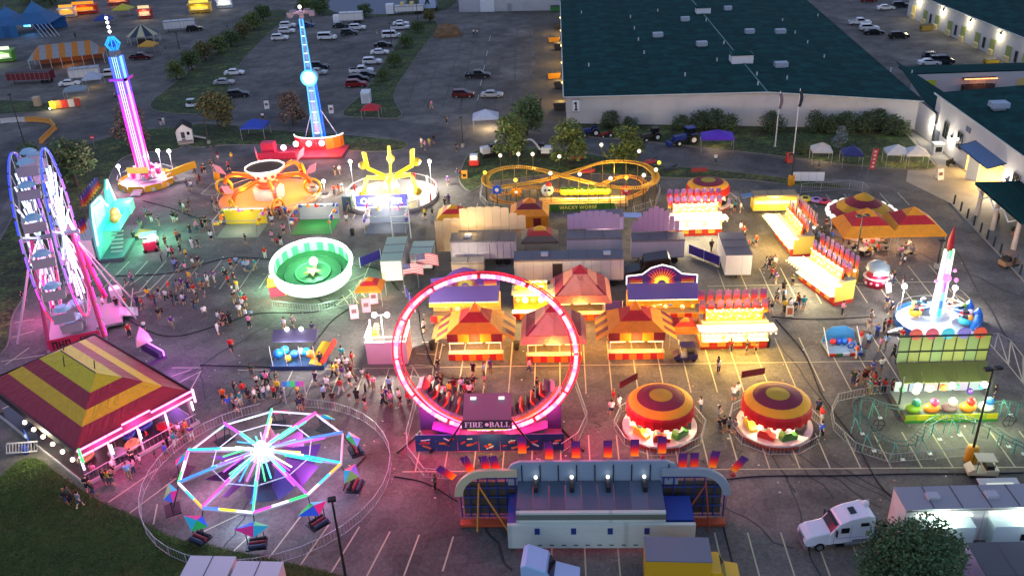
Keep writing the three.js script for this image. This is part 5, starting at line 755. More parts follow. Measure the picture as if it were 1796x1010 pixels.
// ---------------------------------------------------------------- orange octopus ride
{
  const c = G(473, 346), o = thing('octopus_ride', 'octopus ride with white flared bowl centre and orange arms above a lit round deck', 'thrill ride', c);
  part(o, 'deck', lathe([[0, 0.25], [8.0, 0.25], [8.1, 0.15], [8.1, 0]], 40), M(0xc08a50, 0.5)); part(o, 'deck_rail', xf(torus(8.1, 0.06, 60, 5), 0, 1.0, 0, PI / 2), MAT.galv);
  part(o, 'drum', lathe([[2.4, 0.25], [2.5, 1.6], [1.4, 1.9]], 24), M(0x9ab0b8, 0.5)); part(o, 'drum_band', lathe([[1.5, 1.9], [2.0, 2.4], [1.2, 3.0]], 24), M(0xd83a14, 0.5));
  for (let i = 0; i < 12; i++) { const a0 = i / 12 * TAU, a1 = (i + 1) / 12 * TAU, q = (a, r, y) => [Math.cos(a) * r, y, Math.sin(a) * r]; const p = part(o, 'bowl_panel', quads([[q(a0, 1.25, 3.0), q(a1, 1.25, 3.0), q(a1, 3.1, 5.2), q(a0, 3.1, 5.2)]]), M(0xe0d8d4, 0.5)); part(p, 'bowl_mark', ball(0.3, Math.cos((a0 + a1) / 2) * 2.2, 4.1, Math.sin((a0 + a1) / 2) * 2.2, 8), M(i % 2 ? 0xc01c2c : 0x8a2848, 0.5)); ledBar(o, q(a0, 3.12, 5.25), q(a1, 3.12, 5.25), 0.1, 0xfff0e8, 3, 'bowl_light'); }
  part(o, 'bowl_top', lathe([[0, 4.7], [2.9, 5.1]], 24), M(0x5a3818, 0.7));
  for (let i = 0; i < 6; i++) {
    const a = i / 6 * TAU + 0.06, d = V(Math.cos(a), 0, Math.sin(a)), P = (r, y) => V(d.x * r, y, d.z * r), lift = d.z > 0.3 ? -0.9 : d.z < -0.3 ? 0.3 : 0;
    const m = part(o, 'arm', pipe([P(2.0, 3.4), P(4.4, 3.9 + lift), P(6.4, 3.7 + lift), P(7.2, 2.5 + lift)], 0.36, 6, 14), M(0xd8600f, 0.4)); ledBar(o, P(3.0, 4.1 + lift * 0.4), P(5.6, 4.35 + lift), 0.1, 0xff8a20, 2.5, 'arm_light');
    part(m, 'gondola_hoop', xf(torus(1.25, 0.22, 20, 6), d.x * 7.4, 1.9 + lift, d.z * 7.4, 0, a), M(0xd8a020, 0.4)); part(m, 'gondola', xf(lathe([[0, 0], [0.8, 0.1], [0.9, 0.7], [0.5, 0.8]], 12), d.x * 7.4, 1.0 + lift, d.z * 7.4), M(i % 2 ? 0xb8282c : 0xc8b8ac, 0.4)); part(m, 'fin', extrude([[0, 0], [1.6, 0.5], [2.0, 1.9], [0.8, 1.4]], 0.15).rotateY(-a).translate(d.x * 6.6, 3.9 + lift, d.z * 6.6), M(0xd87890, 0.5));
  }
  for (let i = 0; i < 6; i++) { const a = i / 6 * TAU; lampLight(Math.cos(a) * 4.9, 3.2, Math.sin(a) * 4.9, 0xff9a30, 130, o, 30); } lampLight(0, 5.0, 5.4, 0xffd8c0, 90, o, 20);
  fence(ringPts(c, 9.0, 22, PI * 0.05, PI * 0.95), 'low steel fence in front of the orange octopus ride', 1.0);
  floodLamp(570, 340, 318, 'slim lamp mast beside the orange octopus ride', 60);
}
// ---------------------------------------------------------------- yellow armed orbiter
{
  const c = G(688, 348), o = thing('orbiter_ride', 'spinning ride with raised yellow lit arms above a white and blue name sign', 'thrill ride', c);
  part(o, 'deck', lathe([[0, 0.6], [7.2, 0.6], [7.3, 0.5], [7.3, 0]], 36), M(0x8d8a88, 0.5)); for (let i = 0; i < 16; i++) { const a = i / 16 * TAU; part(o, 'rail_post', slab(0.25, 1.3, 0.25, Math.cos(a) * 7.1, 0.5, Math.sin(a) * 7.1), M(i % 2 ? 0xc01c24 : 0xc8c8c8, 0.5)); } part(o, 'deck_rail', xf(torus(7.1, 0.06, 48, 5), 0, 1.7, 0, PI / 2), MAT.galv);
  part(o, 'centre_column', cyl(1.3, 0.8, 3.4, 0, 0.5, 0, 16), M(0xd8c070, 0.4)); part(o, 'column_light', xf(new THREE.CylinderGeometry(1.0, 1.36, 1.0, 16, 1, true), 0, 2.5, 0), glow(0xfff0b0, 2.2));
  for (let i = 0; i < 6; i++) { const a = i / 6 * TAU + 0.4, d = V(Math.cos(a), 0, Math.sin(a)), P = (r, y) => V(d.x * r, y, d.z * r), up = d.z < 0; const m = part(o, 'arm', bar(P(0.8, 3.6), P(4.0, 4.4), 0.22, 6), M(0xd8b018, 0.4)); ledBar(o, P(1.0, 3.9), P(3.9, 4.75), 0.12, 0xffe020, 3, 'arm_light'); part(m, 'fork', bar(P(4.0, 4.4), P(up ? 4.3 : 4.6, up ? 7.2 : 2.4), 0.3, 6), M(0xe0c020, 0.4)); ledBar(o, P(4.2, up ? 4.8 : 4.2), P(up ? 4.6 : 4.95, up ? 7.2 : 2.3), 0.22, 0xfff060, 3, 'fork_light'); part(m, 'pod', ball(0.7, d.x * 4.9, up ? 5.0 : 1.9, d.z * 4.9, 10), M(0xb8982c, 0.4)); }
  const cv = document.createElement('canvas'); cv.width = 512; cv.height = 128; const x = cv.getContext('2d'); x.fillStyle = '#3838c0'; x.fillRect(0, 0, 512, 128); x.fillStyle = '#ffffff'; x.font = 'bold 104px sans-serif'; x.textAlign = 'center'; x.textBaseline = 'middle'; x.fillText('ORBITER', 256, 70); const tx = new THREE.CanvasTexture(cv); tx.colorSpace = THREE.SRGBColorSpace;
  const s = part(o, 'name_sign', box(8.0, 1.7, 0.3, -0.6, 1.9, 5.4, 0, -0.2), M(0x4a3aa8, 0.5)); const f = part(s, 'sign_face', new THREE.PlaneGeometry(7.8, 1.5), new THREE.MeshStandardMaterial({ map: tx, emissiveMap: tx, emissive: 0xffffff, emissiveIntensity: 1.6, roughness: 0.5 })); f.position.set(-0.6, 1.95, 5.58); f.rotation.x = -0.2; for (let i = 0; i < 4; i++) ledBar(o, [-4.5 + i * 2, 1.0, 5.9], [-2.7 + i * 2, 1.0, 5.9], 0.09, 0xc8a8ff, 3, 'sign_tube');
  lampLight(0, 5.6, 3, 0xffe878, 300, o, 40); lampLight(-0.6, 2.6, 7.2, 0xe8e4ff, 260, o, 20); lampLight(0, 3.0, 3.6, 0xfff4c8, 200, o, 20); for (const a of [0, 2, 4]) lampLight(Math.cos(a) * 5.6, 3.4, Math.sin(a) * 5.6, 0xffd860, 60, o, 20);
  part(o, 'ticket_box', slab(1.4, 2.4, 1.2, -6.2, 0, 4.2), M(0x3c5860, 0.5));
}
// ---------------------------------------------------------------- green spinning bowl
{
  const c = G(553, 505), o = thing('spinning_bowl_ride', 'tilted round spinning ride with bright white green rim and yellow star centre', 'thrill ride', c);
  part(o, 'base_frame', [slab(5.4, 0.5, 2.2, 0, 0, 0), cyl(0.8, 0.6, 1.6, 0, 0.3, 0, 12)], M(0x2a3a30, 0.5)); const t = new THREE.Group();
  const tilt = (g) => xf(g, 0, 2.2, 0, 0.2, 0, -0.05), R = 5.0;
  part(o, 'wall_panel', tilt(new THREE.CylinderGeometry(R, R * 0.97, 1.7, 48, 1, true).translate(0, 0.75, 0)), M(0xbcd8c4, 0.5)); part(o, 'floor_disc', tilt(lathe([[0, 0.05], [R * 0.97, 0.05], [R * 0.97, -0.1], [0, -0.1]], 48)), M(0x3c6a4a, 0.5));
  for (const [r, y, w2, c2] of [[2.2, 0.1, 0.12, 0x4c9a64], [3.6, 0.1, 0.12, 0x2a5c3c]]) part(o, 'floor_ring', tilt(torus(r, w2, 40, 5).rotateX(PI / 2).translate(0, y, 0)), M(c2, 0.5));
  for (let i = 0; i < 36; i++) { const a0 = (i + 0.02) / 36 * TAU, a1 = (i + 0.98) / 36 * TAU, P = (a, y, r = R) => V(Math.cos(a) * r, y, Math.sin(a) * r); part(o, 'rim_light', tilt(bar(P(a0, 1.62), P(a1, 1.62), 0.26, 6)), glow(0xe8fff0, 4)); if (Math.sin(a0) < 0.9) part(o, 'pad', tilt(box(0.72, 1.3, 0.12, Math.cos(a0) * (R - 0.25), 0.75, Math.sin(a0) * (R - 0.25), -a0 + PI / 2)), M(i % 2 ? 0x4cb878 : 0xa0dcb4, 0.5)); if (Math.sin(a0) > -0.1) part(o, 'skirt_light', tilt(quads([[P(a0, -0.05, R * 0.99), P(a1, -0.05, R * 0.99), P(a1, 1.35, R + 0.04), P(a0, 1.35, R + 0.04)]])), glow(0xd8ffe0, 2.4)); }
  part(o, 'star_sign', tilt(extrude([...Array(10)].map((_, i) => { const a = i / 10 * TAU, r = i % 2 ? 0.5 : 1.2; return [Math.cos(a) * r, Math.sin(a) * r]; }), 0.15).rotateX(-PI / 2).translate(0, 0.5, 0.2)), glow(0xd8e020, 0.9)); part(o, 'centre_lamp', tilt(ball(0.55, 0, 1.1, -1.0, 12)), glow(0xe8fff4, 7));
  lampLight(0, 4.2, -0.4, 0xa0ffb8, 330, o, 40); for (let i = 0; i < 6; i++) { const a = i / 6 * TAU; lampLight(Math.cos(a) * 6.1, 1.8, Math.sin(a) * 6.1 + 0.4, 0xb8ffc8, 90, o, 40); }
  fence([[478, 540], [545, 547], [560, 546], [620, 533], [634, 505]].map((p) => G(...p)), 'grey fence in front of the green spinning bowl', 1.0);
}
{ const o = thing('ticket_counter', 'yellow and pink operator counter with a lamp beside the spinning bowl', 'booth', G(487, 516), 0.25); part(o, 'body', slab(1.9, 1.6, 1.2), M(0xc84868, 0.5)); part(o, 'counter_top', box(2.1, 0.3, 1.5, 0, 1.75, 0, 0, 0.3), M(0xe0b020, 0.5)); part(o, 'side_panel', slab(0.16, 1.9, 1.3, 1.0), M(0xe0b020, 0.5)); part(o, 'lamp_globe', ball(0.22, -0.5, 2.6, 0, 8), glow(0xfff0d0, 8)); lampLight(-0.5, 2.2, 0.8, 0xffc880, 50, o); part(o, 'lamp_stem', bar([-0.5, 1.6, 0], [-0.5, 2.5, 0], 0.04), MAT.steel); }
// ---------------------------------------------------------------- teal funhouse seen side on
{
  const fa = G(188, 466), fb2 = G(230, 396), c = fa.clone().lerp(fb2, 0.5), o = thing('funhouse', 'tall teal lit funhouse front with jagged peaks, stairs and balcony', 'funhouse', c, Math.atan2(-(fb2.z - fa.z), fb2.x - fa.x)), T = 0x2f9a8c;
  const face = part(o, 'show_front', extrude([[-6.2, 0.6], [6.0, 0.6], [6.0, 4.4], [4.6, 8.6], [3.4, 7.4], [2.4, 5.2], [0.8, 7.6], [-3.8, 8.0], [-5.2, 6.2], [-6.2, 2.4]], 0.3), M(0x57b8a8, 0.5)); face.position.z = -1.2;
  for (const [x0, y0, x1, y1] of [[-3.8, 7.9, -0.4, 7.7], [-0.4, 7.7, 2.2, 5.3], [-5.9, 2.6, -4.9, 6.1], [-4.9, 6.2, -3.9, 7.9], [3.5, 7.4, 4.6, 8.5], [4.6, 8.5, 6.0, 4.6]]) ledBar(o, [x0, y0, -0.95], [x1, y1, -0.95], 0.13, 0xb8fff0, 4);
  part(o, 'lit_sign_panel', extrude([[-4.6, 4.6], [0.2, 4.9], [0.6, 7.0], [-3.6, 7.5]], 0.1), glow(0xa0f8e0, 1.7)).position.z = -0.95;
  part(o, 'lower_deck', slab(12, 0.6, 3.2, 0, 0, 0.4), M(0x3a5a58, 0.6)); part(o, 'balcony', [slab(6.2, 0.25, 2.2, 0.6, 3.2, 0.2), slab(6.2, 1.0, 0.15, 0.6, 3.4, 1.3)], M(0x49b8a4, 0.5)); part(o, 'balcony_end', [slab(2.4, 1.6, 2.4, 5.0, 3.2, 0.3)], M(0x7fe0cc, 0.5)); part(o, 'mascot_figure', [ball(0.7, 0.6, 4.9, 0.2), ball(0.9, 0.6, 4.0, 0.2)], M(0xd8582c, 0.5));
  for (let i = 0; i < 6; i++) part(o, 'stair_tread', slab(0.5, 0.12, 1.6, -3.8 + i * 0.45, 0.6 + i * 0.42, 0.6), MAT.galv); part(o, 'exit_ramp', box(2.6, 0.12, 2.4, 2.5, 0.4, 3.2, 0, 0.2), M(0xa86a28, 0.6)); part(o, 'back_trailer', slab(11, 2.8, 2.4, -0.6, 0.9, -2.8), MAT.trailer); for (const x of [-4, -1, 2]) part(o, 'back_door', slab(1.6, 2, 0.08, x, 1.2, -4.05), M(0xb8bcc0, 0.6));
  for (let i = 0; i < 9; i++) { const b = part(o, 'feather_banner', FBs, ribbonMat); b.position.set(-5.6 + i * 1.15 + (i > 1 ? 1.2 : 0), 4.6 + (i > 1 ? 2.6 : 0), -2.6); b.rotation.y = -1.0; part(o, 'banner_pole', bar([-5.6 + i * 1.15 + (i > 1 ? 1.2 : 0) - 0.35, 3.6, -2.6], [-5.6 + i * 1.15 + (i > 1 ? 1.2 : 0) - 0.35, 6.3 + (i > 1 ? 2.6 : 0), -2.6], 0.03, 4), MAT.steel); }
  for (const x of [-4, -1, 2, 5]) lampLight(x, 5.6, 1.4, 0x70ffd8, 110, o, 20); lampLight(0, 2.6, 4.0, 0x90ffc0, 200, o, 20);
}
// ---------------------------------------------------------------- food stands with flame banners
function canvasTex(w, h, draw) { const cv = document.createElement('canvas'); cv.width = w; cv.height = h; draw(cv.getContext('2d'), w, h); const t = new THREE.CanvasTexture(cv); t.colorSpace = THREE.SRGBColorSpace; return t; }
const menuTex = canvasTex(256, 128, (x, w, h) => { x.fillStyle = '#f0c030'; x.fillRect(0, 0, w, h); const c = ['#c02818', '#fff4d0', '#e07818', '#8a3a10', '#ffffff']; for (let i = 0; i < 60; i++) { x.fillStyle = c[Math.floor(rnd() * 5)]; x.beginPath(); x.ellipse(rnd() * w, rnd() * h, 4 + rnd() * 14, 3 + rnd() * 8, 0, 0, TAU); x.fill(); } });
const menuMat = new THREE.MeshStandardMaterial({ map: menuTex, emissiveMap: menuTex, emissive: 0xffffff, emissiveIntensity: 0.7, roughness: 0.5 });
const onZ = (px, py, z) => { const r = ray(px, py), t = z / r[2]; return V(r[0] * t, CAM_H + r[1] * t, z); };
function foodStand(pos, turn, label, k = 1, warm = 0xffd070) {
  const o = thing('food_stand', label, 'food stand', pos, turn, 'food stands with flame banners'), W = 7.2, D = 2.6;
  part(o, 'trailer_body', slab(W, 2.5, D, 0, 0.5, -0.6), M(0xd8b84a, 0.6)); part(o, 'skirt', slab(W, 0.5, D, 0, 0.02, -0.6), M(0x9c1c18, 0.6));
  for (let i = 0; i < 3; i++) { const x = -W / 3 + i * W / 3; part(o, 'serving_window', box(W / 3 - 0.3, 1.1, 0.1, x, 1.9, 0.72), glow(0xfff0c0, 1.5)); part(o, 'counter', slab(W / 3 - 0.1, 0.12, 0.6, x, 1.25, 1.0), M(0xd8d4c8, 0.4)); }
  for (let i = 0; i < 8; i++) part(o, 'front_panel', box(W / 8 - 0.04, 0.7, 0.08, -W / 2 + (i + 0.5) * W / 8, 0.75, 0.75), M(i % 2 ? 0xc8301c : 0xe0b040, 0.6));
  part(o, 'awning', extrude([[-W / 2 - 0.5, -0.9], [W / 2 + 0.5, -0.9], [W / 2 + 0.5, 0.8], [W / 2, 1.2], [-W / 2, 1.2], [-W / 2 - 0.5, 0.8]], 0.16, 0.05).rotateX(PI / 2 - 0.12), M(0xeeeadd, 0.5)).position.set(0, 3.0, 1.3);
  part(o, 'sign_board', box(W * 0.86, 1.3, 0.2, 0, 3.75, -0.4, 0, -0.12), M(0xb83a18, 0.5)); for (let i = 0; i < 3; i++) { const m = part(o, 'menu_sign', new THREE.PlaneGeometry(W * 0.27, 1.15), menuMat); m.position.set(-W * 0.28 + i * W * 0.28, 3.77, -0.27); m.rotation.x = -0.12; }
  for (let i = 0; i < 4; i++) ledBar(o, [-W / 2 + 0.1 + i * W / 4, 3.3, 0.5], [-W / 2 + (i + 1) * W / 4 - 0.1, 3.3, 0.5], 0.08, warm, 5); for (const x of [-2.4, 0, 2.4]) { lampLight(x, 4.3, 1.9, warm, 95 * k, o, 25); lampLight(x, 2.5, 1.9, warm, 55 * k, o, 25); } lampLight(0, 5.9, 0.6, 0xffb860, 150 * k, o, 30);
  for (let r = 0; r < 2; r++) for (let i = 0; i < 8; i++) { const x = -W / 2 + 0.25 + i * (W - 0.5) / 7, y = r ? 4.3 : 3.6, z = r ? -1.9 : -0.9, b = part(o, 'flame_banner', FBs, ribbonMat); b.position.set(x, y, z); b.rotation.y = rr(-0.2, 0.2); part(o, 'banner_mast', bar([x, 3.0, z - 0.05], [x, y + 1.8, z - 0.05], 0.03, 4), MAT.steel); if (r && i % 2) part(o, 'bulb', ball(0.16, x, y - 0.2, z + 0.15, 8), glow(0xffffff, 6)); }
  for (let i = 0; i < 6; i++) part(o, 'roof_pennant', quads([[[-W / 2 + i * 1.2 + 0.2, 3.1, -0.4], [-W / 2 + i * 1.2 + 1.0, 3.1, -0.4], [-W / 2 + i * 1.2 + 0.6, 4.2, -1.3]]]), M(0x5c4430, 0.7));
  for (let i = 0; i < 15; i++) part(o, 'bulb', ball(0.09, -W / 2 - 0.3 + i * (W + 0.6) / 14, 2.95, 2.55, 6), glow(0xffd880, 7)); for (let i = 0; i < 8; i++) part(o, 'bulb', ball(0.08, -W * 0.42 + i * W * 0.12, 4.5, -0.2, 6), glow(0xffe0a0, 7));
  part(o, 'roof', slab(W, 0.1, D, 0, 3.0, -0.6), M(0x8a8478, 0.7)); return o;
}
foodStand(G(1285, 606), 0.02, 'brightly lit yellow food stand beside the parked golf cart', 1.5, 0xffd060);
foodStand(G(1218, 410), 0.02, 'bright white food stand in front of the red dome ride', 1.3, 0xfff2d0);
foodStand(G(1384, 432), -PI / 2 + 0.1, 'bright food stand running lengthwise beside the dining canopies', 1);
foodStand(G(1440, 512), -PI / 2 + 0.35, 'bright food stand with dark centre near the yellow pole base', 1.1, 0xfff2c8);
// ---------------------------------------------------------------- game tents
function gameTent(px, py, label, c1, c2, chevron, k = 1) {
  const o = thing('game_tent', label, 'tent', G(px, py), 0, 'striped game tents'), hx = 3.0, hz = 2.5, Y = 2.5;
  if (!chevron) {
    canopy(o, [{ x: hx, z: hz, y: Y + 0.9, cz: 0 }, { x: hx * 0.58, z: hz * 0.58, y: Y + 1.75 }, { x: hx * 0.2, z: hz * 0.2, y: Y + 2.55 }, { x: 0.02, z: 0.02, y: Y + 3.5 }], [c1, c2, c1]);
    stripedSkirt(o, hx, hz, Y - 0.1, Y + 0.9, [MAROON, c1], 5, 4);
    for (const s of [-1, 1]) for (let i = 0; i < 6; i++) { const z0 = -hz + i * hz / 3, z1 = z0 + hz / 3; part(o, 'wing_panel', quads([[[s * hx, Y + 0.9, z0], [s * hx, Y + 0.9, z1], [s * (hx + 1.3), Y - 0.1 + 0.1, z1], [s * (hx + 1.3), Y, z0]]]), canvas(i % 2 ? c1 : MAROON)); }
  } else {
    const L = { x: hx + 0.6, z: hz + 0.3 }; canopy(o, [{ ...L, y: Y }, { x: hx, z: hz, y: Y + 0.9 }, { x: hx * 0.66, z: hz * 0.66, y: Y + 1.8 }, { x: hx * 0.3, z: hz * 0.3, y: Y + 2.8 }, { x: 0.02, z: 0.02, y: Y + 3.7 }], [0xd08878, 0x8f1432, 0xd88a70, 0xa8142c]);
    for (const s of [-1, 1]) part(o, 'chevron_panel', quads([[[0, Y + 0.98, hz + 0.06], [s * hx * 0.9, Y + 0.98, hz + 0.06], [s * hx * 0.2, Y + 2.8, hz * 0.3 + 0.14], [0, Y + 2.2, hz * 0.52 + 0.14]]]), canvas(s < 0 ? 0xe0a088 : 0xd89078));
  }
  for (const x of [-1, 1]) for (const z of [-1, 1]) part(o, 'post', slab(0.1, Y + 0.6, 0.1, x * (hx - 0.2), 0, z * (hz - 0.2)), MAT.white);
  for (let i = 0; i < 8; i++) part(o, 'counter_panel', box(hx / 4 - 0.03, 0.8, 0.1, -hx + (i + 0.5) * hx / 4, 0.45, hz - 0.1), M(i % 2 ? 0xd86a18 : 0xa81420, 0.6)); part(o, 'counter_top', slab(hx * 2, 0.1, 0.7, 0, 0.88, hz - 0.3), M(0xd0b890, 0.5));
  part(o, 'back_wall', slab(hx * 2 - 0.2, 2.4, 0.1, 0, 0, -hz + 0.3), M(0xc88a30, 0.6)); for (let i = 0; i < 9; i++) part(o, 'prize', ball(rr(0.2, 0.36), -hx + 0.5 + i * 0.65, rr(1.3, 2.0), rr(-1.4, 0.6), 7), M(pick([0xd8d8d8, 0xd84030, 0xe0c030, 0x3050c0, 0xd080b0]), 0.8));
  for (const x of [-2, 0, 2]) ledBar(o, [x - 0.8, Y - 0.25, hz - 0.1], [x + 0.8, Y - 0.25, hz - 0.1], 0.05, 0xffd880, 5); lampLight(-1.6, Y - 0.3, 0.8, 0xffc060, 75 * k, o, 25); lampLight(1.6, Y - 0.3, 0.8, 0xffc060, 75 * k, o, 25); lampLight(0, Y - 0.2, hz + 1.0, 0xffb850, 70 * k, o, 25); return o;
}
gameTent(838, 612, 'red and orange striped game tent inside the loop, beside a pale mat', 0xe08c10, 0xb01010);
gameTent(972, 615, 'pinkish red chevron game tent seen through the loop edge', 0, 0, true);
gameTent(1113, 610, 'red and orange striped game tent beside the golf cart and small awning', 0xe08c10, 0xb01010, false, 0.9);
gameTent(1018, 545, 'maroon and salmon chevron tent behind, with plush prizes along its counter', 0, 0, true);
function popupTent(px, py, w, d, h, cols, label, name = 'popup_tent', peak = 1.3, turn = 0, light = 0) {
  const o = thing(name, label, 'tent', G(px, py), turn), x = w / 2, z = d / 2, n = cols.length, rings = [{ x, z, y: h }]; for (let i = 1; i <= n; i++) { const t = i / n; rings.push({ x: Math.max(0.02, x * (1 - t)), z: Math.max(0.02, z * (1 - t)), y: h + peak * Math.pow(t, 0.9) }); }
  canopy(o, rings, cols); for (const [a, b, c, e] of [[-x, z, x, z], [x, z, x, -z], [x, -z, -x, -z], [-x, -z, -x, z]]) part(o, 'valance', quads([[[a, h - 0.28, b], [c, h - 0.28, e], [c, h, e], [a, h, b]]]), canvas(cols[0]));
  for (const s of [-1, 1]) for (const u of [-1, 1]) part(o, 'leg', cyl(0.04, 0.04, h, s * x * 0.97, 0, u * z * 0.97, 6), MAT.galv); if (light) lampLight(0, h - 0.5, 0, 0xffdca8, light, o, 20); return o;
}
popupTent(1512, 434, 7.0, 6.0, 3.0, [0xf0980c, 0xc01822, 0xf0980c], 'orange dining canopy with red band, crossed by the light pole', 'dining_canopy', 2.7, 0, 70);
popupTent(1592, 432, 7.0, 6.0, 3.0, [0xf0980c, 0xc01822, 0xf0980c], 'orange dining canopy with red band, the one beyond the light pole', 'dining_canopy', 2.7, 0, 70);
popupTent(652, 528, 3.3, 3.0, 2.2, [0xe0860c, 0xb51a20, 0xe0860c], 'small orange and red peaked tent over a ticket table', 'popup_tent', 1.2, 0, 50);
popupTent(796, 402, 4.4, 4.0, 2.4, [0xe0a010, 0xc01a20, 0xe0a010], 'small red tent with yellow top behind the cream scalloped trailer', 'popup_tent', 1.5, 0, 20);
popupTent(1198, 600, 3.4, 3.0, 2.2, [0xd8700f, 0xc82018, 0xe0801a], 'small red and orange awning tent over the golf cart', 'popup_tent', 1.0, 0, 30);
{ const o = popupTent(930, 398, 5.6, 4.4, 2.6, [0xd8860f, MAROON, 0xe0800f], 'orange tent with maroon roof patch in front of the yellow coaster', 'popup_tent', 2.0, 0, 30); stripedSkirt(o, 2.75, 2.15, 0.7, 2.4, [0xd8860f, MAROON], 5, 4, 'side_panel'); }
popupTent(948, 445, 5.0, 3.6, 2.6, [0x6a5c50, 0xb8322c, 0xe0a818], 'grey hipped stall roof with red dome and yellow tip', 'popup_tent', 1.6);
popupTent(1257, 262, 5.6, 3.6, 2.5, [0x5a2ac0, 0x5a2ac0, 0x4f22b0], 'purple canopy tent with lit wares on the lawn by the hedge', 'popup_tent', 1.1, -0.1, 40);
popupTent(1439, 284, 3.2, 3.0, 2.3, [0xd8d0c8, 0xd8c8b8], 'single white pop up tent with goods on the lawn', 'popup_tent', 1.1, -0.12, 25);
popupTent(1492, 290, 3.2, 3.0, 2.3, [0x242c70, 0x242c70], 'navy blue pop up tent with white skirt on the lawn', 'popup_tent', 1.1, -0.12);
popupTent(1570, 288, 3.5, 3.0, 2.3, [0xc8ccd2, 0xc8ccd2], 'white tent of the pair by the hall, the one beside the banner flag', 'popup_tent', 1.1, -0.1, 12);
popupTent(1604, 290, 3.5, 3.0, 2.3, [0xc8ccd2, 0xc8ccd2], 'white tent of the pair by the hall, glowing blue at its side', 'popup_tent', 1.1, -0.1, 12);
popupTent(853, 226, 5.0, 4.0, 2.6, [0xb8c4d8, 0xb8c4d8], 'white tented stall with warm lights at the road edge', 'popup_tent', 1.3, 0.06, 120);
popupTent(652, 205, 3.6, 3.0, 2.0, [0xb01c2c, 0xb01c2c], 'low red tent at the foot of the parking median', 'popup_tent', 0.9);
popupTent(450, 240, 4.6, 4.4, 2.5, [0x1c3fa8, 0x1c3fa8], 'bright blue tent beside the swing tower', 'popup_tent', 1.2); popupTent(165, 152, 4.4, 4, 2.3, [0xb0b8cc, 0xb0b8cc], 'pale lilac tent beside the camper trailer', 'popup_tent', 1.5, 0.3, 20);
popupTent(262, 92, 4.6, 4, 2.2, [0xd09a28, 0xd09a28], 'small yellow orange tent over the maroon pickup', 'popup_tent', 1.2); popupTent(218, 28, 6, 5, 2.5, [0xc8c030, 0xc8c030], 'yellow green tent among the far stalls', 'popup_tent', 1.6); popupTent(184, 45, 5, 4, 2.2, [0x24409a, 0x24409a], 'small blue tent behind the drop tower spire', 'popup_tent', 1.5);
popupTent(135, 172, 5, 4, 2.2, [0x8a9aa4, 0x8a9aa4], 'grey awning stall beside the lit poster boards', 'popup_tent', 0.9, 0.35, 30);
// ---------------------------------------------------------------- tables under the canopies
[[1487, 440], [1517, 446], [1545, 440], [1438, 415], [1590, 450], [1455, 405]].forEach((p, i) => { const o = thing('picnic_table', ['table at the pole side of the orange canopies', 'table between the two orange canopies', 'table under the further orange canopy edge', 'table crowded with diners beside the lengthwise stand', 'table at the end of the orange canopies', 'table by the red awning behind the stand'][i], 'table', G(...p), rr(0, 1)); part(o, 'table_top', slab(1.8, 0.06, 0.8, 0, 0.72), M(0x3a3c40, 0.6)); for (const s of [-1, 1]) { part(o, 'bench', slab(1.8, 0.05, 0.3, 0, 0.43, s * 0.75), M(0x55585c, 0.6)); part(o, 'leg', slab(0.08, 0.72, 0.6, s * 0.7), MAT.darkSteel); } });
// ---------------------------------------------------------------- trailers
function boxTrailer(name, label, pos, turn, W, H, D, opt = {}) {
  const o = thing(name, label, 'trailer', pos, turn), y0 = opt.low ?? 0.9;
  part(o, 'body', slab(W, H - y0, D, 0, y0), opt.mat || MAT.trailer); part(o, 'roof', slab(W + 0.06, 0.08, D + 0.06, 0, H), M(opt.roof ?? 0x74747a, 0.6));
  for (const s of [-1, 1]) for (const k of [0, 1]) part(o, 'wheel', xf(new THREE.CylinderGeometry(0.45, 0.45, 0.26, 14), W / 2 - 1.2 - k * 1.1, 0.45, s * (D / 2 - 0.2), PI / 2), MAT.rubber);
  for (const x of opt.doors || []) { const d = part(o, 'door', slab(opt.dw || 1.0, (H - y0) * 0.78, 0.06, x, y0 + 0.15, D / 2 + 0.01), M(opt.door ?? 0xcfcac4, 0.5)); part(d, 'door_frame', [box(0.05, (H - y0) * 0.8, 0.08, x - (opt.dw || 1) / 2, y0 + 0.15 + (H - y0) * 0.39, D / 2 + 0.01), box(0.05, (H - y0) * 0.8, 0.08, x + (opt.dw || 1) / 2, y0 + 0.15 + (H - y0) * 0.39, D / 2 + 0.01)], MAT.black); }
  const n = Math.round(W / 2.2); for (let i = 1; i < n; i++) part(o, 'roof_rib', box(0.07, 0.05, D, -W / 2 + i * W / n, H + 0.1, 0), M(0x4a4a50, 0.6)); for (const x of opt.vents || []) { part(o, 'roof_vent', slab(0.9, 0.3, 0.7, x, H + 0.08, 0), M(0xa8aab0, 0.5)); }
  part(o, 'stand_leg', [slab(0.14, y0, 0.14, -W / 2 + 1, 0, 0)], MAT.darkSteel); for (let i = 1; i < W / 1.2; i++) part(o, 'side_post', slab(0.05, H - y0 - 0.1, 0.04, -W / 2 + i * 1.2, y0 + 0.05, D / 2 + 0.015), M(0xa09c98, 0.5)); for (const y of [y0 + 0.06, H - 0.1]) part(o, 'side_rail', box(W, 0.12, 0.05, 0, y, D / 2 + 0.03), M(0x77757a, 0.5, 0.4)); for (let i = 0; i < 5; i++) part(o, 'marker', box(0.12, 0.06, 0.05, -W / 2 + 0.4 + i * (W - 0.8) / 4, H - 0.02, D / 2 + 0.07), M(0xb04a18, 0.4)); return o;
}
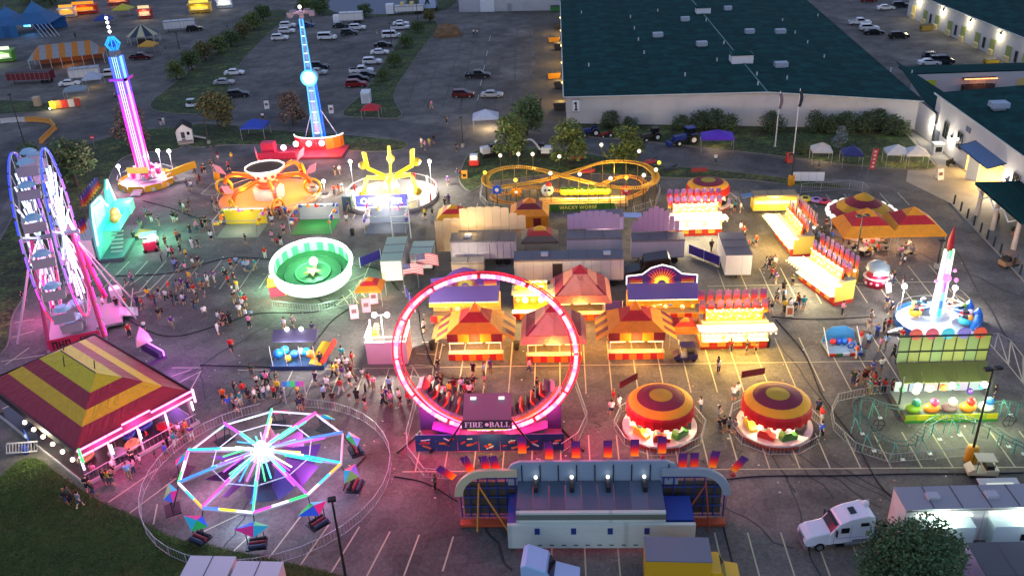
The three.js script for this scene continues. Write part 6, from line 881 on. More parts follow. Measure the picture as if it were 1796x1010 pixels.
function scallop(o, W, y0, H, steps, c, z, name = 'scallop_panel') { const n = steps.length; steps.forEach((k, i) => part(o, name, extrude([[-W / n / 2 + 0.02, 0], [W / n / 2 - 0.02, 0], [W / n / 2 - 0.02, H * k - 0.1], [0, H * k], [-W / n / 2 + 0.02, H * k - 0.1]], 0.1), M(c, 0.6)).position.set(-W / 2 + (i + 0.5) * W / n, y0, z)); }
{ const o = boxTrailer('game_trailer', 'white game trailer with doors and a cream scalloped back panel', G(850, 458), 0, 8.6, 3.6, 2.6, { doors: [1.4, 3.2], roof: 0x6a655e, vents: [-2] }); scallop(o, 11.2, 3.2, 3.4, [0.55, 0.55, 0.95, 1, 1, 1, 1, 0.95, 0.7, 0.6], 0xd8c294, -3.2); scallop(o, 3.2, 0.2, 4.6, [1, 1, 1], 0xd0b888, -3.0); for (const c of o.children.slice(-3)) c.position.x -= 5.2; for (let i = 0; i < 3; i++) part(o, 'hatch', slab(1.5, 0.95, 0.05, -3.3 + i * 1.7, 1.0, 1.33), M(0xdad4cc, 0.5)); lampLight(-1, 5.6, -5.2, 0xffd890, 60, o, 15); lampLight(-2, 4.6, -1.2, 0xffd890, 26, o, 15); }
{ const o = boxTrailer('game_trailer', 'lilac grey trailer with ribbed back panels behind the long white trailer', G(1042, 452), 0, 7.2, 3.4, 2.4, { roof: 0x6a686a, mat: M(0xb0a8b0, 0.6) }); scallop(o, 7.0, 3.2, 2.6, [0.8, 0.9, 1, 1, 1, 1, 0.9, 0.8], 0x9c86a8, -2.4); }
{ const o = boxTrailer('game_trailer', 'lilac trailer with stepped fan back beside the bright corner stand', G(1152, 456), 0, 6.8, 3.4, 2.4, { roof: 0x5c5a5e, mat: M(0xaaa2b0, 0.6) }); scallop(o, 6.2, 3.2, 3.6, [0.4, 0.6, 0.8, 0.92, 1, 0.92, 0.8, 0.6, 0.4], 0x8a6a92, -2.2); }
{ const o = boxTrailer('ticket_trailer', 'purple topped stall trailer with two blue awning flaps', G(1060, 408), 0, 5.2, 3.0, 2.4, { roof: 0x4a4660, mat: M(0x9a86c4, 0.6) }); for (const s of [-1, 1]) part(o, 'awning_flap', box(2.6, 0.08, 1.6, s * 3.9, 2.7, 0.2, 0, 0, s * -0.05), M(0x5a7ab8, 0.5)); lampLight(0, 1.6, 2.4, 0xffe0b0, 20, o); }
boxTrailer('semi_trailer', 'long white semi trailer across the middle of the midway', G(998, 496), 0, 13.6, 3.9, 2.6, { roof: 0x5c5a60, vents: [-3, 4.8], doors: [-1.4], dw: 1.2, door: 0x3a3034 });
boxTrailer('supply_trailer', 'white box trailer standing end on beside the flags', G(696, 480), PI / 2 + 0.04, 7.4, 3.6, 2.7, { roof: 0x9cb49c, doors: [] });
boxTrailer('awning_trailer', 'pale green roofed trailer between the flags and scalloped trailer', G(744, 470), PI / 2, 3.8, 3.0, 2.8, { roof: 0xa4b8a4 });
boxTrailer('supply_trailer', 'grey roofed trailer standing end on beside the lengthwise food stand', G(1286, 472), PI / 2 - 0.02, 6.8, 3.6, 3.2, { roof: 0x4c4e5a, vents: [] });
boxTrailer('generator_box', 'cream box unit just behind the top of the loop', G(822, 478), 0, 4.2, 1.8, 1.6, { low: 0.3, roof: 0xd0b890, mat: M(0xc8b090, 0.6) });
boxTrailer('horse_trailer', 'long dark red trailer beside the striped big tent', G(56, 145), 0.02, 11, 2.9, 2.5, { roof: 0x30181c, mat: M(0x6a1820, 0.4) }); boxTrailer('camper_trailer', 'white camper trailer behind the lilac tent', G(150, 140), 0.3, 7, 3.1, 2.5, { roof: 0x9aa0a6 }); boxTrailer('motorhome', 'white motorhome parked among the far stalls', G(316, 54), 0.22, 9, 3.2, 2.6, { roof: 0xb0b4b8, doors: [1] });
{ const o = boxTrailer('box_truck', 'white box truck with a tilted tarpaulin in the car park', G(617, 40), 0.05, 7.0, 3.2, 2.4, { roof: 0xc8ccd0 }); part(o, 'cab', slab(1.9, 2.1, 2.2, -4.5, 0.5), M(0xd8dadc, 0.3)); }
{ const o = boxTrailer('semi_trailer', 'white flat nosed semi truck with cargo by the pond', G(718, 24), 0.02, 9, 2.6, 2.5, { roof: 0xb8bcc0 }); part(o, 'cab', slab(2.4, 2.9, 2.4, -6, 0.4), M(0xd0d2d4, 0.3)); part(o, 'cargo', [slab(1.1, 1.0, 1.8, -2, 2.7), slab(1.1, 1.0, 1.8, 1, 2.7)], M(0xc8b478, 0.6)); }
{ const o = boxTrailer('cargo_trailer', 'tall pale trailer end with a black letter A on it', G(752, 17), PI / 2, 5, 5.2, 5.2, { roof: 0x9aa8b8, mat: M(0x9cb0c8, 0.5) }); part(o, 'letter', extrude([[-0.8, 0], [-0.3, 0], [-0.1, 0.6], [0.1, 0.6], [0.3, 0], [0.8, 0], [0.25, 2], [-0.25, 2]], 0.1).rotateY(-PI / 2), M(0x1a1c22, 0.6)).position.set(-2.56, 2.2, 0); }
// white tractor unit at the front
{
  const o = thing('semi_tractor', 'white sleeper cab tractor unit parked at the picture front', 'truck', G(1456, 950), 0.12 + PI), w = 2.4, P = M(0xd4d8e0, 0.25, 0.05);
  part(o, 'cab', extrude([[0.6, 0.9], [0.6, 1.98], [-0.12, 2.95], [-0.35, 3.2], [-1.2, 3.6], [-2.9, 3.9], [-3.4, 3.75], [-3.5, 3.4], [-3.5, 0.9]], w - 0.16, 0.08), P); part(o, 'hood', extrude([[0.4, 0.75], [2.7, 0.75], [2.85, 1.1], [2.75, 1.5], [2.3, 1.78], [0.6, 2.05]], w - 0.5, 0.14), P);
  part(o, 'windscreen', quads([[[0.66, 2.08, 1.05], [0.66, 2.08, -1.05], [0.02, 2.95, -1.0], [0.02, 2.95, 1.0]]]), MAT.glass); for (const s of [-1, 1]) { part(o, 'side_window', box(0.8, 0.62, 0.05, -0.75, 2.45, s * (w / 2 + 0.01)), MAT.glass); part(o, 'sleeper_window', box(0.8, 0.4, 0.05, -2.6, 3.0, s * (w / 2 + 0.01)), MAT.glass); part(o, 'mirror', [box(0.12, 0.7, 0.25, 0.2, 2.4, s * (w / 2 + 0.3))], MAT.black); part(o, 'fender', xf(new THREE.CylinderGeometry(0.72, 0.72, 0.4, 20, 1, false, -PI / 2, PI), 1.55, 0.6, s * (w / 2 - 0.2), 0, 0, 0).rotateX(0), P).visible = true; part(o, 'fuel_tank', xf(new THREE.CylinderGeometry(0.34, 0.34, 1.7, 14), -1.7, 0.72, s * 1.0, 0, 0, PI / 2), MAT.steel); part(o, 'headlight', box(0.12, 0.25, 0.4, 2.85, 1.05, s * 0.8), headLampMat); }
  part(o, 'roof_hatch', box(0.6, 0.06, 0.9, -1.7, 3.8, 0, 0, 0, -0.17), MAT.glass); part(o, 'grille', box(0.08, 0.7, 1.0, 2.98, 1.15, 0), MAT.steel); part(o, 'bumper', box(0.3, 0.4, 2.3, 2.85, 0.55, 0), MAT.greyPlastic); part(o, 'chassis', slab(7.2, 0.3, 0.9, -2.4, 0.55), MAT.darkSteel); part(o, 'fifth_wheel', cyl(0.5, 0.5, 0.1, -5, 0.9, 0), MAT.black);
  for (const [x, z] of [[1.5, 1], [1.5, -1], [-4.3, 0.95], [-4.3, -0.95], [-5.6, 0.95], [-5.6, -0.95]]) { const t = part(o, 'wheel', xf(new THREE.CylinderGeometry(0.5, 0.5, x > 0 ? 0.3 : 0.6, 18), x, 0.5, z, PI / 2), MAT.rubber); part(t, 'rim', xf(new THREE.CylinderGeometry(0.28, 0.28, 0.36, 14), x, 0.5, z * 1.03, PI / 2), MAT.steel); } o.scale.setScalar(0.82); for (const s of [-1, 1]) { part(o, 'door_seam', [box(0.03, 1.9, 0.02, 0.25, 1.9, s * (w / 2 + 0.005)), box(0.03, 2.2, 0.02, -1.35, 1.95, s * (w / 2 + 0.005))], MAT.greyPlastic); part(o, 'step', box(1.0, 0.1, 0.35, -0.5, 0.55, s * 1.12), MAT.darkSteel); part(o, 'side_fairing', box(1.9, 0.5, 0.05, -2.5, 1.0, s * (w / 2 + 0.03)), MAT.greyPlastic); part(o, 'trim_stripe', box(3.6, 0.07, 0.02, -1.7, 1.55, s * (w / 2 + 0.01)), M(0x8a94b8, 0.4)); } part(o, 'sun_visor', box(0.35, 0.05, 2.1, 0.1, 3.08, 0, 0, 0, -0.3), MAT.black); part(o, 'satellite_dish', ball(0.35, -3.3, 3.95, 0.6, 10), MAT.white); for (const s of [-1, 1]) part(o, 'exhaust_stack', cyl(0.08, 0.08, 3.2, -3.75, 0.9, s * 1.0, 8), MAT.steel);
}
{ const o = boxTrailer('living_trailer', 'long grey roofed trailer with slide outs and bright awning lights', G(1710, 938), 0.03, 13, 3.9, 2.6, { roof: 0x8a8c92, vents: [-4, 0.5], low: 0.6 }); for (const [x, w2] of [[-3.6, 4.2], [2.6, 5.4]]) { const s = part(o, 'slide_out', slab(w2, 2.1, 1.2, x, 1.0, 1.85), M(0xb4c4c4, 0.5)); part(s, 'slide_window', box(1.2, 0.6, 0.06, x, 2.0, 2.47), MAT.glass); part(o, 'awning_light', box(w2, 0.14, 0.14, x, 3.5, 1.5), glow(0xf0fff0, 5)); lampLight(x, 3.4, 2.3, 0xe8ffe8, 40, o, 20); } }
boxTrailer('supply_trailer', 'slate roofed trailer at the picture corner with lilac end wall', G(1775, 1040), 0.02, 6.4, 3.4, 3.2, { roof: 0x4a4c52, mat: M(0x8f8cb4, 0.5) });
{ const o = thing('delivery_truck', 'yellow delivery truck with grey roof behind the stage back', 'truck', G(1185, 1028), -0.03); part(o, 'cargo_box', slab(4.8, 2.9, 2.4, 0, 0.8), M(0xc89a14, 0.5)); part(o, 'roof', slab(4.84, 0.1, 2.5, 0, 3.7), M(0x66727a, 0.8)); part(o, 'cab', extrude([[2.5, 0.5], [4.6, 0.5], [4.6, 1.4], [3.6, 1.6], [3.1, 2.5], [2.5, 2.5]], 2.0, 0.08), M(0xd0a410, 0.35)); part(o, 'windscreen', box(0.06, 0.9, 1.8, 3.42, 2.05, 0, 0, 0, 0.5), MAT.glass); for (const x of [-1.4, 3.6]) for (const s of [-1, 1]) part(o, 'wheel', xf(new THREE.CylinderGeometry(0.45, 0.45, 0.28, 14), x, 0.45, s * 1.05, PI / 2), MAT.rubber); }
{ const o = thing('truck_cab', 'pale blue truck cab at the bottom edge beside the stage back', 'truck', G(948, 1030), -0.1); part(o, 'cab', extrude([[-1.2, 0.5], [1.0, 0.5], [1.0, 1.7], [0.5, 2.7], [-0.9, 3.2], [-1.2, 3.0]], 2.1, 0.1), M(0x93b4d4, 0.35)); part(o, 'hood', extrude([[1.0, 0.6], [2.9, 0.6], [2.9, 1.3], [1.2, 1.75]], 1.9, 0.1), M(0x93b4d4, 0.35)); part(o, 'windscreen', box(0.06, 0.9, 1.8, 0.95, 2.2, 0, 0, 0, 0.45), MAT.glass); for (const x of [-0.6, 2.2]) for (const s of [-1, 1]) part(o, 'wheel', xf(new THREE.CylinderGeometry(0.48, 0.48, 0.3, 14), x, 0.48, s * 1.0, PI / 2), MAT.rubber); }
{ const o = thing('semi_tractor', 'black truck cab parked behind the sunburst sign', 'truck', G(1138, 492), PI); part(o, 'cab', extrude([[-2.4, 0.7], [1.0, 0.7], [1.0, 2.0], [0.6, 3.2], [-2.2, 3.6], [-2.4, 3.4]], 2.2, 0.1), M(0x1a1618, 0.3)); part(o, 'hood', extrude([[1.0, 0.7], [2.9, 0.7], [2.9, 1.5], [1.1, 2.0]], 1.9, 0.1), M(0x1a1618, 0.3)); part(o, 'windscreen', box(0.06, 0.9, 1.9, 0.98, 2.6, 0, 0, 0, 0.35), MAT.glass); for (const x of [-1.6, 2.1]) for (const s of [-1, 1]) part(o, 'wheel', xf(new THREE.CylinderGeometry(0.5, 0.5, 0.3, 14), x, 0.5, s * 1.0, PI / 2), MAT.rubber); }
// ---------------------------------------------------------------- sunburst booths
function sunburst(px, py, label, lit) {
  const o = thing('game_booth', label, 'booth', G(px, py), 0), W = 8.2; part(o, 'floor', slab(W, 0.15, 3), M(0x6a5c50, 0.6)); part(o, 'back_wall', slab(W, 2.6, 0.12, 0, 0.1, -1.4), M(0xb88840, 0.6)); part(o, 'awning', box(W, 0.1, 2.6, 0, 3.2, 0.2, 0, 0.32), M(0x6a5896, 0.55)); part(o, 'valance_sign', box(W, 0.5, 0.1, 0, 2.5, 1.45), M(0xe0b838, 0.5)); for (let i = 0; i < 10; i++) part(o, 'counter_panel', box(W / 10 - 0.03, 0.9, 0.1, -W / 2 + (i + 0.5) * W / 10, 0.5, 1.4), M(i % 2 ? 0xe09020 : 0xb81a1a, 0.6)); for (let i = 0; i < 12; i++) part(o, 'prize', ball(rr(0.18, 0.32), -W / 2 + 0.5 + i * 0.65, rr(1.1, 1.8), rr(-0.8, 0.9), 7), M(pick([0xd8c8b8, 0xd84030, 0xe0c030, 0x4a68c0]), 0.8));
  const s = part(o, 'sunburst_sign', extrude([[-W / 2, 0], [W / 2, 0], [W / 2, 1.1], [W * 0.28, 1.3], [W * 0.16, 2.1], [0, 2.5], [-W * 0.16, 2.1], [-W * 0.28, 1.3], [-W / 2, 1.1]], 0.14), M(0x3a2470, 0.5)); s.position.set(0, 3.5, -1.3); for (let i = 0; i < 17; i++) { const a = PI * (i + 0.5) / 17, r0 = 0.5, r1 = i > 2 && i < 14 ? 2.0 : 1.5; for (const [q0, q1, c] of [[0, 0.4, 0xf0d040], [0.4, 0.75, 0xe06010], [0.75, 1, 0xb01838]]) { const b = bar([Math.cos(a) * (r0 + (r1 - r0) * q0), Math.sin(a) * (r0 + (r1 - r0) * q0), 0.1], [Math.cos(a) * (r0 + (r1 - r0) * q1), Math.sin(a) * (r0 + (r1 - r0) * q1), 0.1], 0.07, 4); part(s, 'ray_light', b, glow(c, lit ? 1.6 : 0.7)); } }
  for (const u of [-1, 1]) for (let k = 0; k < 4; k++) part(s, 'side_ray', box(1.5, 0.12, 0.06, u * 3.0, 0.2 + k * 0.24, 0.1), M([0xe0b020, 0xe06010, 0xb01838, 0x5a2a80][k], 0.5)); for (let i = 0; i < 6; i++) ledBar(o, [-W / 2 + i * W / 6 + 0.05, 2.8, 1.5], [-W / 2 + (i + 1) * W / 6 - 0.05, 2.8, 1.5], 0.05, 0xffe090, 4); if (lit) { const e = [[-W / 2, 0], [-W / 2, 1.1], [-W * 0.28, 1.3], [-W * 0.16, 2.1], [0, 2.5], [W * 0.16, 2.1], [W * 0.28, 1.3], [W / 2, 1.1], [W / 2, 0]]; for (let i = 0; i < 8; i++) ledBar(o, [e[i][0], 3.5 + e[i][1], -1.15], [e[i + 1][0], 3.5 + e[i + 1][1], -1.15], 0.07, 0xfff0e0, 3, 'border_light'); ledBar(o, [-W / 2, 3.5, -1.1], [0, 3.5, -1.1], 0.07, 0xfff0e0, 3, 'border_light'); ledBar(o, [0, 3.5, -1.1], [W / 2, 3.5, -1.1], 0.07, 0xfff0e0, 3, 'border_light'); } for (const x of [-2.6, 0, 2.6]) lampLight(x, 2.3, 0.5, 0xffc868, 45, o, 15);
}
sunburst(818, 556, 'purple awning game booth with sunburst sign behind the loop top', false); sunburst(1161, 552, 'purple awning game booth with bright outlined sunburst sign', true);
{ const o = thing('snack_booth', 'bright yellow lit snack booth between loop and chevron tent', 'booth', G(936, 552)); part(o, 'back_wall', slab(4.8, 2.8, 0.12, 0, 0, -1.4), M(0xd8a828, 0.6)); part(o, 'roof', slab(5, 0.12, 2.4, 0, 3.0, -0.6), M(0xe8d890, 0.5)); part(o, 'menu_sign', box(3.4, 1.1, 0.1, 0, 3.8, -0.4), menuMat); for (let i = 0; i < 6; i++) part(o, 'counter_panel', box(0.78, 0.9, 0.1, -2 + i * 0.8, 0.5, 1.2), M(i % 2 ? 0xe0a020 : 0xb81a1a, 0.6)); part(o, 'counter_top', slab(4.9, 0.1, 0.8, 0, 0.95, 1.0), M(0xe0d8c0, 0.5)); for (let i = 0; i < 5; i++) part(o, 'balloon', ball(0.4, -1.9 + i * 0.95, 1.7, -0.6, 12), M([0xe06a40, 0xe8e0d8, 0xd8b030, 0xe8e8e8, 0xd87030][i], 0.4)); part(o, 'flame_ornament', lathe([[0, 0], [0.4, 0.3], [0.25, 0.7], [0, 1.1]], 8), M(0xe0b020, 0.5)).position.set(-1.8, 3.1, -0.4); for (const x of [-1.5, 0, 1.5]) { ledBar(o, [x - 0.7, 2.9, 0.5], [x + 0.7, 2.9, 0.5], 0.08, 0xfff0c0, 5); lampLight(x, 2.6, 0.7, 0xffe490, 75, o, 15); } lampLight(0, 4.6, 0.6, 0xffe490, 60, o, 15); }
// ---------------------------------------------------------------- prize stalls and small booths near the green bowl
function cageStall(px, py, W, D, label, back, top, mat) {
  const o = thing('game_stall', label, 'stall', G(px, py)); part(o, 'mat', slab(W, 0.04, D, 0, 0.01, 0), M(mat, 0.8)); for (const s of [-1, 1]) for (const u of [-1, 1]) part(o, 'corner_post', slab(0.08, 2.7, 0.08, s * W / 2, 0, u * D / 2), MAT.galv); part(o, 'top_rail', [bar([-W / 2, 2.7, D / 2], [W / 2, 2.7, D / 2], 0.05), bar([-W / 2, 2.7, -D / 2], [W / 2, 2.7, -D / 2], 0.05), bar([-W / 2, 2.7, -D / 2], [-W / 2, 2.7, D / 2], 0.05), bar([W / 2, 2.7, -D / 2], [W / 2, 2.7, D / 2], 0.05)], MAT.galv); part(o, 'back_panel', slab(W, 2.5, 0.08, 0, 0.1, -D / 2), M(back, 0.6));
  for (let i = 0; i < 26; i++) { const side = i % 3, t = rnd(), p = side === 0 ? [-W / 2 + t * W, 2.4, -D / 2 + 0.2] : [side === 1 ? -W / 2 + 0.1 : W / 2 - 0.1, 2.3 - t * 0.9, -D / 2 + rnd() * D]; part(o, 'plush_prize', ball(rr(0.2, 0.34), ...p, 7), M(pick(top), 0.9)); } ledBar(o, [-W / 2 + 0.2, 2.6, -D / 2 + 0.3], [W / 2 - 0.2, 2.6, -D / 2 + 0.3], 0.05, 0xfff4d8, 3); lampLight(0, 2.3, 0, 0xfff0d8, 40, o, 15); return o;
}
cageStall(424, 405, 6.4, 5.0, 'open game stall hung with yellow and orange plush prizes', 0xc8b020, [0xe0d020, 0xe07020, 0xd860a0, 0xe0c040], 0x6f7a68); cageStall(553, 398, 6.0, 5.6, 'open basketball game stall with grey back and green mat', 0x9a9aa0, [0xd8d8d8, 0xc83030, 0xe09020, 0x3050a0], 0x1f7a34); cageStall(680, 400, 6.0, 4.0, 'open game stall with prizes in white and blue beside the tall frame', 0x8890a8, [0xd8d8e0, 0x7050b0, 0xd890b0, 0xe0c040], 0x5c6470);
{ const o = thing('booth_frame', 'bare white pipe frame standing beside the white supply trailer', 'frame', G(705, 418)); for (const x of [-1.3, 1.3]) part(o, 'upright', bar([x, 0, 0], [x, 6, 0], 0.08), MAT.white); for (const y of [2.4, 3.4]) part(o, 'cross_bar', bar([-1.3, y, 0], [1.3, y, 0], 0.06), MAT.white); }
{ const o = thing('game_booth', 'pink backed booth with yellow prize inside beside the loop', 'booth', G(680, 638)); part(o, 'canvas_back', slab(4.4, 2.8, 0.1, 0, 0, 0), M(0xc8a0b0, 0.7)); for (const s of [-1, 1]) { part(o, 'side_canvas', slab(0.08, 2.8, 3.2, s * 2.2, 0, -1.6), M(0xb898a4, 0.7)); part(o, 'post', slab(0.08, 3.8, 0.08, s * 2.2, 0, -3.2), MAT.white); } part(o, 'top_rail', [bar([-2.2, 3.4, 0], [2.2, 3.4, 0], 0.05), bar([-2.2, 3.4, -3.2], [-2.2, 3.4, 0], 0.05), bar([2.2, 3.4, -3.2], [2.2, 3.4, 0], 0.05)], MAT.white); for (let k = 0; k < 4; k++) part(o, 'plush_prize', ball(0.42 - k * 0.05, -1.4 + k * 0.1, 2.7 + k * 0.4, -1.6, 8), M(k % 2 ? 0xe07018 : 0xe0c020, 0.8)); part(o, 'floor', slab(4.4, 0.05, 3.2, 0, 0.01, -1.6), M(0x6a5a50, 0.8)); }
floodLamp(676, 620, 552, 'twin headed flood light mast beside the loop', 700, 0xfff0e0, 2); floodLamp(620, 330, 283, 'flood light mast at the octopus side of the orbiter ride', 520); floodLamp(757, 330, 283, 'flood light mast on the open side of the orbiter ride', 560); floodLamp(1577, 560, 502, 'flood light mast at the entrance of the blue tower ride', 300); floodLamp(1668, 545, 505, 'flood light mast behind the blue tower ride', 300);
{ const o = thing('kiddie_car_ride', 'kiddie play trailer with blue creatures, mesh roof and yellow slide', 'kiddie ride', G(527, 637)); part(o, 'deck', slab(6.0, 0.5, 2.8), M(0x24406a, 0.5)); part(o, 'mesh_roof', box(5.0, 0.08, 1.6, -0.4, 3.1, -0.8, 0, 0.5), M(0x56506a, 0.6)); for (let i = 0; i < 4; i++) part(o, 'roof_post', slab(0.06, 3, 0.06, -2.7 + i * 1.6, 0, 1.3), MAT.white); for (let i = 0; i < 7; i++) part(o, 'play_figure', ball(rr(0.35, 0.62), -2.4 + i * 0.62, rr(0.9, 1.5), rr(-0.7, 0.8), 10), M([0x1f7ac8, 0x28a0d8, 0xe0c020, 0x2868b8, 0xd8d8d0, 0x1f8ad0, 0xd88030][i], 0.4)); part(o, 'slide', box(1.5, 0.12, 3.4, 2.4, 1.0, -0.4, -0.3, 0.3), M(0xd8b020, 0.4)); part(o, 'slide_wall', box(0.2, 0.7, 3.4, 3.2, 1.2, -0.4, -0.3, 0.3), M(0xc03028, 0.4)); for (const x of [-1.3, 0.3]) { part(o, 'roof_lamp', ball(0.25, x, 3.7, -1.2, 8), glow(0xffffff, 7)); lampLight(x, 2.6, 0.6, 0xe8f0ff, 36, o, 15); } }
{ const o = thing('game_cart', 'red and white round front game cart in the crowd', 'cart', G(265, 440), 0.3); part(o, 'cart_body', slab(1.7, 1.3, 1.2, 0, 0.3), M(0xb0183c, 0.5)); part(o, 'round_sign', xf(new THREE.CylinderGeometry(0.7, 0.7, 0.1, 18), 0.7, 2.0, 0.3, PI / 2), M(0xd8d8d0, 0.5)); part(o, 'canopy', box(2.4, 0.1, 1.2, 0, 2.5, -0.2, 0, 0.3), M(0xc0ccd0, 0.5)); for (const s of [-1, 1]) { part(o, 'post', slab(0.06, 2.5, 0.06, s * 0.8), MAT.galv); part(o, 'wheel', xf(new THREE.CylinderGeometry(0.28, 0.28, 0.1, 12), s * 0.75, 0.28, 0.55, PI / 2), MAT.rubber); } lampLight(0, 2.2, 0.9, 0xffe8f0, 16, o); }
// purple banner fences, flags, bins
function bannerFence(a, b, label) { const A = G(...a), B = G(...b), o = thing('banner_fence', label, 'banner', V(0, 0, 0)), d = B.clone().sub(A), L = d.length(), ry = Math.atan2(-d.z, d.x), n = Math.max(1, Math.round(L / 2.4)); for (let i = 0; i < n; i++) { const p = A.clone().lerp(B, (i + 0.5) / n); part(o, 'banner_panel', box(L / n - 0.1, 1.3, 0.05, p.x, 0.85, p.z, ry), M(0x37288a, 0.6)); } for (let i = 0; i <= n; i++) { const p = A.clone().lerp(B, i / n); part(o, 'post', slab(0.06, 1.6, 0.06, p.x, 0, p.z), MAT.white); } }
bannerFence([632, 470], [668, 455], 'purple banner fence by the white supply trailer'); bannerFence([1058, 545], [1092, 548], 'purple banner fence between the chevron tent and sunburst booth'); bannerFence([1208, 446], [1262, 468], 'purple banner fence behind the black truck cab'); bannerFence([712, 520], [728, 548], 'purple banner fence beside the loop flank');
const flagTex = canvasTex(190, 100, (x, w, h) => { for (let i = 0; i < 13; i++) { x.fillStyle = i % 2 ? '#d8d4d0' : '#a81c30'; x.fillRect(0, i * h / 13, w, h / 13 + 1); } x.fillStyle = '#20285c'; x.fillRect(0, 0, w * 0.4, h * 7 / 13); x.fillStyle = '#e0e0e8'; for (let r = 0; r < 9; r++) for (let c = 0; c < (r % 2 ? 5 : 6); c++) x.fillRect(5 + c * 12 + (r % 2 ? 6 : 0), 4 + r * 5.6, 3, 3); });
function nationFlag(px, py, h, w, label, turn, pm) { const o = thing('flag', label, 'flag', G(px, py), turn); part(o, 'flag_pole', cyl(0.07, 0.05, h, 0, 0, 0, 8), pm || MAT.steel); const g = new THREE.PlaneGeometry(w, w * 0.55, 10, 4), P = g.attributes.position; for (let i = 0; i < P.count; i++) { const x = P.getX(i) / w + 0.5; P.setZ(i, Math.sin(x * 9) * 0.12 * x * w / 2); P.setY(i, P.getY(i) - x * x * 0.5 * w / 2); } g.computeVertexNormals(); const f = part(o, 'flag_cloth', g, new THREE.MeshStandardMaterial({ map: flagTex, side: THREE.DoubleSide, roughness: 0.8 })); f.position.set(w / 2, h - w * 0.3, 0); return o; }
nationFlag(735, 505, 4.8, 2.9, 'striped national flag beside the green roofed trailer, the higher one', 0.5); nationFlag(710, 515, 4.2, 2.7, 'striped national flag nearest the white supply trailer, the lower one', 0.5);
for (const [px, py, top, nm] of [[1360, 258, 160, 'tall white flagpole with a furled flag, beside the wide bush'], [1392, 272, 155, 'tall white flagpole with a dark drooping flag']]) { const h = heightAt(px, py, top), o = thing('flagpole', nm, 'flagpole', G(px, py)); part(o, 'pole', cyl(0.11, 0.06, h, 0, 0, 0, 8), MAT.white); part(o, 'flag_cloth', pipe([[0.1, h - 0.4, 0], [0.35, h - 1.6, 0.1], [0.15, h - 3, 0]], 0.28, 6), M(px < 1380 ? 0x6a5a68 : 0x1c2030, 0.8)); part(o, 'base', cyl(0.4, 0.3, 0.2, 0, 0, 0), MAT.concrete); }
const litter = (name, label, cat, px, py, build) => { const o = thing(name, label, cat, G(px, py)); build(o); return o; };
[[758, 612, 'black bin on the hatched ground inside the loop'], [906, 612, 'black bin between the two tents inside the loop'], [1346, 608, 'black bin beside the yellow food stand'], [618, 412, 'black bin between the game stalls']].forEach(([x, y, l]) => litter('rubbish_bin', l, 'bin', x, y, (o) => { part(o, 'body', lathe([[0, 0], [0.28, 0], [0.34, 0.9], [0, 0.9]], 14), M(0x17181a, 0.7)); part(o, 'rim', xf(torus(0.34, 0.035, 18, 6), 0, 0.9, 0, PI / 2), MAT.black); }));
// ---------------------------------------------------------------- coaster track helper: two rails, ties, posts
function track(o, pts, gauge, color, r = 0.07, closed = false, postEvery = 8, postMat = M(0x5a4a2a, 0.6), tieStep = 1) {
  const curve = new THREE.CatmullRomCurve3(pts, closed, 'centripetal'), n = pts.length * 10, C = curve.getSpacedPoints(n), L = [], Rr = [], m = M(color, 0.45);
  for (let i = 0; i <= n; i++) { const t = curve.getTangentAt(Math.min(1, i / n)), s = V(-t.z, 0, t.x).normalize().multiplyScalar(gauge / 2); L.push(C[i].clone().add(s)); Rr.push(C[i].clone().sub(s)); }
  for (let k = 0; k < n; k += 10) { const e = Math.min(n, k + 10); for (const A of [L, Rr]) part(o, 'rail', new THREE.TubeGeometry(new THREE.CatmullRomCurve3(A.slice(k, e + 1)), 10, r, 6), m); }
  for (let i = 0; i < n; i += tieStep) part(o, 'tie', bar(L[i], Rr[i], r * 0.7, 4), m);
  for (let i = 0; i < n; i += postEvery) { const a = L[i], b = Rr[i]; part(o, 'support_post', bar(V(C[i].x, 0, C[i].z), C[i], 0.06, 5), postMat); }
  return curve;
}
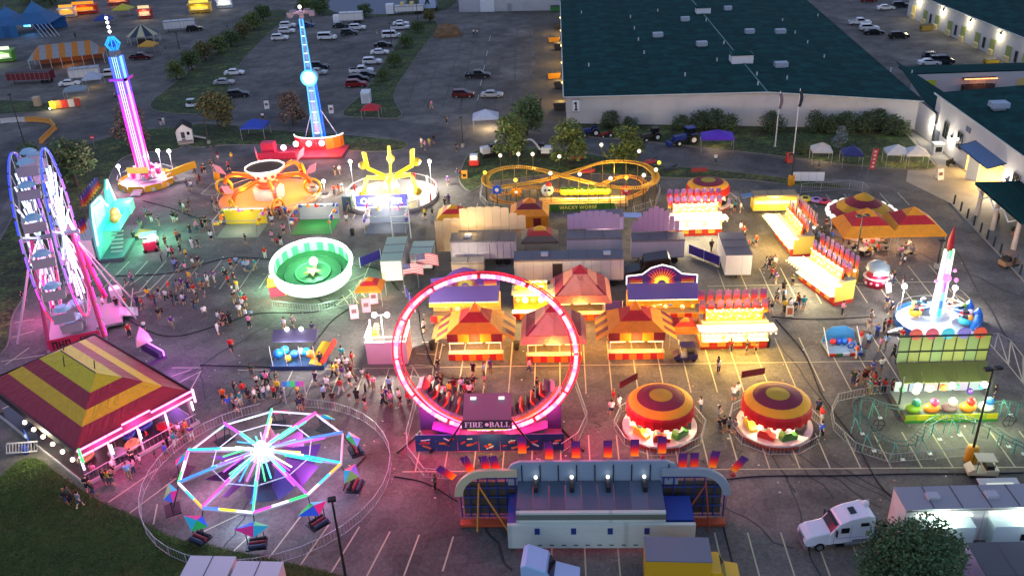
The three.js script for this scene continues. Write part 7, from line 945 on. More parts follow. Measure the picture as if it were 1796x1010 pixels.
{ // yellow figure-eight kiddie coaster
  const o = thing('kiddie_coaster', 'yellow figure eight kiddie coaster with globe lamps and a caterpillar train', 'roller coaster', V(0, 0, 0)), q = (x, y, h) => G(740 + x / 3.991, 250 + y / 3.991, h);
  track(o, [q(960, 225, 3.4), q(830, 190, 3.7), q(690, 170, 4.0), q(540, 185, 4.0), q(452, 230, 3.7), q(450, 282, 3.3), q(520, 318, 2.8), q(600, 304, 2.6), q(740, 285, 2.4), q(860, 260, 2.3), q(960, 233, 2.2), q(1100, 190, 2.8), q(1250, 142, 4.2), q(1380, 130, 4.6), q(1540, 150, 4.6), q(1628, 210, 4.4), q(1630, 270, 4.2), q(1560, 308, 3.9), q(1430, 318, 3.7), q(1250, 295, 3.5), q(1100, 260, 3.4)], 1.0, 0xd8a018, 0.1, true, 6);
  track(o, [q(620, 350, 1.6), q(720, 318, 1.8), q(830, 312, 2.0), q(940, 335, 1.5), q(1080, 348, 1.1), q(1200, 325, 1.3), q(1320, 265, 1.6), q(1440, 235, 1.9), q(1540, 262, 1.7), q(1560, 330, 1.4), q(1420, 395, 1.0), q(1250, 405, 0.8), q(1000, 408, 0.8), q(800, 415, 0.9), q(640, 425, 1.0), q(520, 400, 1.2), q(500, 370, 1.5)], 0.9, 0xd08a18, 0.08, true, 7);
  part(o, 'station_deck', slab(13.5, 0.5, 3.2, q(1130, 425, 0).x, 0, q(1130, 425, 0).z), M(0xc8a878, 0.6)); const s0 = q(1000, 402, 0), s1 = q(1290, 398, 0);
  for (let i = 0; i < 7; i++) { const p = s0.clone().lerp(s1, i / 6), c = part(o, 'train_segment', xf(lathe([[0, 0], [0.75, 0.15], [0.85, 0.6], [0.6, 1.0]], 14), p.x, 0.9, p.z), M(0xc8c020, 0.4)); part(c, 'seat_well', xf(lathe([[0, 0.85], [0.5, 0.9], [0.58, 1.02]], 12), p.x, 0.92, p.z), M(0x3a5a18, 0.6)); }
  { const p = q(880, 410, 0), h = part(o, 'caterpillar_head', xf(ball(0.95, 0, 0, 0, 14), p.x, 1.8, p.z), M(0xd8d8c8, 0.4)); part(h, 'hat', xf(ball(0.5, 0, 0, 0, 10), p.x + 0.2, 2.7, p.z), M(0xc03020, 0.4)); part(h, 'eye', [ball(0.2, p.x - 0.3, 2.1, p.z + 0.8), ball(0.2, p.x + 0.3, 2.1, p.z + 0.8)], M(0x101010, 0.3)); }
  const fb = q(1080, 478, 0), front = part(o, 'front_board', slab(11.5, 1.1, 0.12, fb.x, 0.05, fb.z), M(0x4a7a2c, 0.5)); const wt = canvasTex(512, 64, (x, w, h) => { x.fillStyle = '#3a6a24'; x.fillRect(0, 0, w, h); x.fillStyle = '#e8e060'; x.font = 'bold 52px sans-serif'; x.textAlign = 'center'; x.textBaseline = 'middle'; x.fillText('WACKY WORM', w / 2, h / 2); }); const wl = part(front, 'lettering', new THREE.PlaneGeometry(8, 1.0), new THREE.MeshStandardMaterial({ map: wt, roughness: 0.6 })); wl.position.set(fb.x + 0.3, 0.62, fb.z + 0.08);
  for (let i = 0; i < 5; i++) ledBar(o, [s0.x + i * 1.9, 0.75, s0.z + 1.4], [s0.x + i * 1.9 + 1.7, 0.75, s0.z + 1.4], 0.07, 0xfff0a0, 5); for (let i = 0; i < 4; i++) lampLight(s0.x + i * 2.4, 2.4, s0.z + 1.6, 0xffe070, 60, o, 15); lampLight(q(800, 330, 0).x, 3.4, q(800, 330, 0).z, 0xffcc50, 70, o, 15); lampLight(q(1350, 330, 0).x, 3.2, q(1350, 330, 0).z, 0xffcc50, 80, o, 15); lampLight(q(560, 330, 0).x, 2.6, q(560, 330, 0).z, 0xffcc50, 40, o, 15);
  for (const [x, y, c] of [[440, 210, 1], [548, 90, 0], [675, 80, 0], [775, 80, 0], [962, 97, 0], [1257, 15, 0], [1522, 60, 0], [1662, 140, 1], [1640, 190, 0], [1555, 228, 0], [1322, 250, 0], [1433, 245, 1], [655, 262, 1], [900, 215, 0], [1105, 220, 0]]) { const h = 5.2, p = q(x, y, h); part(o, 'lamp_mast', bar(V(p.x, 0, p.z), p, 0.05, 5), MAT.darkSteel); part(o, 'globe_lamp', ball(0.3, p.x, p.y, p.z, 10), glow(c ? 0xffd030 : 0xffe8c0, 2.6)); if (x % 2) lampLight(p.x, p.y - 0.5, p.z + 0.4, 0xffd890, 12, o, 15); }
  for (const [x, y, c] of [[525, 330, 0x2060d0], [660, 348, 0xe09010], [1430, 332, 0xd02040]]) { const p = q(x, y, 3.2); part(o, 'flower_mast', bar(V(p.x, 0, p.z), p, 0.06, 5), MAT.darkSteel); const f = part(o, 'flower_sign', xf(extrude([...Array(16)].map((_, i) => { const a = i / 16 * TAU, r = i % 2 ? 0.6 : 0.95; return [Math.cos(a) * r, Math.sin(a) * r]; }), 0.12), p.x, p.y, p.z), M(c, 0.4)); part(f, 'flower_centre', xf(ball(0.3, 0, 0, 0, 10), p.x, p.y, p.z + 0.1), M(0xf0e0d0, 0.4)); }
  fence([[846, 330], [842, 350], [856, 366], [900, 374], [960, 378]].map((p) => G(...p)), 'grey fence at the globe lamp end of the yellow coaster'); fence([[1110, 374], [1150, 362], [1158, 340], [1150, 320]].map((p) => G(...p)), 'grey fence at the loop end of the yellow coaster');
}
// ---------------------------------------------------------------- umbrella topped kiddie rides
function dome(px, py, label, lampC = 0xfff0c8) {
  const c = G(px, py), o = thing('umbrella_ride', label, 'kiddie ride', c, rr(0, 1), 'umbrella topped kiddie rides'), R = 3.2, y = 2.2;
  part(o, 'platform', lathe([[0, 0.55], [3.45, 0.55], [3.55, 0.45], [3.55, 0.1]], 36), M(0xc8c4c0, 0.4, 0.1)); part(o, 'platform_rim', lathe([[3.58, 0.02], [3.62, 0.4]], 36), M(0x9c3a20, 0.6)); part(o, 'centre_drum', cyl(1.0, 1.0, 2.2, 0, 0.5, 0, 18), M(0xe0d0c0, 0.5)); part(o, 'drum_light', xf(new THREE.CylinderGeometry(1.04, 1.04, 0.8, 18, 1, true), 0, 2.2, 0), glow(0xfff0d0, 2));
  const prof = (a, b, n = 4) => [...Array(n + 1)].map((_, i) => { const t = a + (b - a) * i / n; return [R * Math.sin(t), y + 0.68 + 1.1 * (Math.cos(t))]; }); const T = PI / 2;
  part(o, 'canopy_panel', lathe(prof(0.001, T * 0.22), 24), canvas(0xb8a010)); part(o, 'canopy_panel', lathe(prof(T * 0.22, T * 0.5), 24), canvas(0x7c1430)); part(o, 'canopy_panel', lathe(prof(T * 0.5, T * 0.8), 24), canvas(0xffb010)); part(o, 'canopy_panel', lathe([...prof(T * 0.8, T), [R, y]], 24), canvas(0xd8141c)); for (let i = 0; i < 24; i++) { const a = i / 24 * TAU; part(o, 'scallop', xf(ball(0.22, 0, 0, 0, 7).scale(1, 1, 0.3), Math.cos(a) * R * 0.995, y, Math.sin(a) * R * 0.995, 0, -a + PI / 2), M(0xd8141c, 0.55)); }
  for (let i = 0; i < 8; i++) { const a = i / 8 * TAU, x = Math.cos(a) * 2.5, z = Math.sin(a) * 2.5, col = [0xd8d8d4, 0x202020, 0x3a7a30, 0xc03028, 0xd8c030, 0xd8d8d4, 0x2850a0, 0x1a1a1a][i]; const v = part(o, 'kiddie_car', xf(extrude([[-0.7, 0], [0.75, 0], [0.8, 0.3], [0.3, 0.45], [0.1, 0.75], [-0.5, 0.75], [-0.7, 0.4]], 0.7, 0.06), x, 0.6, z, 0, -a + PI / 2), M(col, 0.3)); part(v, 'car_seat', xf(box(0.5, 0.3, 0.5, -0.2, 0.7, 0), x, 0.6, z, 0, -a + PI / 2), MAT.black); }
  for (let i = 0; i < 8; i++) { const a = (i + 0.5) / 8 * TAU; part(o, 'canopy_strut', bar([Math.cos(a) * 1, 2.5, Math.sin(a) * 1], [Math.cos(a) * R * 0.97, y + 0.05, Math.sin(a) * R * 0.97], 0.04), MAT.white); lampLight(Math.cos(a) * 2.0, 2.2, Math.sin(a) * 2.0, lampC, i % 2 ? 40 : 1, o, 20); part(o, 'bulb', ball(0.1, Math.cos(a) * 1.9, 2.35, Math.sin(a) * 1.9, 7), glow(0xfff4d8, 6)); }
  part(o, 'ride_sign', slab(2.4, 0.7, 0.1, -0.8, 3.9, -R - 0.2), M(0x6a1424, 0.6)); return c;
}
for (const [px, py, l, f] of [[1157, 752, 'maroon and orange umbrella ride nearest the red loop', 'octagonal grey fence around the umbrella ride nearest the loop'], [1358, 750, 'maroon and orange umbrella ride between the other umbrella ride and teal coaster', 'octagonal grey fence around the umbrella ride near the teal coaster'], [1240, 358, 'red and orange umbrella ride behind the bright corner stand', 'grey fence around the umbrella ride behind the corner stand']]) { const c = dome(px, py, l); fence(ringPts(c, 4.35, 10).slice(0, 11), f, 1.0); }
{ // large bell tent ride
  const c = G(1508, 402), o = thing('tented_carousel', 'large red and yellow bell shaped ride tent with bulging white bulbs along its edge', 'kiddie ride', c), R = 4.5, y = 2.6; const ring = [[R, y], [R * 0.78, y + 0.75], [R * 0.55, y + 1.4], [R * 0.3, y + 2.1], [0.02, y + 2.9]], cs = [0x7c1428, 0xd09a10, 0x7c1428, 0xd09a10];
  for (let b = 0; b < 4; b++) for (let i = 0; i < 12; i++) { const a0 = i / 12 * TAU, a1 = (i + 1) / 12 * TAU, q = (a, r) => [Math.cos(a) * r[0], r[1], Math.sin(a) * r[0]]; part(o, 'canopy_panel', quads([[q(a0, ring[b]), q(a1, ring[b]), q(a1, ring[b + 1]), q(a0, ring[b + 1])]]), canvas(cs[b])); }
  for (let i = 0; i < 20; i++) { const a = i / 20 * TAU; part(o, 'edge_bulb', xf(ball(0.55, 0, 0, 0, 10).scale(1.15, 0.75, 0.6), Math.cos(a) * R, y - 0.05, Math.sin(a) * R, 0, -a + PI / 2), glow(0xfff4e8, 1.3)); } part(o, 'platform', lathe([[0, 0.4], [4.2, 0.4], [4.3, 0.05]], 30), M(0x8a7a78, 0.5)); part(o, 'centre_pole', cyl(0.4, 0.3, y + 2, 0, 0.3, 0), M(0xc89a40, 0.5));
  for (let i = 0; i < 8; i++) { const a = i / 8 * TAU; const v = part(o, 'ride_boat', xf(lathe([[0, 0], [0.5, 0.1], [0.6, 0.5]], 10).scale(1.4, 1, 0.8), Math.cos(a) * 3.3, 0.5, Math.sin(a) * 3.3, 0, -a + PI / 2), M([0xc03028, 0x6a3aa0, 0xd8b020, 0xd880b0][i % 4], 0.4)); part(v, 'boat_seat', xf(box(0.5, 0.2, 0.4, 0, 0.4, 0), Math.cos(a) * 3.3, 0.5, Math.sin(a) * 3.3, 0, -a + PI / 2), MAT.black); } lampLight(0, 2.2, 3.0, 0xffe0b0, 50, o, 15); lampLight(0, y + 0.2, R + 1.0, 0xfff0e0, 40, o, 15);
  fence([[1405, 338], [1440, 336], [1490, 332], [1512, 336], [1524, 346]].map((p) => G(...p)), 'pale mesh fence behind the bell shaped ride tent', 1.5);
}
{ const o = boxTrailer('kiddie_trailer', 'yellow lit ride trailer with blue end flap behind the lengthwise stand', G(1356, 368), 0, 6.2, 2.6, 2.2, { roof: 0x8c7c58, mat: M(0xd8b840, 0.6), low: 0.3 }); part(o, 'light_panel', box(6, 0.5, 0.1, 0, 1.7, 1.2), glow(0xfff0b0, 1.8)); part(o, 'end_flap', box(1.6, 0.08, 1.4, -3.9, 2.4, 0, 0, 0, 0.15), M(0x5a7aa0, 0.5)); lampLight(0, 2.0, 2.4, 0xffe488, 90, o, 15); }
[['yellow', 0xe0d020, 1413, 352], ['lilac', 0xb890d0, 1432, 354], ['red', 0xd04060, 1446, 356]].forEach(([n, c, x, y]) => { const o = thing('kiddie_bumper_boat', n + ' round kiddie boat behind the bell shaped tent', 'boat', G(x, y)); part(o, 'hull', lathe([[0, 0.1], [0.8, 0.1], [1.0, 0.4], [0.7, 0.6], [0.5, 0.4], [0, 0.35]], 16), M(c, 0.4)); part(o, 'seat', slab(0.6, 0.25, 0.5, 0, 0.35), MAT.black); });
// ---------------------------------------------------------------- blue kiddie balloon tower
{
  const c = G(1642, 572), o = thing('balloon_tower_ride', 'kiddie tower ride with rainbow lit mast, bright animal cars and blue round deck', 'kiddie ride', c); const H = 8.6;
  part(o, 'deck', lathe([[0, 0.6], [4.1, 0.6], [4.25, 0.5]], 32), M(0xa8b4b8, 0.4)); for (let i = 0; i < 20; i++) { const a0 = (i + 0.02) / 20 * TAU, a1 = (i + 0.98) / 20 * TAU, r = 4.3; part(o, 'deck_board', quads([[[Math.cos(a0) * r, 0.03, Math.sin(a0) * r], [Math.cos(a1) * r, 0.03, Math.sin(a1) * r], [Math.cos(a1) * r * 1.02, 0.95, Math.sin(a1) * r * 1.02], [Math.cos(a0) * r * 1.02, 0.95, Math.sin(a0) * r * 1.02]]]), M(0x1c62b8, 0.5)); part(o, 'deck_rail', bar([Math.cos(a0) * r, 1.6, Math.sin(a0) * r], [Math.cos(a1) * r, 1.6, Math.sin(a1) * r], 0.03, 4), MAT.galv); }
  part(o, 'mast', xf(new THREE.CylinderGeometry(0.4, 0.6, H, 8), 0, 0.6 + H / 2, -0.4), M(0xb0c4d8, 0.4)); const cs = [0x20a8ff, 0x2060ff, 0x60a0ff, 0x8040ff, 0xff40c0, 0xffa0c0, 0xd8ffc0, 0x60ff80]; for (let i = 0; i < 8; i++) for (const [x, z] of [[0, 0.62], [0.62, 0], [-0.62, 0]]) { const s = 1 - i * 0.045; ledBar(o, [x * s, 1.4 + i, z * s - 0.4], [x * (s - 0.04), 2.32 + i, z * (s - 0.04) - 0.4], 0.16, z ? cs[i] : [0xd0e8ff, 0xc0d0ff, 0xe0e0ff, 0xe0c8ff, 0xffc0e8, 0xffe0e8, 0xf0ffe0, 0xc8ffd0][i], 2.6, 'mast_light'); } part(o, 'spire', xf(lathe([[0.3, 0], [0.34, 1.2], [0.1, 2.6], [0, 3.0]], 10), 0, H + 0.6, -0.4), M(0xa01828, 0.4));
  for (const g of [ball(0.5, 0, 6.2, 0.3, 10), ball(0.22, -1.0, 5.8, 0.2), ball(0.25, 1.1, 5.9, 0.2), ball(0.2, 0.8, 7.0, 0.1)]) part(o, 'mast_star', g, glow(0xff90d0, 1.4));
  for (let i = 0; i < 8; i++) { const a = -PI * 0.92 + i * 0.5, x = Math.cos(a) * 2.6 + 0.3, z = Math.sin(a) * 2.4 - 0.1, col = [0xe0b020, 0xc82c20, 0x1f78d0, 0x28b0a0, 0xe07020, 0x2890d8, 0xd84040, 0x38b8c8][i]; part(o, 'carrier_arm', bar([0, 2.4, -0.4], [x, 1.9, z], 0.08), MAT.white); const v = part(o, 'animal_car', xf(ball(0.62, 0, 0, 0, 12).scale(1.15, 0.8, 0.85), x, 1.4, z, 0, -a), M(col, 0.35)); part(v, 'car_head', ball(0.34, x * 1.18, 1.85, z * 1.18, 10), M([0xe07818, 0x80c040, 0xd8d8e0, 0xe09020][i % 4], 0.35)); part(v, 'car_seat', box(0.6, 0.4, 0.6, x, 1.85, z, -a), M(0x20242c, 0.6)); }
  for (const [x, z] of [[3.6, 0.4], [3.4, -1.4], [3.0, 1.8]]) part(o, 'wave_ornament', xf(lathe([[0, 0], [0.7, 0.2], [0.5, 1.2], [0.1, 1.9]], 10), x * 1.15, 0.6, z), M(0x1f6cc0, 0.4)); lampLight(0, 3.6, 2.4, 0xd8e8ff, 50, o, 20); lampLight(0.4, 7.0, 1.6, 0xff90e0, 40, o, 20); lampLight(-2.6, 3.4, 0, 0xb8d8ff, 30, o, 20);
  const st = []; for (let i = 0; i < 4; i++) st.push(slab(1.4, 0.12, 0.4, -4.0 - i * 0.35, 0.5 - i * 0.13, 1.4)); part(o, 'steps', st, MAT.galv);
}
{ const o = thing('inflatable_stall', 'blue and white kiddie game stall with red trimmed front', 'stall', G(1477, 612), 0.05); part(o, 'base', slab(3.6, 0.35, 2.8), M(0x8098a8, 0.5)); part(o, 'back_arch', extrude([[-1.8, 0], [1.8, 0], [1.5, 1.3], [0.6, 1.9], [-0.9, 1.8], [-1.6, 1.2]], 0.2), M(0x3f88b8, 0.5)).position.set(0, 0.3, -1.2); part(o, 'goggle_ornament', [xf(torus(0.35, 0.1, 18, 6), 0.6, 1.0, 0.9), xf(torus(0.35, 0.1, 18, 6), 1.2, 0.8, 1.1)], M(0x2a68c0, 0.4)); for (let i = 0; i < 4; i++) part(o, 'toy', ball(0.35, -0.9 + i * 0.6, 0.8, -0.3, 9), M([0xc83028, 0x2850b0, 0x2070c8, 0xd84830][i], 0.5)); for (let i = 0; i < 5; i++) part(o, 'front_panel', box(0.7, 0.3, 0.08, -1.45 + i * 0.72, 0.2, 1.45), M([0xc83020, 0x208050, 0xd8d8d8, 0xc83020, 0x2050b0][i], 0.5)); part(o, 'frame', [bar([-1.8, 0, 1.4], [-1.8, 2.1, -1.2], 0.05), bar([1.8, 0, 1.4], [1.8, 2.1, -1.2], 0.05)], MAT.white); lampLight(0, 2.4, 0.8, 0xe0f0ff, 14, o); }
{ const o = thing('slush_kiosk', 'round red and silver drink kiosk beside the dining canopies', 'kiosk', G(1536, 500)); part(o, 'body', lathe([[0, 0], [1.15, 0], [1.3, 1.2], [1.1, 2.0]], 14), M(0xb01c3c, 0.4)); part(o, 'counter', lathe([[1.3, 1.15], [1.6, 1.25], [1.3, 1.35]], 14), M(0xc8c4c8, 0.4)); part(o, 'dome_roof', lathe([[1.4, 2.2], [1.3, 2.7], [0.6, 3.2], [0, 3.3]], 14), M(0xa8b4b4, 0.3, 0.4)); part(o, 'lit_sign', box(1.8, 0.5, 0.1, 0, 2.2, 1.35), glow(0xffffff, 1.6)); for (let i = 0; i < 10; i++) part(o, 'printed_fruit', ball(0.2, Math.sin(i * 0.6 - 2.6) * 1.25, rr(0.4, 0.9), Math.cos(i * 0.6 - 2.6) * 1.25, 7), M(i % 2 ? 0xe07890 : 0xe8d0d4, 0.5)); lampLight(0, 1.8, 2.2, 0xffe8e8, 36, o); part(o, 'menu_easel', box(0.8, 1.2, 0.06, 0.9, 0.6, 1.9, 0.4, -0.3), M(0xd0d0cc, 0.6)); }
{ const o = thing('price_board', 'small white price board by the lit stand corner', 'sign', G(1385, 556)); part(o, 'board', box(0.9, 1.3, 0.06, 0, 0.75, 0, 0, -0.15), M(0xd8d4cc, 0.6)); part(o, 'printed_sheet', box(0.6, 0.8, 0.02, 0, 0.8, 0.05, 0, -0.15), M(0xb0603c, 0.7)); for (const s of [-1, 1]) part(o, 'foot', bar([s * 0.4, 0, 0.25], [s * 0.4, 0.8, -0.1], 0.03), MAT.galv); }
// ---------------------------------------------------------------- teal kiddie coaster and its green roofed station
{
  const o = thing('dragon_coaster', 'teal kiddie coaster track winding over the parking lines', 'roller coaster', V(0, 0, 0)), q = (x, y, h) => G(1346 + x / 3.991, 640 + y / 3.991, h);
  track(o, [q(930, 300, 1.0), q(820, 280, 1.4), q(720, 240, 2.0), q(640, 245, 2.2), q(625, 300, 2.0), q(690, 395, 1.6), q(790, 495, 1.2), q(900, 545, 1.0), q(1000, 545, 1.0), q(1070, 480, 1.3), q(1140, 405, 1.7), q(1230, 365, 1.9), q(1340, 360, 1.8), q(1460, 390, 1.5), q(1580, 440, 1.3), q(1700, 520, 1.2), q(1850, 580, 1.2)], 0.62, 0x2f5c58, 0.045, false, 9, M(0x4a8a80, 0.5), 3); track(o, [q(1540, 295, 1.2), q(1600, 275, 1.4), q(1680, 265, 1.6), q(1796, 285, 1.6), q(1860, 300, 1.6)], 0.62, 0x37564f, 0.045, false, 9, M(0x4a8a80, 0.5), 3);
  for (const [x, y] of [[620, 470], [700, 590], [900, 650], [1090, 610], [1300, 480], [1160, 510], [1640, 560], [1745, 610], [745, 360], [1660, 340]]) { const p = q(x, y, 0); for (const s of [-1, 1]) part(o, 'trestle', bar([p.x + s * 0.55, 0, p.z + 0.3], [p.x, 1.2, p.z - 0.6], 0.045, 5), M(0x5aa89c, 0.5)); part(o, 'foot_pad', slab(0.35, 0.06, 0.35, p.x + 0.55, 0.01, p.z + 0.3), MAT.white); } for (const [x, y] of [[775, 440], [1695, 410]]) { const p = q(x, y, 0.6); part(o, 'drive_wheel', xf(torus(0.7, 0.05, 6, 5), p.x, 0.9, p.z, 0, 0.2), MAT.darkSteel); part(o, 'wheel_spokes', [bar([p.x - 0.6, 0.9, p.z], [p.x + 0.6, 0.9, p.z], 0.03), bar([p.x, 0.3, p.z], [p.x, 1.5, p.z], 0.03)], MAT.darkSteel); }
  const fp = [[1575, 690], [1530, 692], [1470, 705], [1458, 728], [1462, 755], [1500, 792], [1560, 812], [1640, 806], [1700, 800]].map((p) => G(...p)); fence(fp, 'thin wire fence curving around the teal kiddie coaster', 1.0);
}
{
  const c = G(1656, 722), o = thing('coaster_station', 'coaster station with olive green ribbed roof and colourful animal train', 'station', c, 0.02), W = 8.6;
  part(o, 'deck', slab(W, 0.7, 4.2, 0, 0, -0.6), M(0x5a6058, 0.6)); for (let i = 0; i < 8; i++) { part(o, 'front_board', box(W / 8 - 0.03, 0.8, 0.1, -W / 2 + (i + 0.5) * W / 8, 0.45, 1.6), M(i % 2 ? 0xb8a820 : 0x8ea028, 0.6)); part(o, 'skirt_board', box(W / 8 - 0.03, 0.25, 0.06, -W / 2 + (i + 0.5) * W / 8, 0.14, 1.72), M(0x2f7a34, 0.6)); }
  const rm = M(0x6c7030, 0.6); for (let i = 0; i < 8; i++) part(o, 'roof_panel', box(W / 8 - 0.05, 0.06, 2.2, -W / 2 + (i + 0.5) * W / 8, 3.6, -1.4, 0, 0.5), rm); for (let i = 0; i < 8; i++) part(o, 'backdrop_panel', box(W / 8 - 0.06, 3.0, 0.08, -W / 2 + (i + 0.5) * W / 8, 5.6, -2.6), M(i % 3 ? 0x8a8c48 : 0x7a8a58, 0.6)); part(o, 'backdrop_frame', [bar([-W / 2, 4.0, -2.5], [W / 2, 4.0, -2.5], 0.07), bar([-W / 2, 5.3, -2.5], [W / 2, 5.3, -2.5], 0.06), bar([-W / 2, 7.0, -2.5], [W / 2, 7.0, -2.5], 0.07)], MAT.black); for (let i = 0; i <= 8; i++) part(o, 'frame_rib', bar([-W / 2 + i * W / 8, 4.0, -2.5], [-W / 2 + i * W / 8, 7.1, -2.5], 0.04, 4), MAT.black);
  for (let i = 0; i < 5; i++) part(o, 'roof_ornament', xf(new THREE.CylinderGeometry(0.6, 0.6, 0.12, 20, 1, false, 0, PI * 2), -2.8 + i * 1.5, 7.2, -2.6, PI / 2), M([0xc82838, 0xc03060, 0x28a8d0, 0x7a68c8, 0xd85040][i], 0.4));
  for (const x of [-W / 2 + 0.1, W / 2 - 0.1]) part(o, 'post', slab(0.14, 4, 0.14, x, 0, -0.4), MAT.darkSteel); ['#f0fff0', '#d8f4ff', '#fff4d8', '#e8ffe0', '#f4e8ff', '#e0f8f0'].forEach((c, i) => part(o, 'light_panel', box(W / 6 - 0.2, 1.1, 0.1, -W / 2 + (i + 0.5) * W / 6, 1.7, -1.9), glow(c, 0.9))); for (let i = 0; i < 7; i++) part(o, 'creature_head', ball(rr(0.25, 0.4), -3.9 + i * 1.3, rr(1.6, 2.3), -1.2 + rr(-0.3, 0.3), 9), M(pick([0xd8d8d0, 0x4a2a80, 0x2a8aa0, 0xd87030, 0x40a060]), 0.5)); for (const x of [-2.8, 0.4, 3.4]) { part(o, 'lamp_dish', ball(0.32, x, 2.9, -0.2, 10), glow(0xf8fff0, 8)); lampLight(x, 2.6, 0.5, 0xf0ffd0, 75, o, 20); lampLight(x, 2.6, 3.4, 0xe8ffb8, 36, o, 30); }
  ['#7aa020', '#e07018', '#8a6a70', '#e08018', '#d8d8d8'].forEach((col, i) => { const x = -3.4 + i * 1.7, v = part(o, 'train_car', xf(ball(0.7, 0, 0, 0, 12).scale(1.1, 0.65, 0.8), x, 1.15, 0.9), M(col, 0.4)); part(v, 'rider_shell', ball(0.42, x + 0.2, 1.75, 0.9, 9), M(['#208060', '#d03870', '#d8c0b8', '#c82828', '#2870c0'][i], 0.4)); });
}
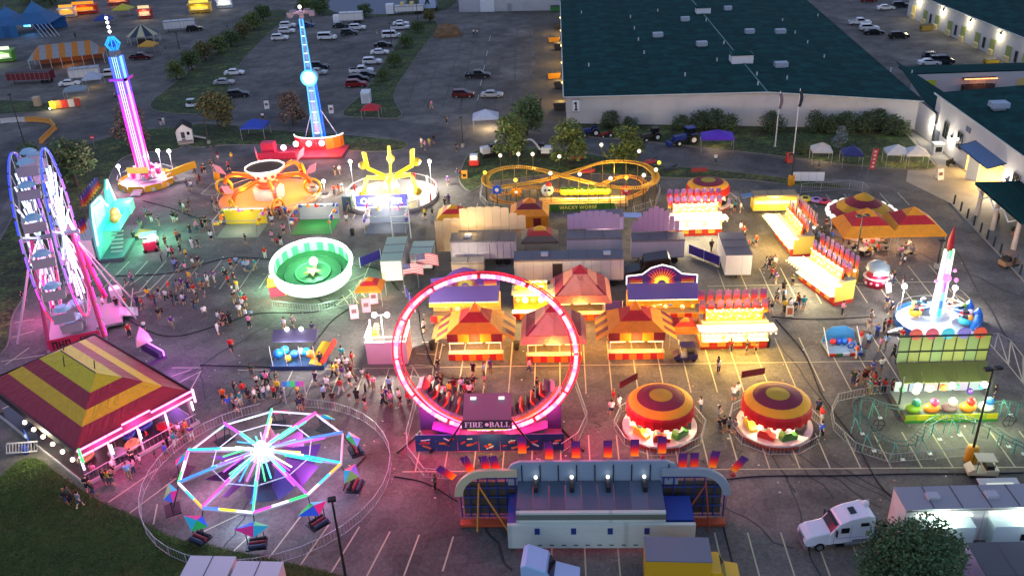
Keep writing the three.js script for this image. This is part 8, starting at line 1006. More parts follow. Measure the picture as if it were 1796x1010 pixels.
// ---------------------------------------------------------------- rear of the big show front
{
  const zf = G(1050, 962).z, hw = 3.9, zs = G(1040, 842, hw).z, cx = G(1050, 962).x, o = thing('show_trailer_back', 'rear of a large grey blue show front trailer with arched blue framed wings', 'show front', V(cx, 0, zf)), d = zs - zf, X = (px, py, h) => G(px, py, h).x - cx, xl = X(905, 895, hw), xr = X(1168, 895, hw), TW = xr - xl, xm = (xl + xr) / 2;
  const wallM = mapped(trailerTex, 0.6, { color: 0xeefff4 }), blueM = M(0x1c3474, 0.5), grey = M(0x8496a4, 0.5), xL = X(893, 960, 0), xR = X(1216, 960, 0);
  part(o, 'rear_wall', slab(TW, hw - 0.5, 0.3, xm, 0.5, 0), wallM); part(o, 'lower_wall', slab(xR - xL, 2.4, 0.3, (xL + xR) / 2, 0.5, 0.32), wallM); for (let i = 0; i < 4; i++) part(o, 'vent_window', box(0.4, 0.6, 0.06, xl + TW * (0.14 + i * 0.245), 2.3, 0.5), blueM); for (let i = 0; i < 13; i++) part(o, 'latch', box(0.35, 0.06, 0.05, xL + 1.6 + i * 0.95, 0.85, 0.5), MAT.darkSteel); part(o, 'belt_groove', slab(TW, 0.5, 0.06, xm, hw - 0.7, 0.17), M(0x5c6458, 0.7));
  for (let i = 0; i < 9; i++) part(o, 'roof_panel', box(TW / 9 - 0.05, 0.08, -d - 0.4, xl + (i + 0.5) * TW / 9, hw + 0.05, d / 2), M([0x4c5a6c, 0x505e70, 0x465466, 0x586678][i % 4], 0.6, 0.1)); for (let i = 0; i < 4; i++) { const x = xl + TW * (0.13 + i * 0.25); part(o, 'bracket', slab(0.35, 0.5, 1.3, x, hw + 0.1, d + 1.0), MAT.darkSteel); part(o, 'work_lamp', ball(0.16, x, hw + 0.75, d + 0.5, 8), glow(0xffffff, 3)); }
  const top = onZ(1040, 808, zs).y, fl = onZ(890, 830, zs).x - cx, fr = onZ(1190, 830, zs).x - cx; const arch = [[fl, hw - 0.4], [fr, hw - 0.4], [fr, top - 0.9], [fr - 0.35, top - 0.3], [fr - 1.0, top], [fl + 1.0, top], [fl + 0.35, top - 0.3], [fl, top - 0.9]]; part(o, 'show_front_rear', extrude(arch, 0.25), grey).position.z = d; for (let i = 0; i < 9; i++) part(o, 'front_rib', box(0.08, top - hw - 0.4, 0.1, fl + 1.2 + i * (fr - fl - 2) / 8, (top + hw) / 2 - 0.1, d + 0.18), MAT.darkSteel);
  for (const s of [-1, 1]) {   // wings: open blue lattice with a pale arched edge
    const x0 = s < 0 ? xl : xr, w = s < 0 ? 4.6 : 5.0, z = d + 0.3, h = 4.6; for (let i = 0; i <= 6; i++) part(o, 'wing_upright', bar([x0 + s * (0.2 + i * w / 6), 0.3, z], [x0 + s * (0.2 + i * w / 6), i > 4 ? h - (i - 4) * 0.9 : h, z], 0.07, 5), blueM); for (let j = 0; j < 5; j++) part(o, 'wing_rail', bar([x0, 0.4 + j * 1.0, z], [x0 + s * (w - (j > 3 ? 0.8 : 0)), 0.4 + j * 1.0, z], 0.07, 5), blueM);
    const A = []; for (let k = 0; k <= 8; k++) { const t = k / 8 * PI / 2; A.push([x0 + s * (w - 2 + 2 * Math.sin(t)), h - 2 + 2 * Math.cos(t)]); } const B = A.map(([x, y], k) => { const t = k / 8 * PI / 2; return [x0 + s * (w - 2 + 2.7 * Math.sin(t)), h - 2 + 2.7 * Math.cos(t)]; }).reverse(); part(o, 'wing_arch', extrude([[x0, h], ...A, ...B, [x0, h + 0.7]], 0.3), M(s < 0 ? 0xb8b08c : 0x8c98a0, 0.5)).position.z = z; part(o, 'wing_skin', slab(w, 3.4, 0.06, x0 + s * w / 2, 0.4, z - 0.3), M(0x4a453a, 0.7));
    part(o, 'brace', [bar([x0 + s * (w - 1.4), 4, z + 0.1], [x0 + s * (w - 1.2), 0.3, z + 1.8], 0.08), bar([x0 + s * (w - 1.4), 3.6, z + 0.1], [x0 + s * 0.5, 0.3, z + 2.4], 0.08)], M(s < 0 ? 0xc07c1c : 0x8a3a24, 0.5)); part(o, 'side_platform', slab(s < 0 ? 0.7 : 2.2, 2.6, s < 0 ? 3.4 : 2.8, x0 + s * (s < 0 ? 0.4 : 1.2), 0.2, z + 1.8), M(0x1c3c8c, 0.5)); part(o, 'wing_base', slab(w + 0.6, 0.25, 0.7, x0 + s * w / 2, 0.1, z + 0.7), M(0xb04a28, 0.6));
  }
  [[795, 838, -0.9], [825, 828, -0.35], [853, 828, -0.2], [870, 828, -0.2], [914, 795, 0], [961, 805, 0], [1008, 803, 0], [1064, 802, 0], [1111, 800, 0], [1159, 795, 0], [1195, 824, 0], [1215, 823, 0], [1247, 820, 0.15], [1283, 826, 0.6]].forEach(([px, py, tilt], i) => { const p = onZ(px, py, zs - 0.4), f = thing('feather_flag', (['leaning', 'first upright', 'second upright', 'third upright', 'fourth', 'fifth', 'sixth', 'seventh', 'eighth', 'ninth', 'tenth', 'eleventh', 'twelfth', 'last, strongly tilted,'][i]) + ' purple to orange feather flag counted along the show front top', 'flag', V(p.x, 0, p.z), 0, 'feather flags on the show front'); const b = part(f, 'flag_cloth', FBs, ribbonMat); b.position.set(0.1, p.y, 0); b.rotation.z = -tilt; part(f, 'flag_mast', bar([-0.25, 0.1, -0.02], [-0.25 + tilt * 0.5, p.y + 1.6, -0.02], 0.03, 5), MAT.steel); if (i % 2) part(f, 'marker_lamp', ball(0.22, 0.2, p.y - 0.4, 0, 8), M(0xb01c28, 0.4)); });
}
// ---------------------------------------------------------------- light poles of the car park
function lightPole(px, py, topY, label, yellow, lit, h0) { const h = h0 || heightAt(px, py, topY), o = thing('parking_light_pole', label, 'light pole', G(px, py), 0.2, 'car park light poles'); part(o, 'pole', cyl(0.12, 0.08, h, 0, 0.5, 0, 8), M(0x2c2620, 0.5)); part(o, 'base', yellow ? lathe([[0, 0], [0.55, 0], [0.5, 1.5], [0, 1.55]], 14) : cyl(0.35, 0.35, 0.7), yellow ? M(0xc88a10, 0.6) : MAT.concrete); part(o, 'lamp_arm', bar([-0.3, h + 0.4, 0], [0.3, h + 0.4, 0], 0.06), MAT.black); for (const s of yellow ? [-1, 1] : [1]) part(o, 'lamp_head', box(0.6, 0.2, 0.45, yellow ? s * 0.5 : 0, h + 0.5, 0), MAT.black); }
lightPole(1703, 808, 655, 'tall light pole with yellow base in front of the coaster station', true); lightPole(609, 1030, 885, 'dark light pole at the bottom edge beside the glider swing fence', false); lightPole(45, 262, 170, 'light pole with twin heads behind the giant wheel', false); lightPole(1497, 492, 385, 'light pole with yellow base beside the slush kiosk', true); lightPole(381, 316, 262, 'short light pole with orange base near the octopus ride', true); lightPole(315, 92, 60, 'light pole beside the tree median', false); lightPole(733, 40, 6, 'light pole at the head of the parking median', false); lightPole(688, 90, 44, 'light pole beside the parked white sedan', false); lightPole(1388, 324, 275, 'light pole with yellow base by the roadside banner board', true); lightPole(812, 258, 210, 'pale marker pole at the road junction', false); lightPole(366, 252, 216, 'pale pole beside the playhouse', false); lightPole(1644, 470, 428, 'thin pole by the kerb near the balloon tower', false);
// ---------------------------------------------------------------- golf carts
function golfCart(px, py, turn, c, label) { const o = thing('golf_cart', label, 'golf cart', G(px, py), turn); part(o, 'body', extrude([[-1.2, 0.35], [1.2, 0.35], [1.25, 0.6], [0.8, 0.95], [0.55, 0.5], [-0.2, 0.5], [-0.3, 0.8], [-1.2, 0.85]], 1.1, 0.05), M(c, 0.4)); part(o, 'roof', box(1.6, 0.07, 1.2, -0.15, 1.85, 0), M(c, 0.5)); part(o, 'seat', slab(0.6, 0.5, 1.0, -0.5, 0.8), MAT.black); for (const x of [-0.85, 0.6]) for (const s of [-1, 1]) { part(o, 'roof_post', bar([x, 0.7, s * 0.52], [x * 0.95, 1.85, s * 0.52], 0.03), MAT.black); part(o, 'wheel', xf(new THREE.CylinderGeometry(0.24, 0.24, 0.18, 12), x + (x > 0 ? 0.25 : 0), 0.24, s * 0.5, PI / 2), MAT.rubber); } }
golfCart(1720, 832, PI - 0.05, 0xc8c0a0, 'cream golf cart beside the yellow pole base'); golfCart(1202, 630, PI, 0x241c4c, 'dark purple golf cart in front of the small awning tent'); golfCart(337, 188, 0.1, 0xd0d4d8, 'white utility cart on the grass median'); golfCart(1770, 466, 0.4, 0x8a6a50, 'brown cart on the roadway by the kerb');
// ---------------------------------------------------------------- cables on the ground
[[[[200, 548], [300, 590], [390, 568], [450, 550], [560, 545], [600, 520]], 'thick black cable crossing the midway below the spinning bowl'], [[[250, 352], [300, 365], [345, 382], [400, 395]], 'black cable from the drop tower to the game stalls'], [[[350, 640], [440, 642], [520, 640], [560, 590], [585, 560], [620, 535]], 'cable looping past the kiddie play trailer'], [[[200, 484], [300, 478], [400, 452], [480, 455]], 'cable across the crowd beyond the wheel'], [[[1360, 560], [1410, 620], [1440, 690], [1460, 720], [1500, 770], [1545, 850], [1575, 880]], 'cable from the food stand towards the long trailer'], [[[1270, 840], [1330, 835], [1480, 833], [1600, 832], [1700, 830], [1796, 828]], 'cable running along the lower parking line'], [[[735, 545], [745, 600], [780, 660], [840, 664]], 'cable on the ground inside the red loop'], [[[1355, 556], [1420, 560], [1540, 556]], 'cable between the lit stand and the blue tower'], [[[1268, 925], [1290, 1010]], 'black cable beside the show trailer wing'], [[[690, 835], [745, 845], [800, 880]], 'cable beside the loop fence'], [[[620, 465], [660, 470], [700, 510]], 'cable near the white supply trailer'], [[[640, 800], [610, 835], [600, 860]], 'cable under the glider swing fence']].forEach(([p, l]) => { single('power_cable', pipe(p.map(([x, y]) => G(x, y, 0.05).add(V(rr(-0.1, 0.1), 0, rr(-0.1, 0.1)))), 0.055, 5, p.length * 8), MAT.rubber, l, 'cable', 'power cables on the tarmac'); });
// ---------------------------------------------------------------- far field: tents, stalls, yard things
{ const o = thing('circus_tent', 'big blue peaked tent with open lit side at the far field', 'tent', G(45, 58), 0.16), B = 0x1f5f94, hx = 8, hz = 5, rings = []; o.scale.setScalar(1.25); for (const [cx, k] of [[-3.4, 1], [3.4, 1.12]]) { canopy(o, [{ x: 4.6, z: hz, y: 2.8, cx }, { x: 2.0, z: 2.2, y: 4.6 * k, cx }, { x: 0.05, z: 0.05, y: 6.8 * k, cx }], [B, 0x2a6ea4]); part(o, 'king_pole', bar([cx, 0, 0], [cx, 7.1 * k, 0], 0.1), MAT.steel); } for (let i = 0; i < 10; i++) part(o, 'side_wall', slab(1.7, 2.8, 0.06, -7.6 + i * 1.7, 0, i < 5 ? hz : -hz), M(i % 2 ? 0x1a5080 : 0x22608f, 0.7)); for (let i = 0; i < 5; i++) part(o, 'guy_rope', bar([8 - i, 2.8, hz], [10.5 - i, 0, hz + 2.2], 0.05), MAT.white); part(o, 'stage_light', box(1.6, 0.6, 0.2, 1.5, 2.2, 2), glow(0x50b8ff, 4)); lampLight(2, 2, 2.6, 0x60a8ff, 60, o); }
{ const o = thing('striped_marquee', 'long grey and orange striped marquee tent with open sides', 'tent', G(122, 112), 0.36), L = 19, D = 8; for (let i = 0; i < 12; i++) { const x0 = -L / 2 + i * L / 12, x1 = x0 + L / 12, c = i % 2 ? 0xc07420 : 0x8f9498, r = (x) => Math.abs(x) > L / 2 - 3 ? 2.6 + (L / 2 - Math.abs(x)) : 5.6; for (const s of [-1, 1]) part(o, 'canopy_stripe', quads([[[x0, 2.6, s * D / 2], [x1, 2.6, s * D / 2], [x1, r(x1), 0], [x0, r(x0), 0]]]), canvas(c)); } for (let i = 0; i < 8; i++) for (const s of [-1, 1]) part(o, 'side_pole', bar([-L / 2 + 0.4 + i * 2.6, 0, s * D / 2], [-L / 2 + 0.4 + i * 2.6, 2.6, s * D / 2], 0.06), MAT.white); part(o, 'back_wall', slab(L - 3, 2.2, 0.06, 0, 0, -D / 2 + 0.3), M(0x8a5a3a, 0.8)); lampLight(0, 2.2, 2, 0xffb070, 40, o); }
{ const o = thing('striped_round_tent', 'round tent in pale yellow and navy wedges', 'tent', G(253, 74)), R = 4.6; for (let i = 0; i < 12; i++) { const a = i / 12 * TAU, b = (i + 1) / 12 * TAU; part(o, 'canopy_wedge', quads([[[Math.cos(a) * R, 2.3, Math.sin(a) * R], [Math.cos(b) * R, 2.3, Math.sin(b) * R], [0, 5.4, 0]]]), canvas(i % 2 ? 0x1c2c48 : 0xb8b490)); part(o, 'pole', bar([Math.cos(a) * R, 0, Math.sin(a) * R], [Math.cos(a) * R, 2.3, Math.sin(a) * R], 0.05), MAT.white); } part(o, 'display_table', slab(4, 0.9, 1.4), M(0x4a4038, 0.8)); }
[[150, 24, 8, 'red and yellow glowing food stall at the far field', 0xffa020, 0xc83018], [352, 22, 7, 'yellow glowing stall among the crowd at the far road', 0xffe050, 0xc89a20], [6, 108, 6, 'green roofed stall glowing white at the picture edge', 0xf0ffe0, 0x5a9a28], [256, 32, 4, 'red stall wagon with white wheels at the far field', 0xffd8a0, 0xa82828], [395, 14, 5, 'white truck stall with a round lamp at the far road', 0xffffff, 0xb0b4bc], [120, 30, 5, 'white trailer stall with orange sign at the far field', 0xffb040, 0xb8b8b8], [208, 8, 7, 'dim orange and red stall at the top edge', 0xff9050, 0x9c3a30]].forEach(([x, y, w, l, c, b]) => { const o = thing('lit_stall', l, 'stall', G(x, y), 0.15); part(o, 'body', slab(w, 2.6, 2.6, 0, 0.3), M(b, 0.6)); part(o, 'roof', box(w + 0.8, 0.2, 3.4, 0, 3.1, 0.3, 0, 0.12), M(b, 0.5)); part(o, 'lit_sign', box(w * 0.9, 0.9, 0.15, 0, 3.8, 0.9), glow(c, 1.1)); part(o, 'serving_window', box(w * 0.8, 1.0, 0.1, 0, 1.9, 1.36), glow(c, 1.1)); part(o, 'counter', slab(w, 0.1, 0.7, 0, 1.2, 1.6), M(0xc8c4bc, 0.5)); lampLight(0, 2.6, 3, c, 36, o, 20); });
{ const o = thing('poster_stall', 'roadside stall with lit yellow and red poster boards', 'stall', G(115, 190), 0.3); [0xd8d020, 0xe07020, 0xc83028, 0xd8d0c0, 0xc04030].forEach((c, i) => part(o, 'poster_board', box(1.2, 1.7, 0.08, -2.6 + i * 1.3, 1.1, 0.1 * (i % 2), 0.1), M(c, 0.6))); part(o, 'counter', slab(6, 0.9, 0.6, 0, 0, -0.8), M(0x8a7a6a, 0.7)); part(o, 'lamp_bulb', ball(0.2, -3.2, 0.5, 0.6, 8), glow(0xfff8e0, 8)); lampLight(-2, 1.6, 1.8, 0xffe8b0, 46, o); }
{ const o = thing('utility_cabinet', 'tan utility cabinet on the roadside grass', 'cabinet', G(66, 186)); part(o, 'cabinet', slab(1.3, 2.0, 1.1), M(0xa8927a, 0.7)); part(o, 'cap', slab(1.45, 0.15, 1.25, 0, 2), M(0xb8a48c, 0.7)); }
{ const pts = [[0, 216], [22, 214], [44, 213], [64, 213], [88, 216], [97, 226], [84, 238], [70, 252]].map((p) => G(...p)); for (let i = 0; i < 7; i++) { const a = pts[i], b = pts[i + 1], c = a.clone().add(b).multiplyScalar(0.5), L = a.distanceTo(b), o = thing('road_barrier', (i < 2 ? 'white' : 'orange') + ' plastic road barrier, ' + ['first', 'second', 'third', 'fourth', 'fifth', 'sixth', 'seventh'][i] + ' of the curved line', 'barrier', c, Math.atan2(-(b.z - a.z), b.x - a.x), 'road barriers beyond the wheel'); part(o, 'barrier_body', extrude([[-0.3, 0], [0.3, 0], [0.12, 0.5], [0.1, 1.0], [-0.1, 1.0], [-0.12, 0.5]], L - 0.1).rotateY(PI / 2), M(i < 2 ? 0xb8b4ac : 0xc8862c, 0.6)); part(o, 'foot', slab(L * 0.5, 0.06, 0.8), M(0x50504c, 0.7)); } }
{ const o = thing('no_entry_sign', 'small round red no entry sign on a post by the road', 'sign', G(166, 262)); part(o, 'post', cyl(0.04, 0.04, 2.2), MAT.steel); const s = part(o, 'disc', xf(new THREE.CylinderGeometry(0.45, 0.45, 0.05, 20), 0, 2.4, 0, PI / 2), M(0xb81c24, 0.5)); part(s, 'bar_mark', box(0.6, 0.14, 0.04, 0, 2.4, 0.03), M(0xe0e0e0, 0.5)); }
{ const o = thing('playhouse', 'small white playhouse with black gable roof and porch', 'playhouse', G(326, 246), 0.35), W = 2.8, D = 3.2; part(o, 'wall', extrude([[-W / 2, 0.5], [W / 2, 0.5], [W / 2, 2.6], [0, 3.7], [-W / 2, 2.6]], D), M(0xc8c4c0, 0.7)); for (const s of [-1, 1]) part(o, 'roof_slope', box(1.95, 0.1, D + 0.5, s * 0.75, 3.22, 0, 0, 0, -s * 0.66), M(0x18181c, 0.8)); part(o, 'door', box(0.7, 1.6, 0.06, -0.3, 1.35, D / 2 + 0.02), M(0x3a3030, 0.7)); part(o, 'window', box(0.5, 0.6, 0.06, 0.7, 1.8, D / 2 + 0.02), MAT.glass); part(o, 'porch', slab(W, 0.5, 1.2, 0, 0, D / 2 + 0.6), M(0x8a8078, 0.7)); part(o, 'porch_rail', [bar([-W / 2, 1.2, D / 2 + 1.1], [0.2, 1.2, D / 2 + 1.1], 0.05), bar([-W / 2, 0.5, D / 2 + 1.1], [-W / 2, 2.6, D / 2 + 1.1], 0.06), bar([W / 2, 0.5, D / 2 + 1.1], [W / 2, 2.6, D / 2 + 1.1], 0.06)], MAT.white); part(o, 'side_ramp', box(2.4, 0.1, 0.9, W / 2 + 1.2, 0.5, 0.5, 0, 0, -0.35), M(0xa09890, 0.7)); }
{ const g = new THREE.SphereGeometry(1, 28, 14), P = g.attributes.position; for (let i = 0; i < P.count; i++) { const x = P.getX(i), y = Math.max(0, P.getY(i)), z = P.getZ(i), n = 0.8 + 0.4 * NZ[0](x * 4 + 9, z * 4 + 9, 64); P.setXYZ(i, x * 4.2, Math.pow(y, 1.3) * 3.4 * n, z * 3.4); } g.computeVertexNormals(); const m = single('dirt_mound', g, mapped(texture(256, (u, v) => { const l = 0.7 + 0.6 * fbm(0, u, v, 8, 4) + 0.3 * (rnd() - 0.5); return [cl(104 * l), cl(82 * l), cl(58 * l)]; }, 0.5), 0.95), 'heap of brown soil at the end of the parking median', 'mound'); m.position.copy(G(785, 62)); }
// farm and building machines on the lawn
function tractor(px, py, s, turn, c, label, roof) { const o = thing('tractor', label, 'tractor', G(px, py), turn); o.scale.setScalar(s); part(o, 'hood', extrude([[0, 0.8], [1.9, 0.8], [1.9, 1.35], [0, 1.5]], 0.7, 0.06), M(c, 0.35)); if (roof) { part(o, 'cab_glass', slab(1.2, 1.1, 1.2, -0.6, 1.3), MAT.glass); part(o, 'cab_roof', slab(1.4, 0.14, 1.4, -0.6, 2.4), M(c, 0.4)); } else part(o, 'roll_bar', [bar([-1, 1, 0.5], [-1, 2.4, 0.5], 0.05), bar([-1, 1, -0.5], [-1, 2.4, -0.5], 0.05), bar([-1, 2.4, 0.5], [-1, 2.4, -0.5], 0.05)], MAT.black); part(o, 'chassis', slab(2.6, 0.4, 0.7, 0.3, 0.5), MAT.darkSteel); for (const z of [-1, 1]) { for (const [x, r] of [[-0.9, 0.75], [1.4, 0.45]]) { const w = part(o, 'wheel', xf(new THREE.CylinderGeometry(r, r, 0.35, 16), x, r, z * 0.75, PI / 2), MAT.rubber); part(w, 'rim', xf(new THREE.CylinderGeometry(r * 0.5, r * 0.5, 0.38, 12), x, r, z * 0.76, PI / 2), M(0xd8d8d4, 0.5)); } part(o, 'fender', box(1.1, 0.1, 0.4, -0.9, 1.6, z * 0.75), M(c, 0.4)); } part(o, 'loader_bucket', box(0.5, 0.5, 1.5, 2.7, 0.4, 0), M(c, 0.4)); part(o, 'loader_arm', [bar([0.6, 1.2, 0.5], [2.6, 0.6, 0.5], 0.07), bar([0.6, 1.2, -0.5], [2.6, 0.6, -0.5], 0.07)], M(c, 0.4)); }
tractor(1036, 238, 0.95, PI + 0.2, 0x182a6c, 'small blue tractor with roll bar near the hall number', false); tractor(1203, 252, 1.2, PI + 0.3, 0x182e78, 'large blue tractor with cab roof beside the purple tent', true); tractor(1143, 246, 0.95, PI + 0.3, 0x3a362c, 'beige and black skid loader on the lawn by the hall', true); tractor(1066, 240, 0.6, PI, 0x7a1c1c, 'little red garden tractor beside the small blue tractor', false);
function excavator(px, py, turn, c, label) { const o = thing('excavator', label, 'excavator', G(px, py), turn); for (const s of [-1, 1]) part(o, 'crawler_track', extrude([[-1.3, 0.1], [1.3, 0.1], [1.5, 0.4], [1.2, 0.75], [-1.2, 0.75], [-1.5, 0.4]], 0.4, 0.04), MAT.rubber).position.z = s * 0.8; part(o, 'engine_house', slab(1.8, 1.0, 1.6, -0.5, 0.8), M(c, 0.4)); part(o, 'cab', slab(1.0, 1.5, 1.0, 0.5, 0.8, 0.3), M(0x1a1c20, 0.2)); part(o, 'boom', pipe([[0.6, 1.3, -0.3], [2.2, 3.0, -0.3], [3.6, 2.9, -0.3]], 0.2, 6), M(c, 0.4)); part(o, 'stick', bar([3.6, 2.9, -0.3], [4.3, 1.1, -0.3], 0.15), M(c, 0.4)); part(o, 'bucket', box(0.6, 0.6, 0.8, 4.1, 0.8, -0.3), MAT.darkSteel); }
excavator(858, 274, 0.4, 0xb8bcc0, 'white compact excavator with red trim at the island tip'); excavator(955, 274, PI - 0.2, 0xc4c8cc, 'white excavator with raised boom under the olive tree'); 
{ const o = thing('red_machine', 'small white and red machine at the grass island corner', 'machine', G(832, 292)); part(o, 'body', slab(1.6, 1.0, 1.3, 0, 0.3), M(0xb02c24, 0.4)); part(o, 'canopy', slab(1.3, 0.9, 1.1, 0, 1.3), M(0xc8ccd0, 0.4)); for (const s of [-1, 1]) part(o, 'crawler_track', slab(1.8, 0.4, 0.3, 0, 0, s * 0.6), MAT.rubber); }
[[1014, 278, 0xa02820, 'red implement beside the broad olive tree'], [1140, 286, 0xb02c20, 'red rotary implement behind the coaster loop'], [1174, 298, 0x1c2024, 'black attachment on the grass beyond the coaster loop'], [1032, 302, 0xc03a28, 'red oval implement seen through the coaster']].forEach(([x, y, c, l]) => { const o = thing('farm_implement', l, 'implement', G(x, y), rr(0, 1)); part(o, 'deck', lathe([[0, 0.5], [0.9, 0.5], [1.0, 0.2]], 14).scale(1.3, 1, 0.8), M(c, 0.4)); part(o, 'hitch', bar([0, 0.4, 0], [1.6, 0.7, 0], 0.08), MAT.darkSteel); part(o, 'skid', slab(1.8, 0.15, 0.15, 0, 0.02, 0.6), MAT.darkSteel); });
// bins, boards, bollards
[[972, 74, 0xc8861c, 'orange dumpster against the hall side, the farther one'], [972, 138, 0xd08c18, 'orange dumpster against the hall side, the nearer one'], [982, 50, 0x22242a, 'black dumpster by the hall side, farthest'], [982, 86, 0x22242a, 'black dumpster beside the farther orange dumpster'], [984, 154, 0x22242a, 'black dumpster beside the nearer orange dumpster'], [984, 192, 0x22242a, 'black dumpster at the hall corner'], [1625, 54, 0xa88838, 'tan dumpster at the loading docks, farther one'], [1738, 116, 0xc8a020, 'yellow dumpster at the loading docks, nearer one'], [974, 20, 0x1f6a2c, 'green bin shed at the top of the hall side']].forEach(([x, y, c, l]) => { const o = thing('dumpster', l, 'dumpster', G(x, y), 0.04); part(o, 'tub', extrude([[-1.3, 0.2], [1.2, 0.2], [1.45, 1.5], [-1.45, 1.5]], 1.5, 0.04), M(c, 0.6)); part(o, 'lid', box(2.9, 0.08, 1.6, 0, 1.62, 0, 0, 0.08), M(0x2c2c2e, 0.6)); for (const s of [-1, 1]) part(o, 'lift_pocket', box(0.1, 0.2, 1.2, s * 1.5, 0.9, 0), MAT.darkSteel); });
['nearest the hall entrance', 'second from the hall entrance', 'third from the hall entrance', 'fourth from the hall entrance', 'fifth from the hall entrance', 'sixth from the hall entrance', 'seventh from the hall entrance', 'eighth from the hall entrance', 'ninth from the hall entrance', 'tenth from the hall entrance', 'eleventh from the hall entrance'].forEach((l, i) => { const p = G(1674 + i * 11.6, 358 + i * 12.4), o = thing('bollard', 'black bollard along the pavement kerb, ' + l, 'bollard', p, 0, 'kerb bollards'); part(o, 'shaft', cyl(0.13, 0.12, 1.35, 0, 0, 0, 10), M(0x1c2220, 0.5)); part(o, 'cap', ball(0.13, 0, 1.36, 0, 8), M(0x2a302e, 0.5)); });
{ const o = thing('notice_boards', 'row of four joined white display boards on the grass verge', 'display board', G(1418, 320), -0.08); for (let i = 0; i < 4; i++) { const b = part(o, 'board', box(1.15, 1.4, 0.06, -1.8 + i * 1.2, 1.0, 0, 0, -0.2), M(0xd0d4d8, 0.5)); part(o, 'leg', bar([-2.4 + i * 1.2, 0, 0.2], [-2.4 + i * 1.2, 1.6, -0.1], 0.03), MAT.galv); } }
{ const o = thing('banner_flag', 'tall red feather banner at the roadside by the white tents', 'flag', G(1520, 318), 0.1); part(o, 'mast', bar([0, 0, 0], [0.4, 5.4, 0], 0.04), MAT.steel); part(o, 'banner_cloth', box(0.85, 3.3, 0.03, 0.75, 3.6, 0, 0, 0, -0.08), M(0xa82838, 0.6)); for (let i = 0; i < 5; i++) part(o, 'banner_print', box(0.4, 0.3, 0.04, 0.68 + i * 0.04, 2.4 + i * 0.6, 0, 0, 0, -0.08), M(0xc8a8a8, 0.6)); }
[[1648, 314, 'white and red sandwich board on the pavement', 0xd8d4d0], [1384, 284, 'half grey half red roadside sign board', 0xb83a30], [581, 198, 'white framed sign board near the road', 0xc8ccd4], [622, 556, 'pink menu board by the loop, the lower one', 0xc89aa8], [656, 530, 'pink menu board beside the ticket table', 0xd0a0ac], [643, 545, 'smaller pink board between the menu boards', 0xc08a98], [468, 190, 'small white sign beside the round greyish tree', 0xc8ccd0]].forEach(([x, y, l, c]) => { const o = thing('sandwich_board', l, 'sign', G(x, y), 0.2); for (const s of [-1, 1]) part(o, 'board', box(1.0, 1.7, 0.05, 0, 0.85, s * 0.25, 0, -s * 0.24), M(c, 0.6)); part(o, 'print', box(0.6, 0.5, 0.02, 0, 0.95, 0.28, 0, -0.24), M(0x6a4a4a, 0.7)); });
[[815, 312, 0xd08a18, 'orange plastic bin on the island kerb'], [1643, 178 + 92, 0xc8ccd0, 'white air unit at the hall wall']].forEach(([x, y, c, l], i) => { const o = thing(i ? 'air_unit' : 'plastic_bin', l, i ? 'air unit' : 'bin', G(x, y)); const s = i ? 1.7 : 1; part(o, 'body', slab(0.9 * s, 1.1 * s, 0.8 * s), M(c, 0.5)); part(o, 'top', slab(1.0 * s, 0.1, 0.9 * s, 0, 1.1 * s), M(c, 0.4)); part(o, 'grille', box(0.6 * s, 0.5 * s, 0.04, 0, 0.6 * s, 0.42 * s), MAT.darkSteel); });
{ const o = thing('white_cabinet', 'white portable cabinet standing on the parking median', 'cabinet', G(643, 180)); part(o, 'box', slab(1.9, 2.4, 1.9), M(0xb4c0cc, 0.5)); part(o, 'lid', box(2.0, 0.15, 2.0, 0, 2.5, 0, 0, 0.15), M(0xc4ccd4, 0.5)); part(o, 'door', box(1.4, 1.8, 0.05, 0, 1.1, 0.97), M(0xa0acb8, 0.5)); }
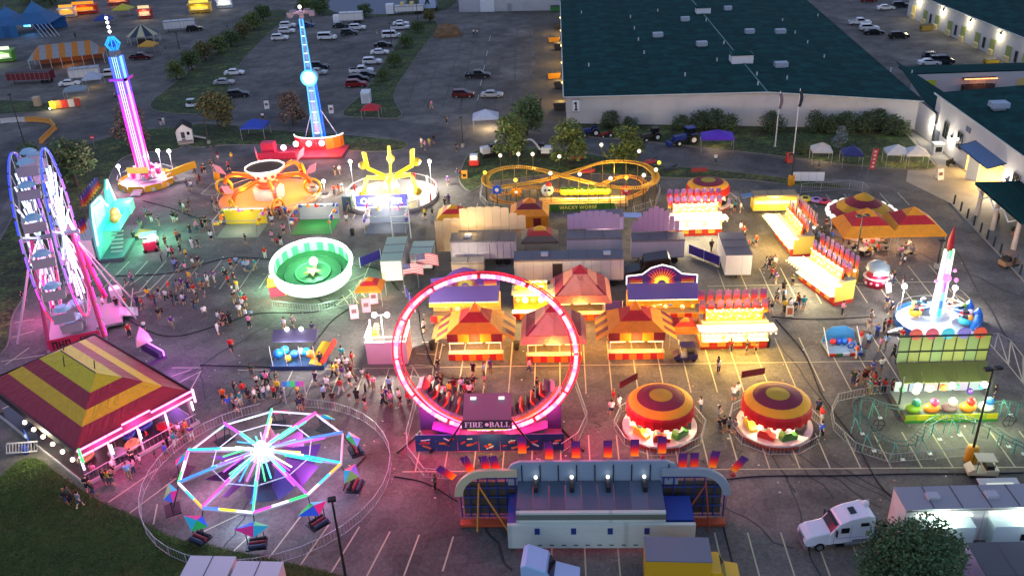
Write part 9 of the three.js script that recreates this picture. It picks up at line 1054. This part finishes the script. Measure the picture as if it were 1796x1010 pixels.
{ const o = thing('lit_vehicle', 'wagon outlined with orange string lights behind the hall roof', 'wagon', G(1712, 166)); part(o, 'body', slab(6, 1.8, 2, 0, 0.4), M(0x2a2422, 0.6)); part(o, 'roof', slab(6.4, 0.15, 2.4, 0, 3.4), M(0x4a3a34, 0.6)); for (let i = 0; i < 4; i++) { ledBar(o, [-3.2 + i * 1.6, 3.5, 1.2], [-1.7 + i * 1.6, 3.5, 1.2], 0.12, 0xff9a60, 3.5); part(o, 'post', bar([-3 + i * 2, 2, 1], [-3 + i * 2, 3.4, 1], 0.05), MAT.steel); } for (const s of [-1, 1]) part(o, 'wheel', xf(new THREE.CylinderGeometry(0.5, 0.5, 0.2, 12), s * 2, 0.5, 1, PI / 2), MAT.rubber); lampLight(0, 2.8, 2.4, 0xff9a60, 20, o); }
{ const o = thing('folding_canopy', 'flat white light box panel leaning low beside the long trailer', 'panel', G(1752, 866), 0.02); part(o, 'frame', box(3.3, 0.12, 1.6, 0, 0.9, 0, 0, 0.12), M(0xb8bcb8, 0.5)); part(o, 'diffuser_light', box(2.2, 0.05, 0.6, 0, 0.99, 0.1, 0, 0.12), glow(0xf4fff4, 0.7)); for (const s of [-1, 1]) part(o, 'leg', slab(0.08, 0.85, 0.08, s * 1.5, 0, 0.5), MAT.steel); }
for (const [x, y, l] of [[372, 1042, 'pale roofed box trailer at the bottom edge, the one nearer the lawn'], [455, 1052, 'pale roofed box trailer at the bottom edge, beside another']]) boxTrailer('box_trailer', l, G(x, y), -0.03, 3.6, 2.4, 3.0, { roof: 0xb4b8c0, low: 0.5 });
{ const o = thing('floor_mat', 'tan plywood mat on the ground inside the loop', 'mat', G(778, 580)); part(o, 'sheet', slab(2.4, 0.04, 3.6, 0, 0.01), M(0xb08a50, 0.8)); part(o, 'edge_strip', slab(2.5, 0.03, 0.12, 0, 0.02, 1.85), M(0x8a6a3c, 0.8)); }
[[1668, 290, 'bench with bags by the hall entrance'], [1780, 372, 'black table set under the porch']].forEach(([x, y, l]) => { const o = thing('bench', l, 'bench', G(x, y), 0.6); part(o, 'seat', slab(1.8, 0.08, 0.5, 0, 0.45), MAT.black); part(o, 'backrest', slab(1.8, 0.5, 0.06, 0, 0.5, -0.25), MAT.black); for (const s of [-1, 1]) part(o, 'leg', slab(0.08, 0.45, 0.5, s * 0.8), MAT.darkSteel); });
[[1748, 388], [1778, 412]].forEach(([x, y], i) => { const o = thing('planter', i ? 'planter pot at the second porch post' : 'planter pot at the first porch post', 'planter', G(x, y)); part(o, 'pot', lathe([[0, 0], [0.3, 0], [0.42, 0.6], [0.36, 0.6]], 12), M(0x8a6a58, 0.8)); const c = part(o, 'foliage', bushKinds[0], LEAF); c.scale.set(0.5, 0.5, 0.5); c.position.y = 0.5; });
renderer.render(scene, camera);
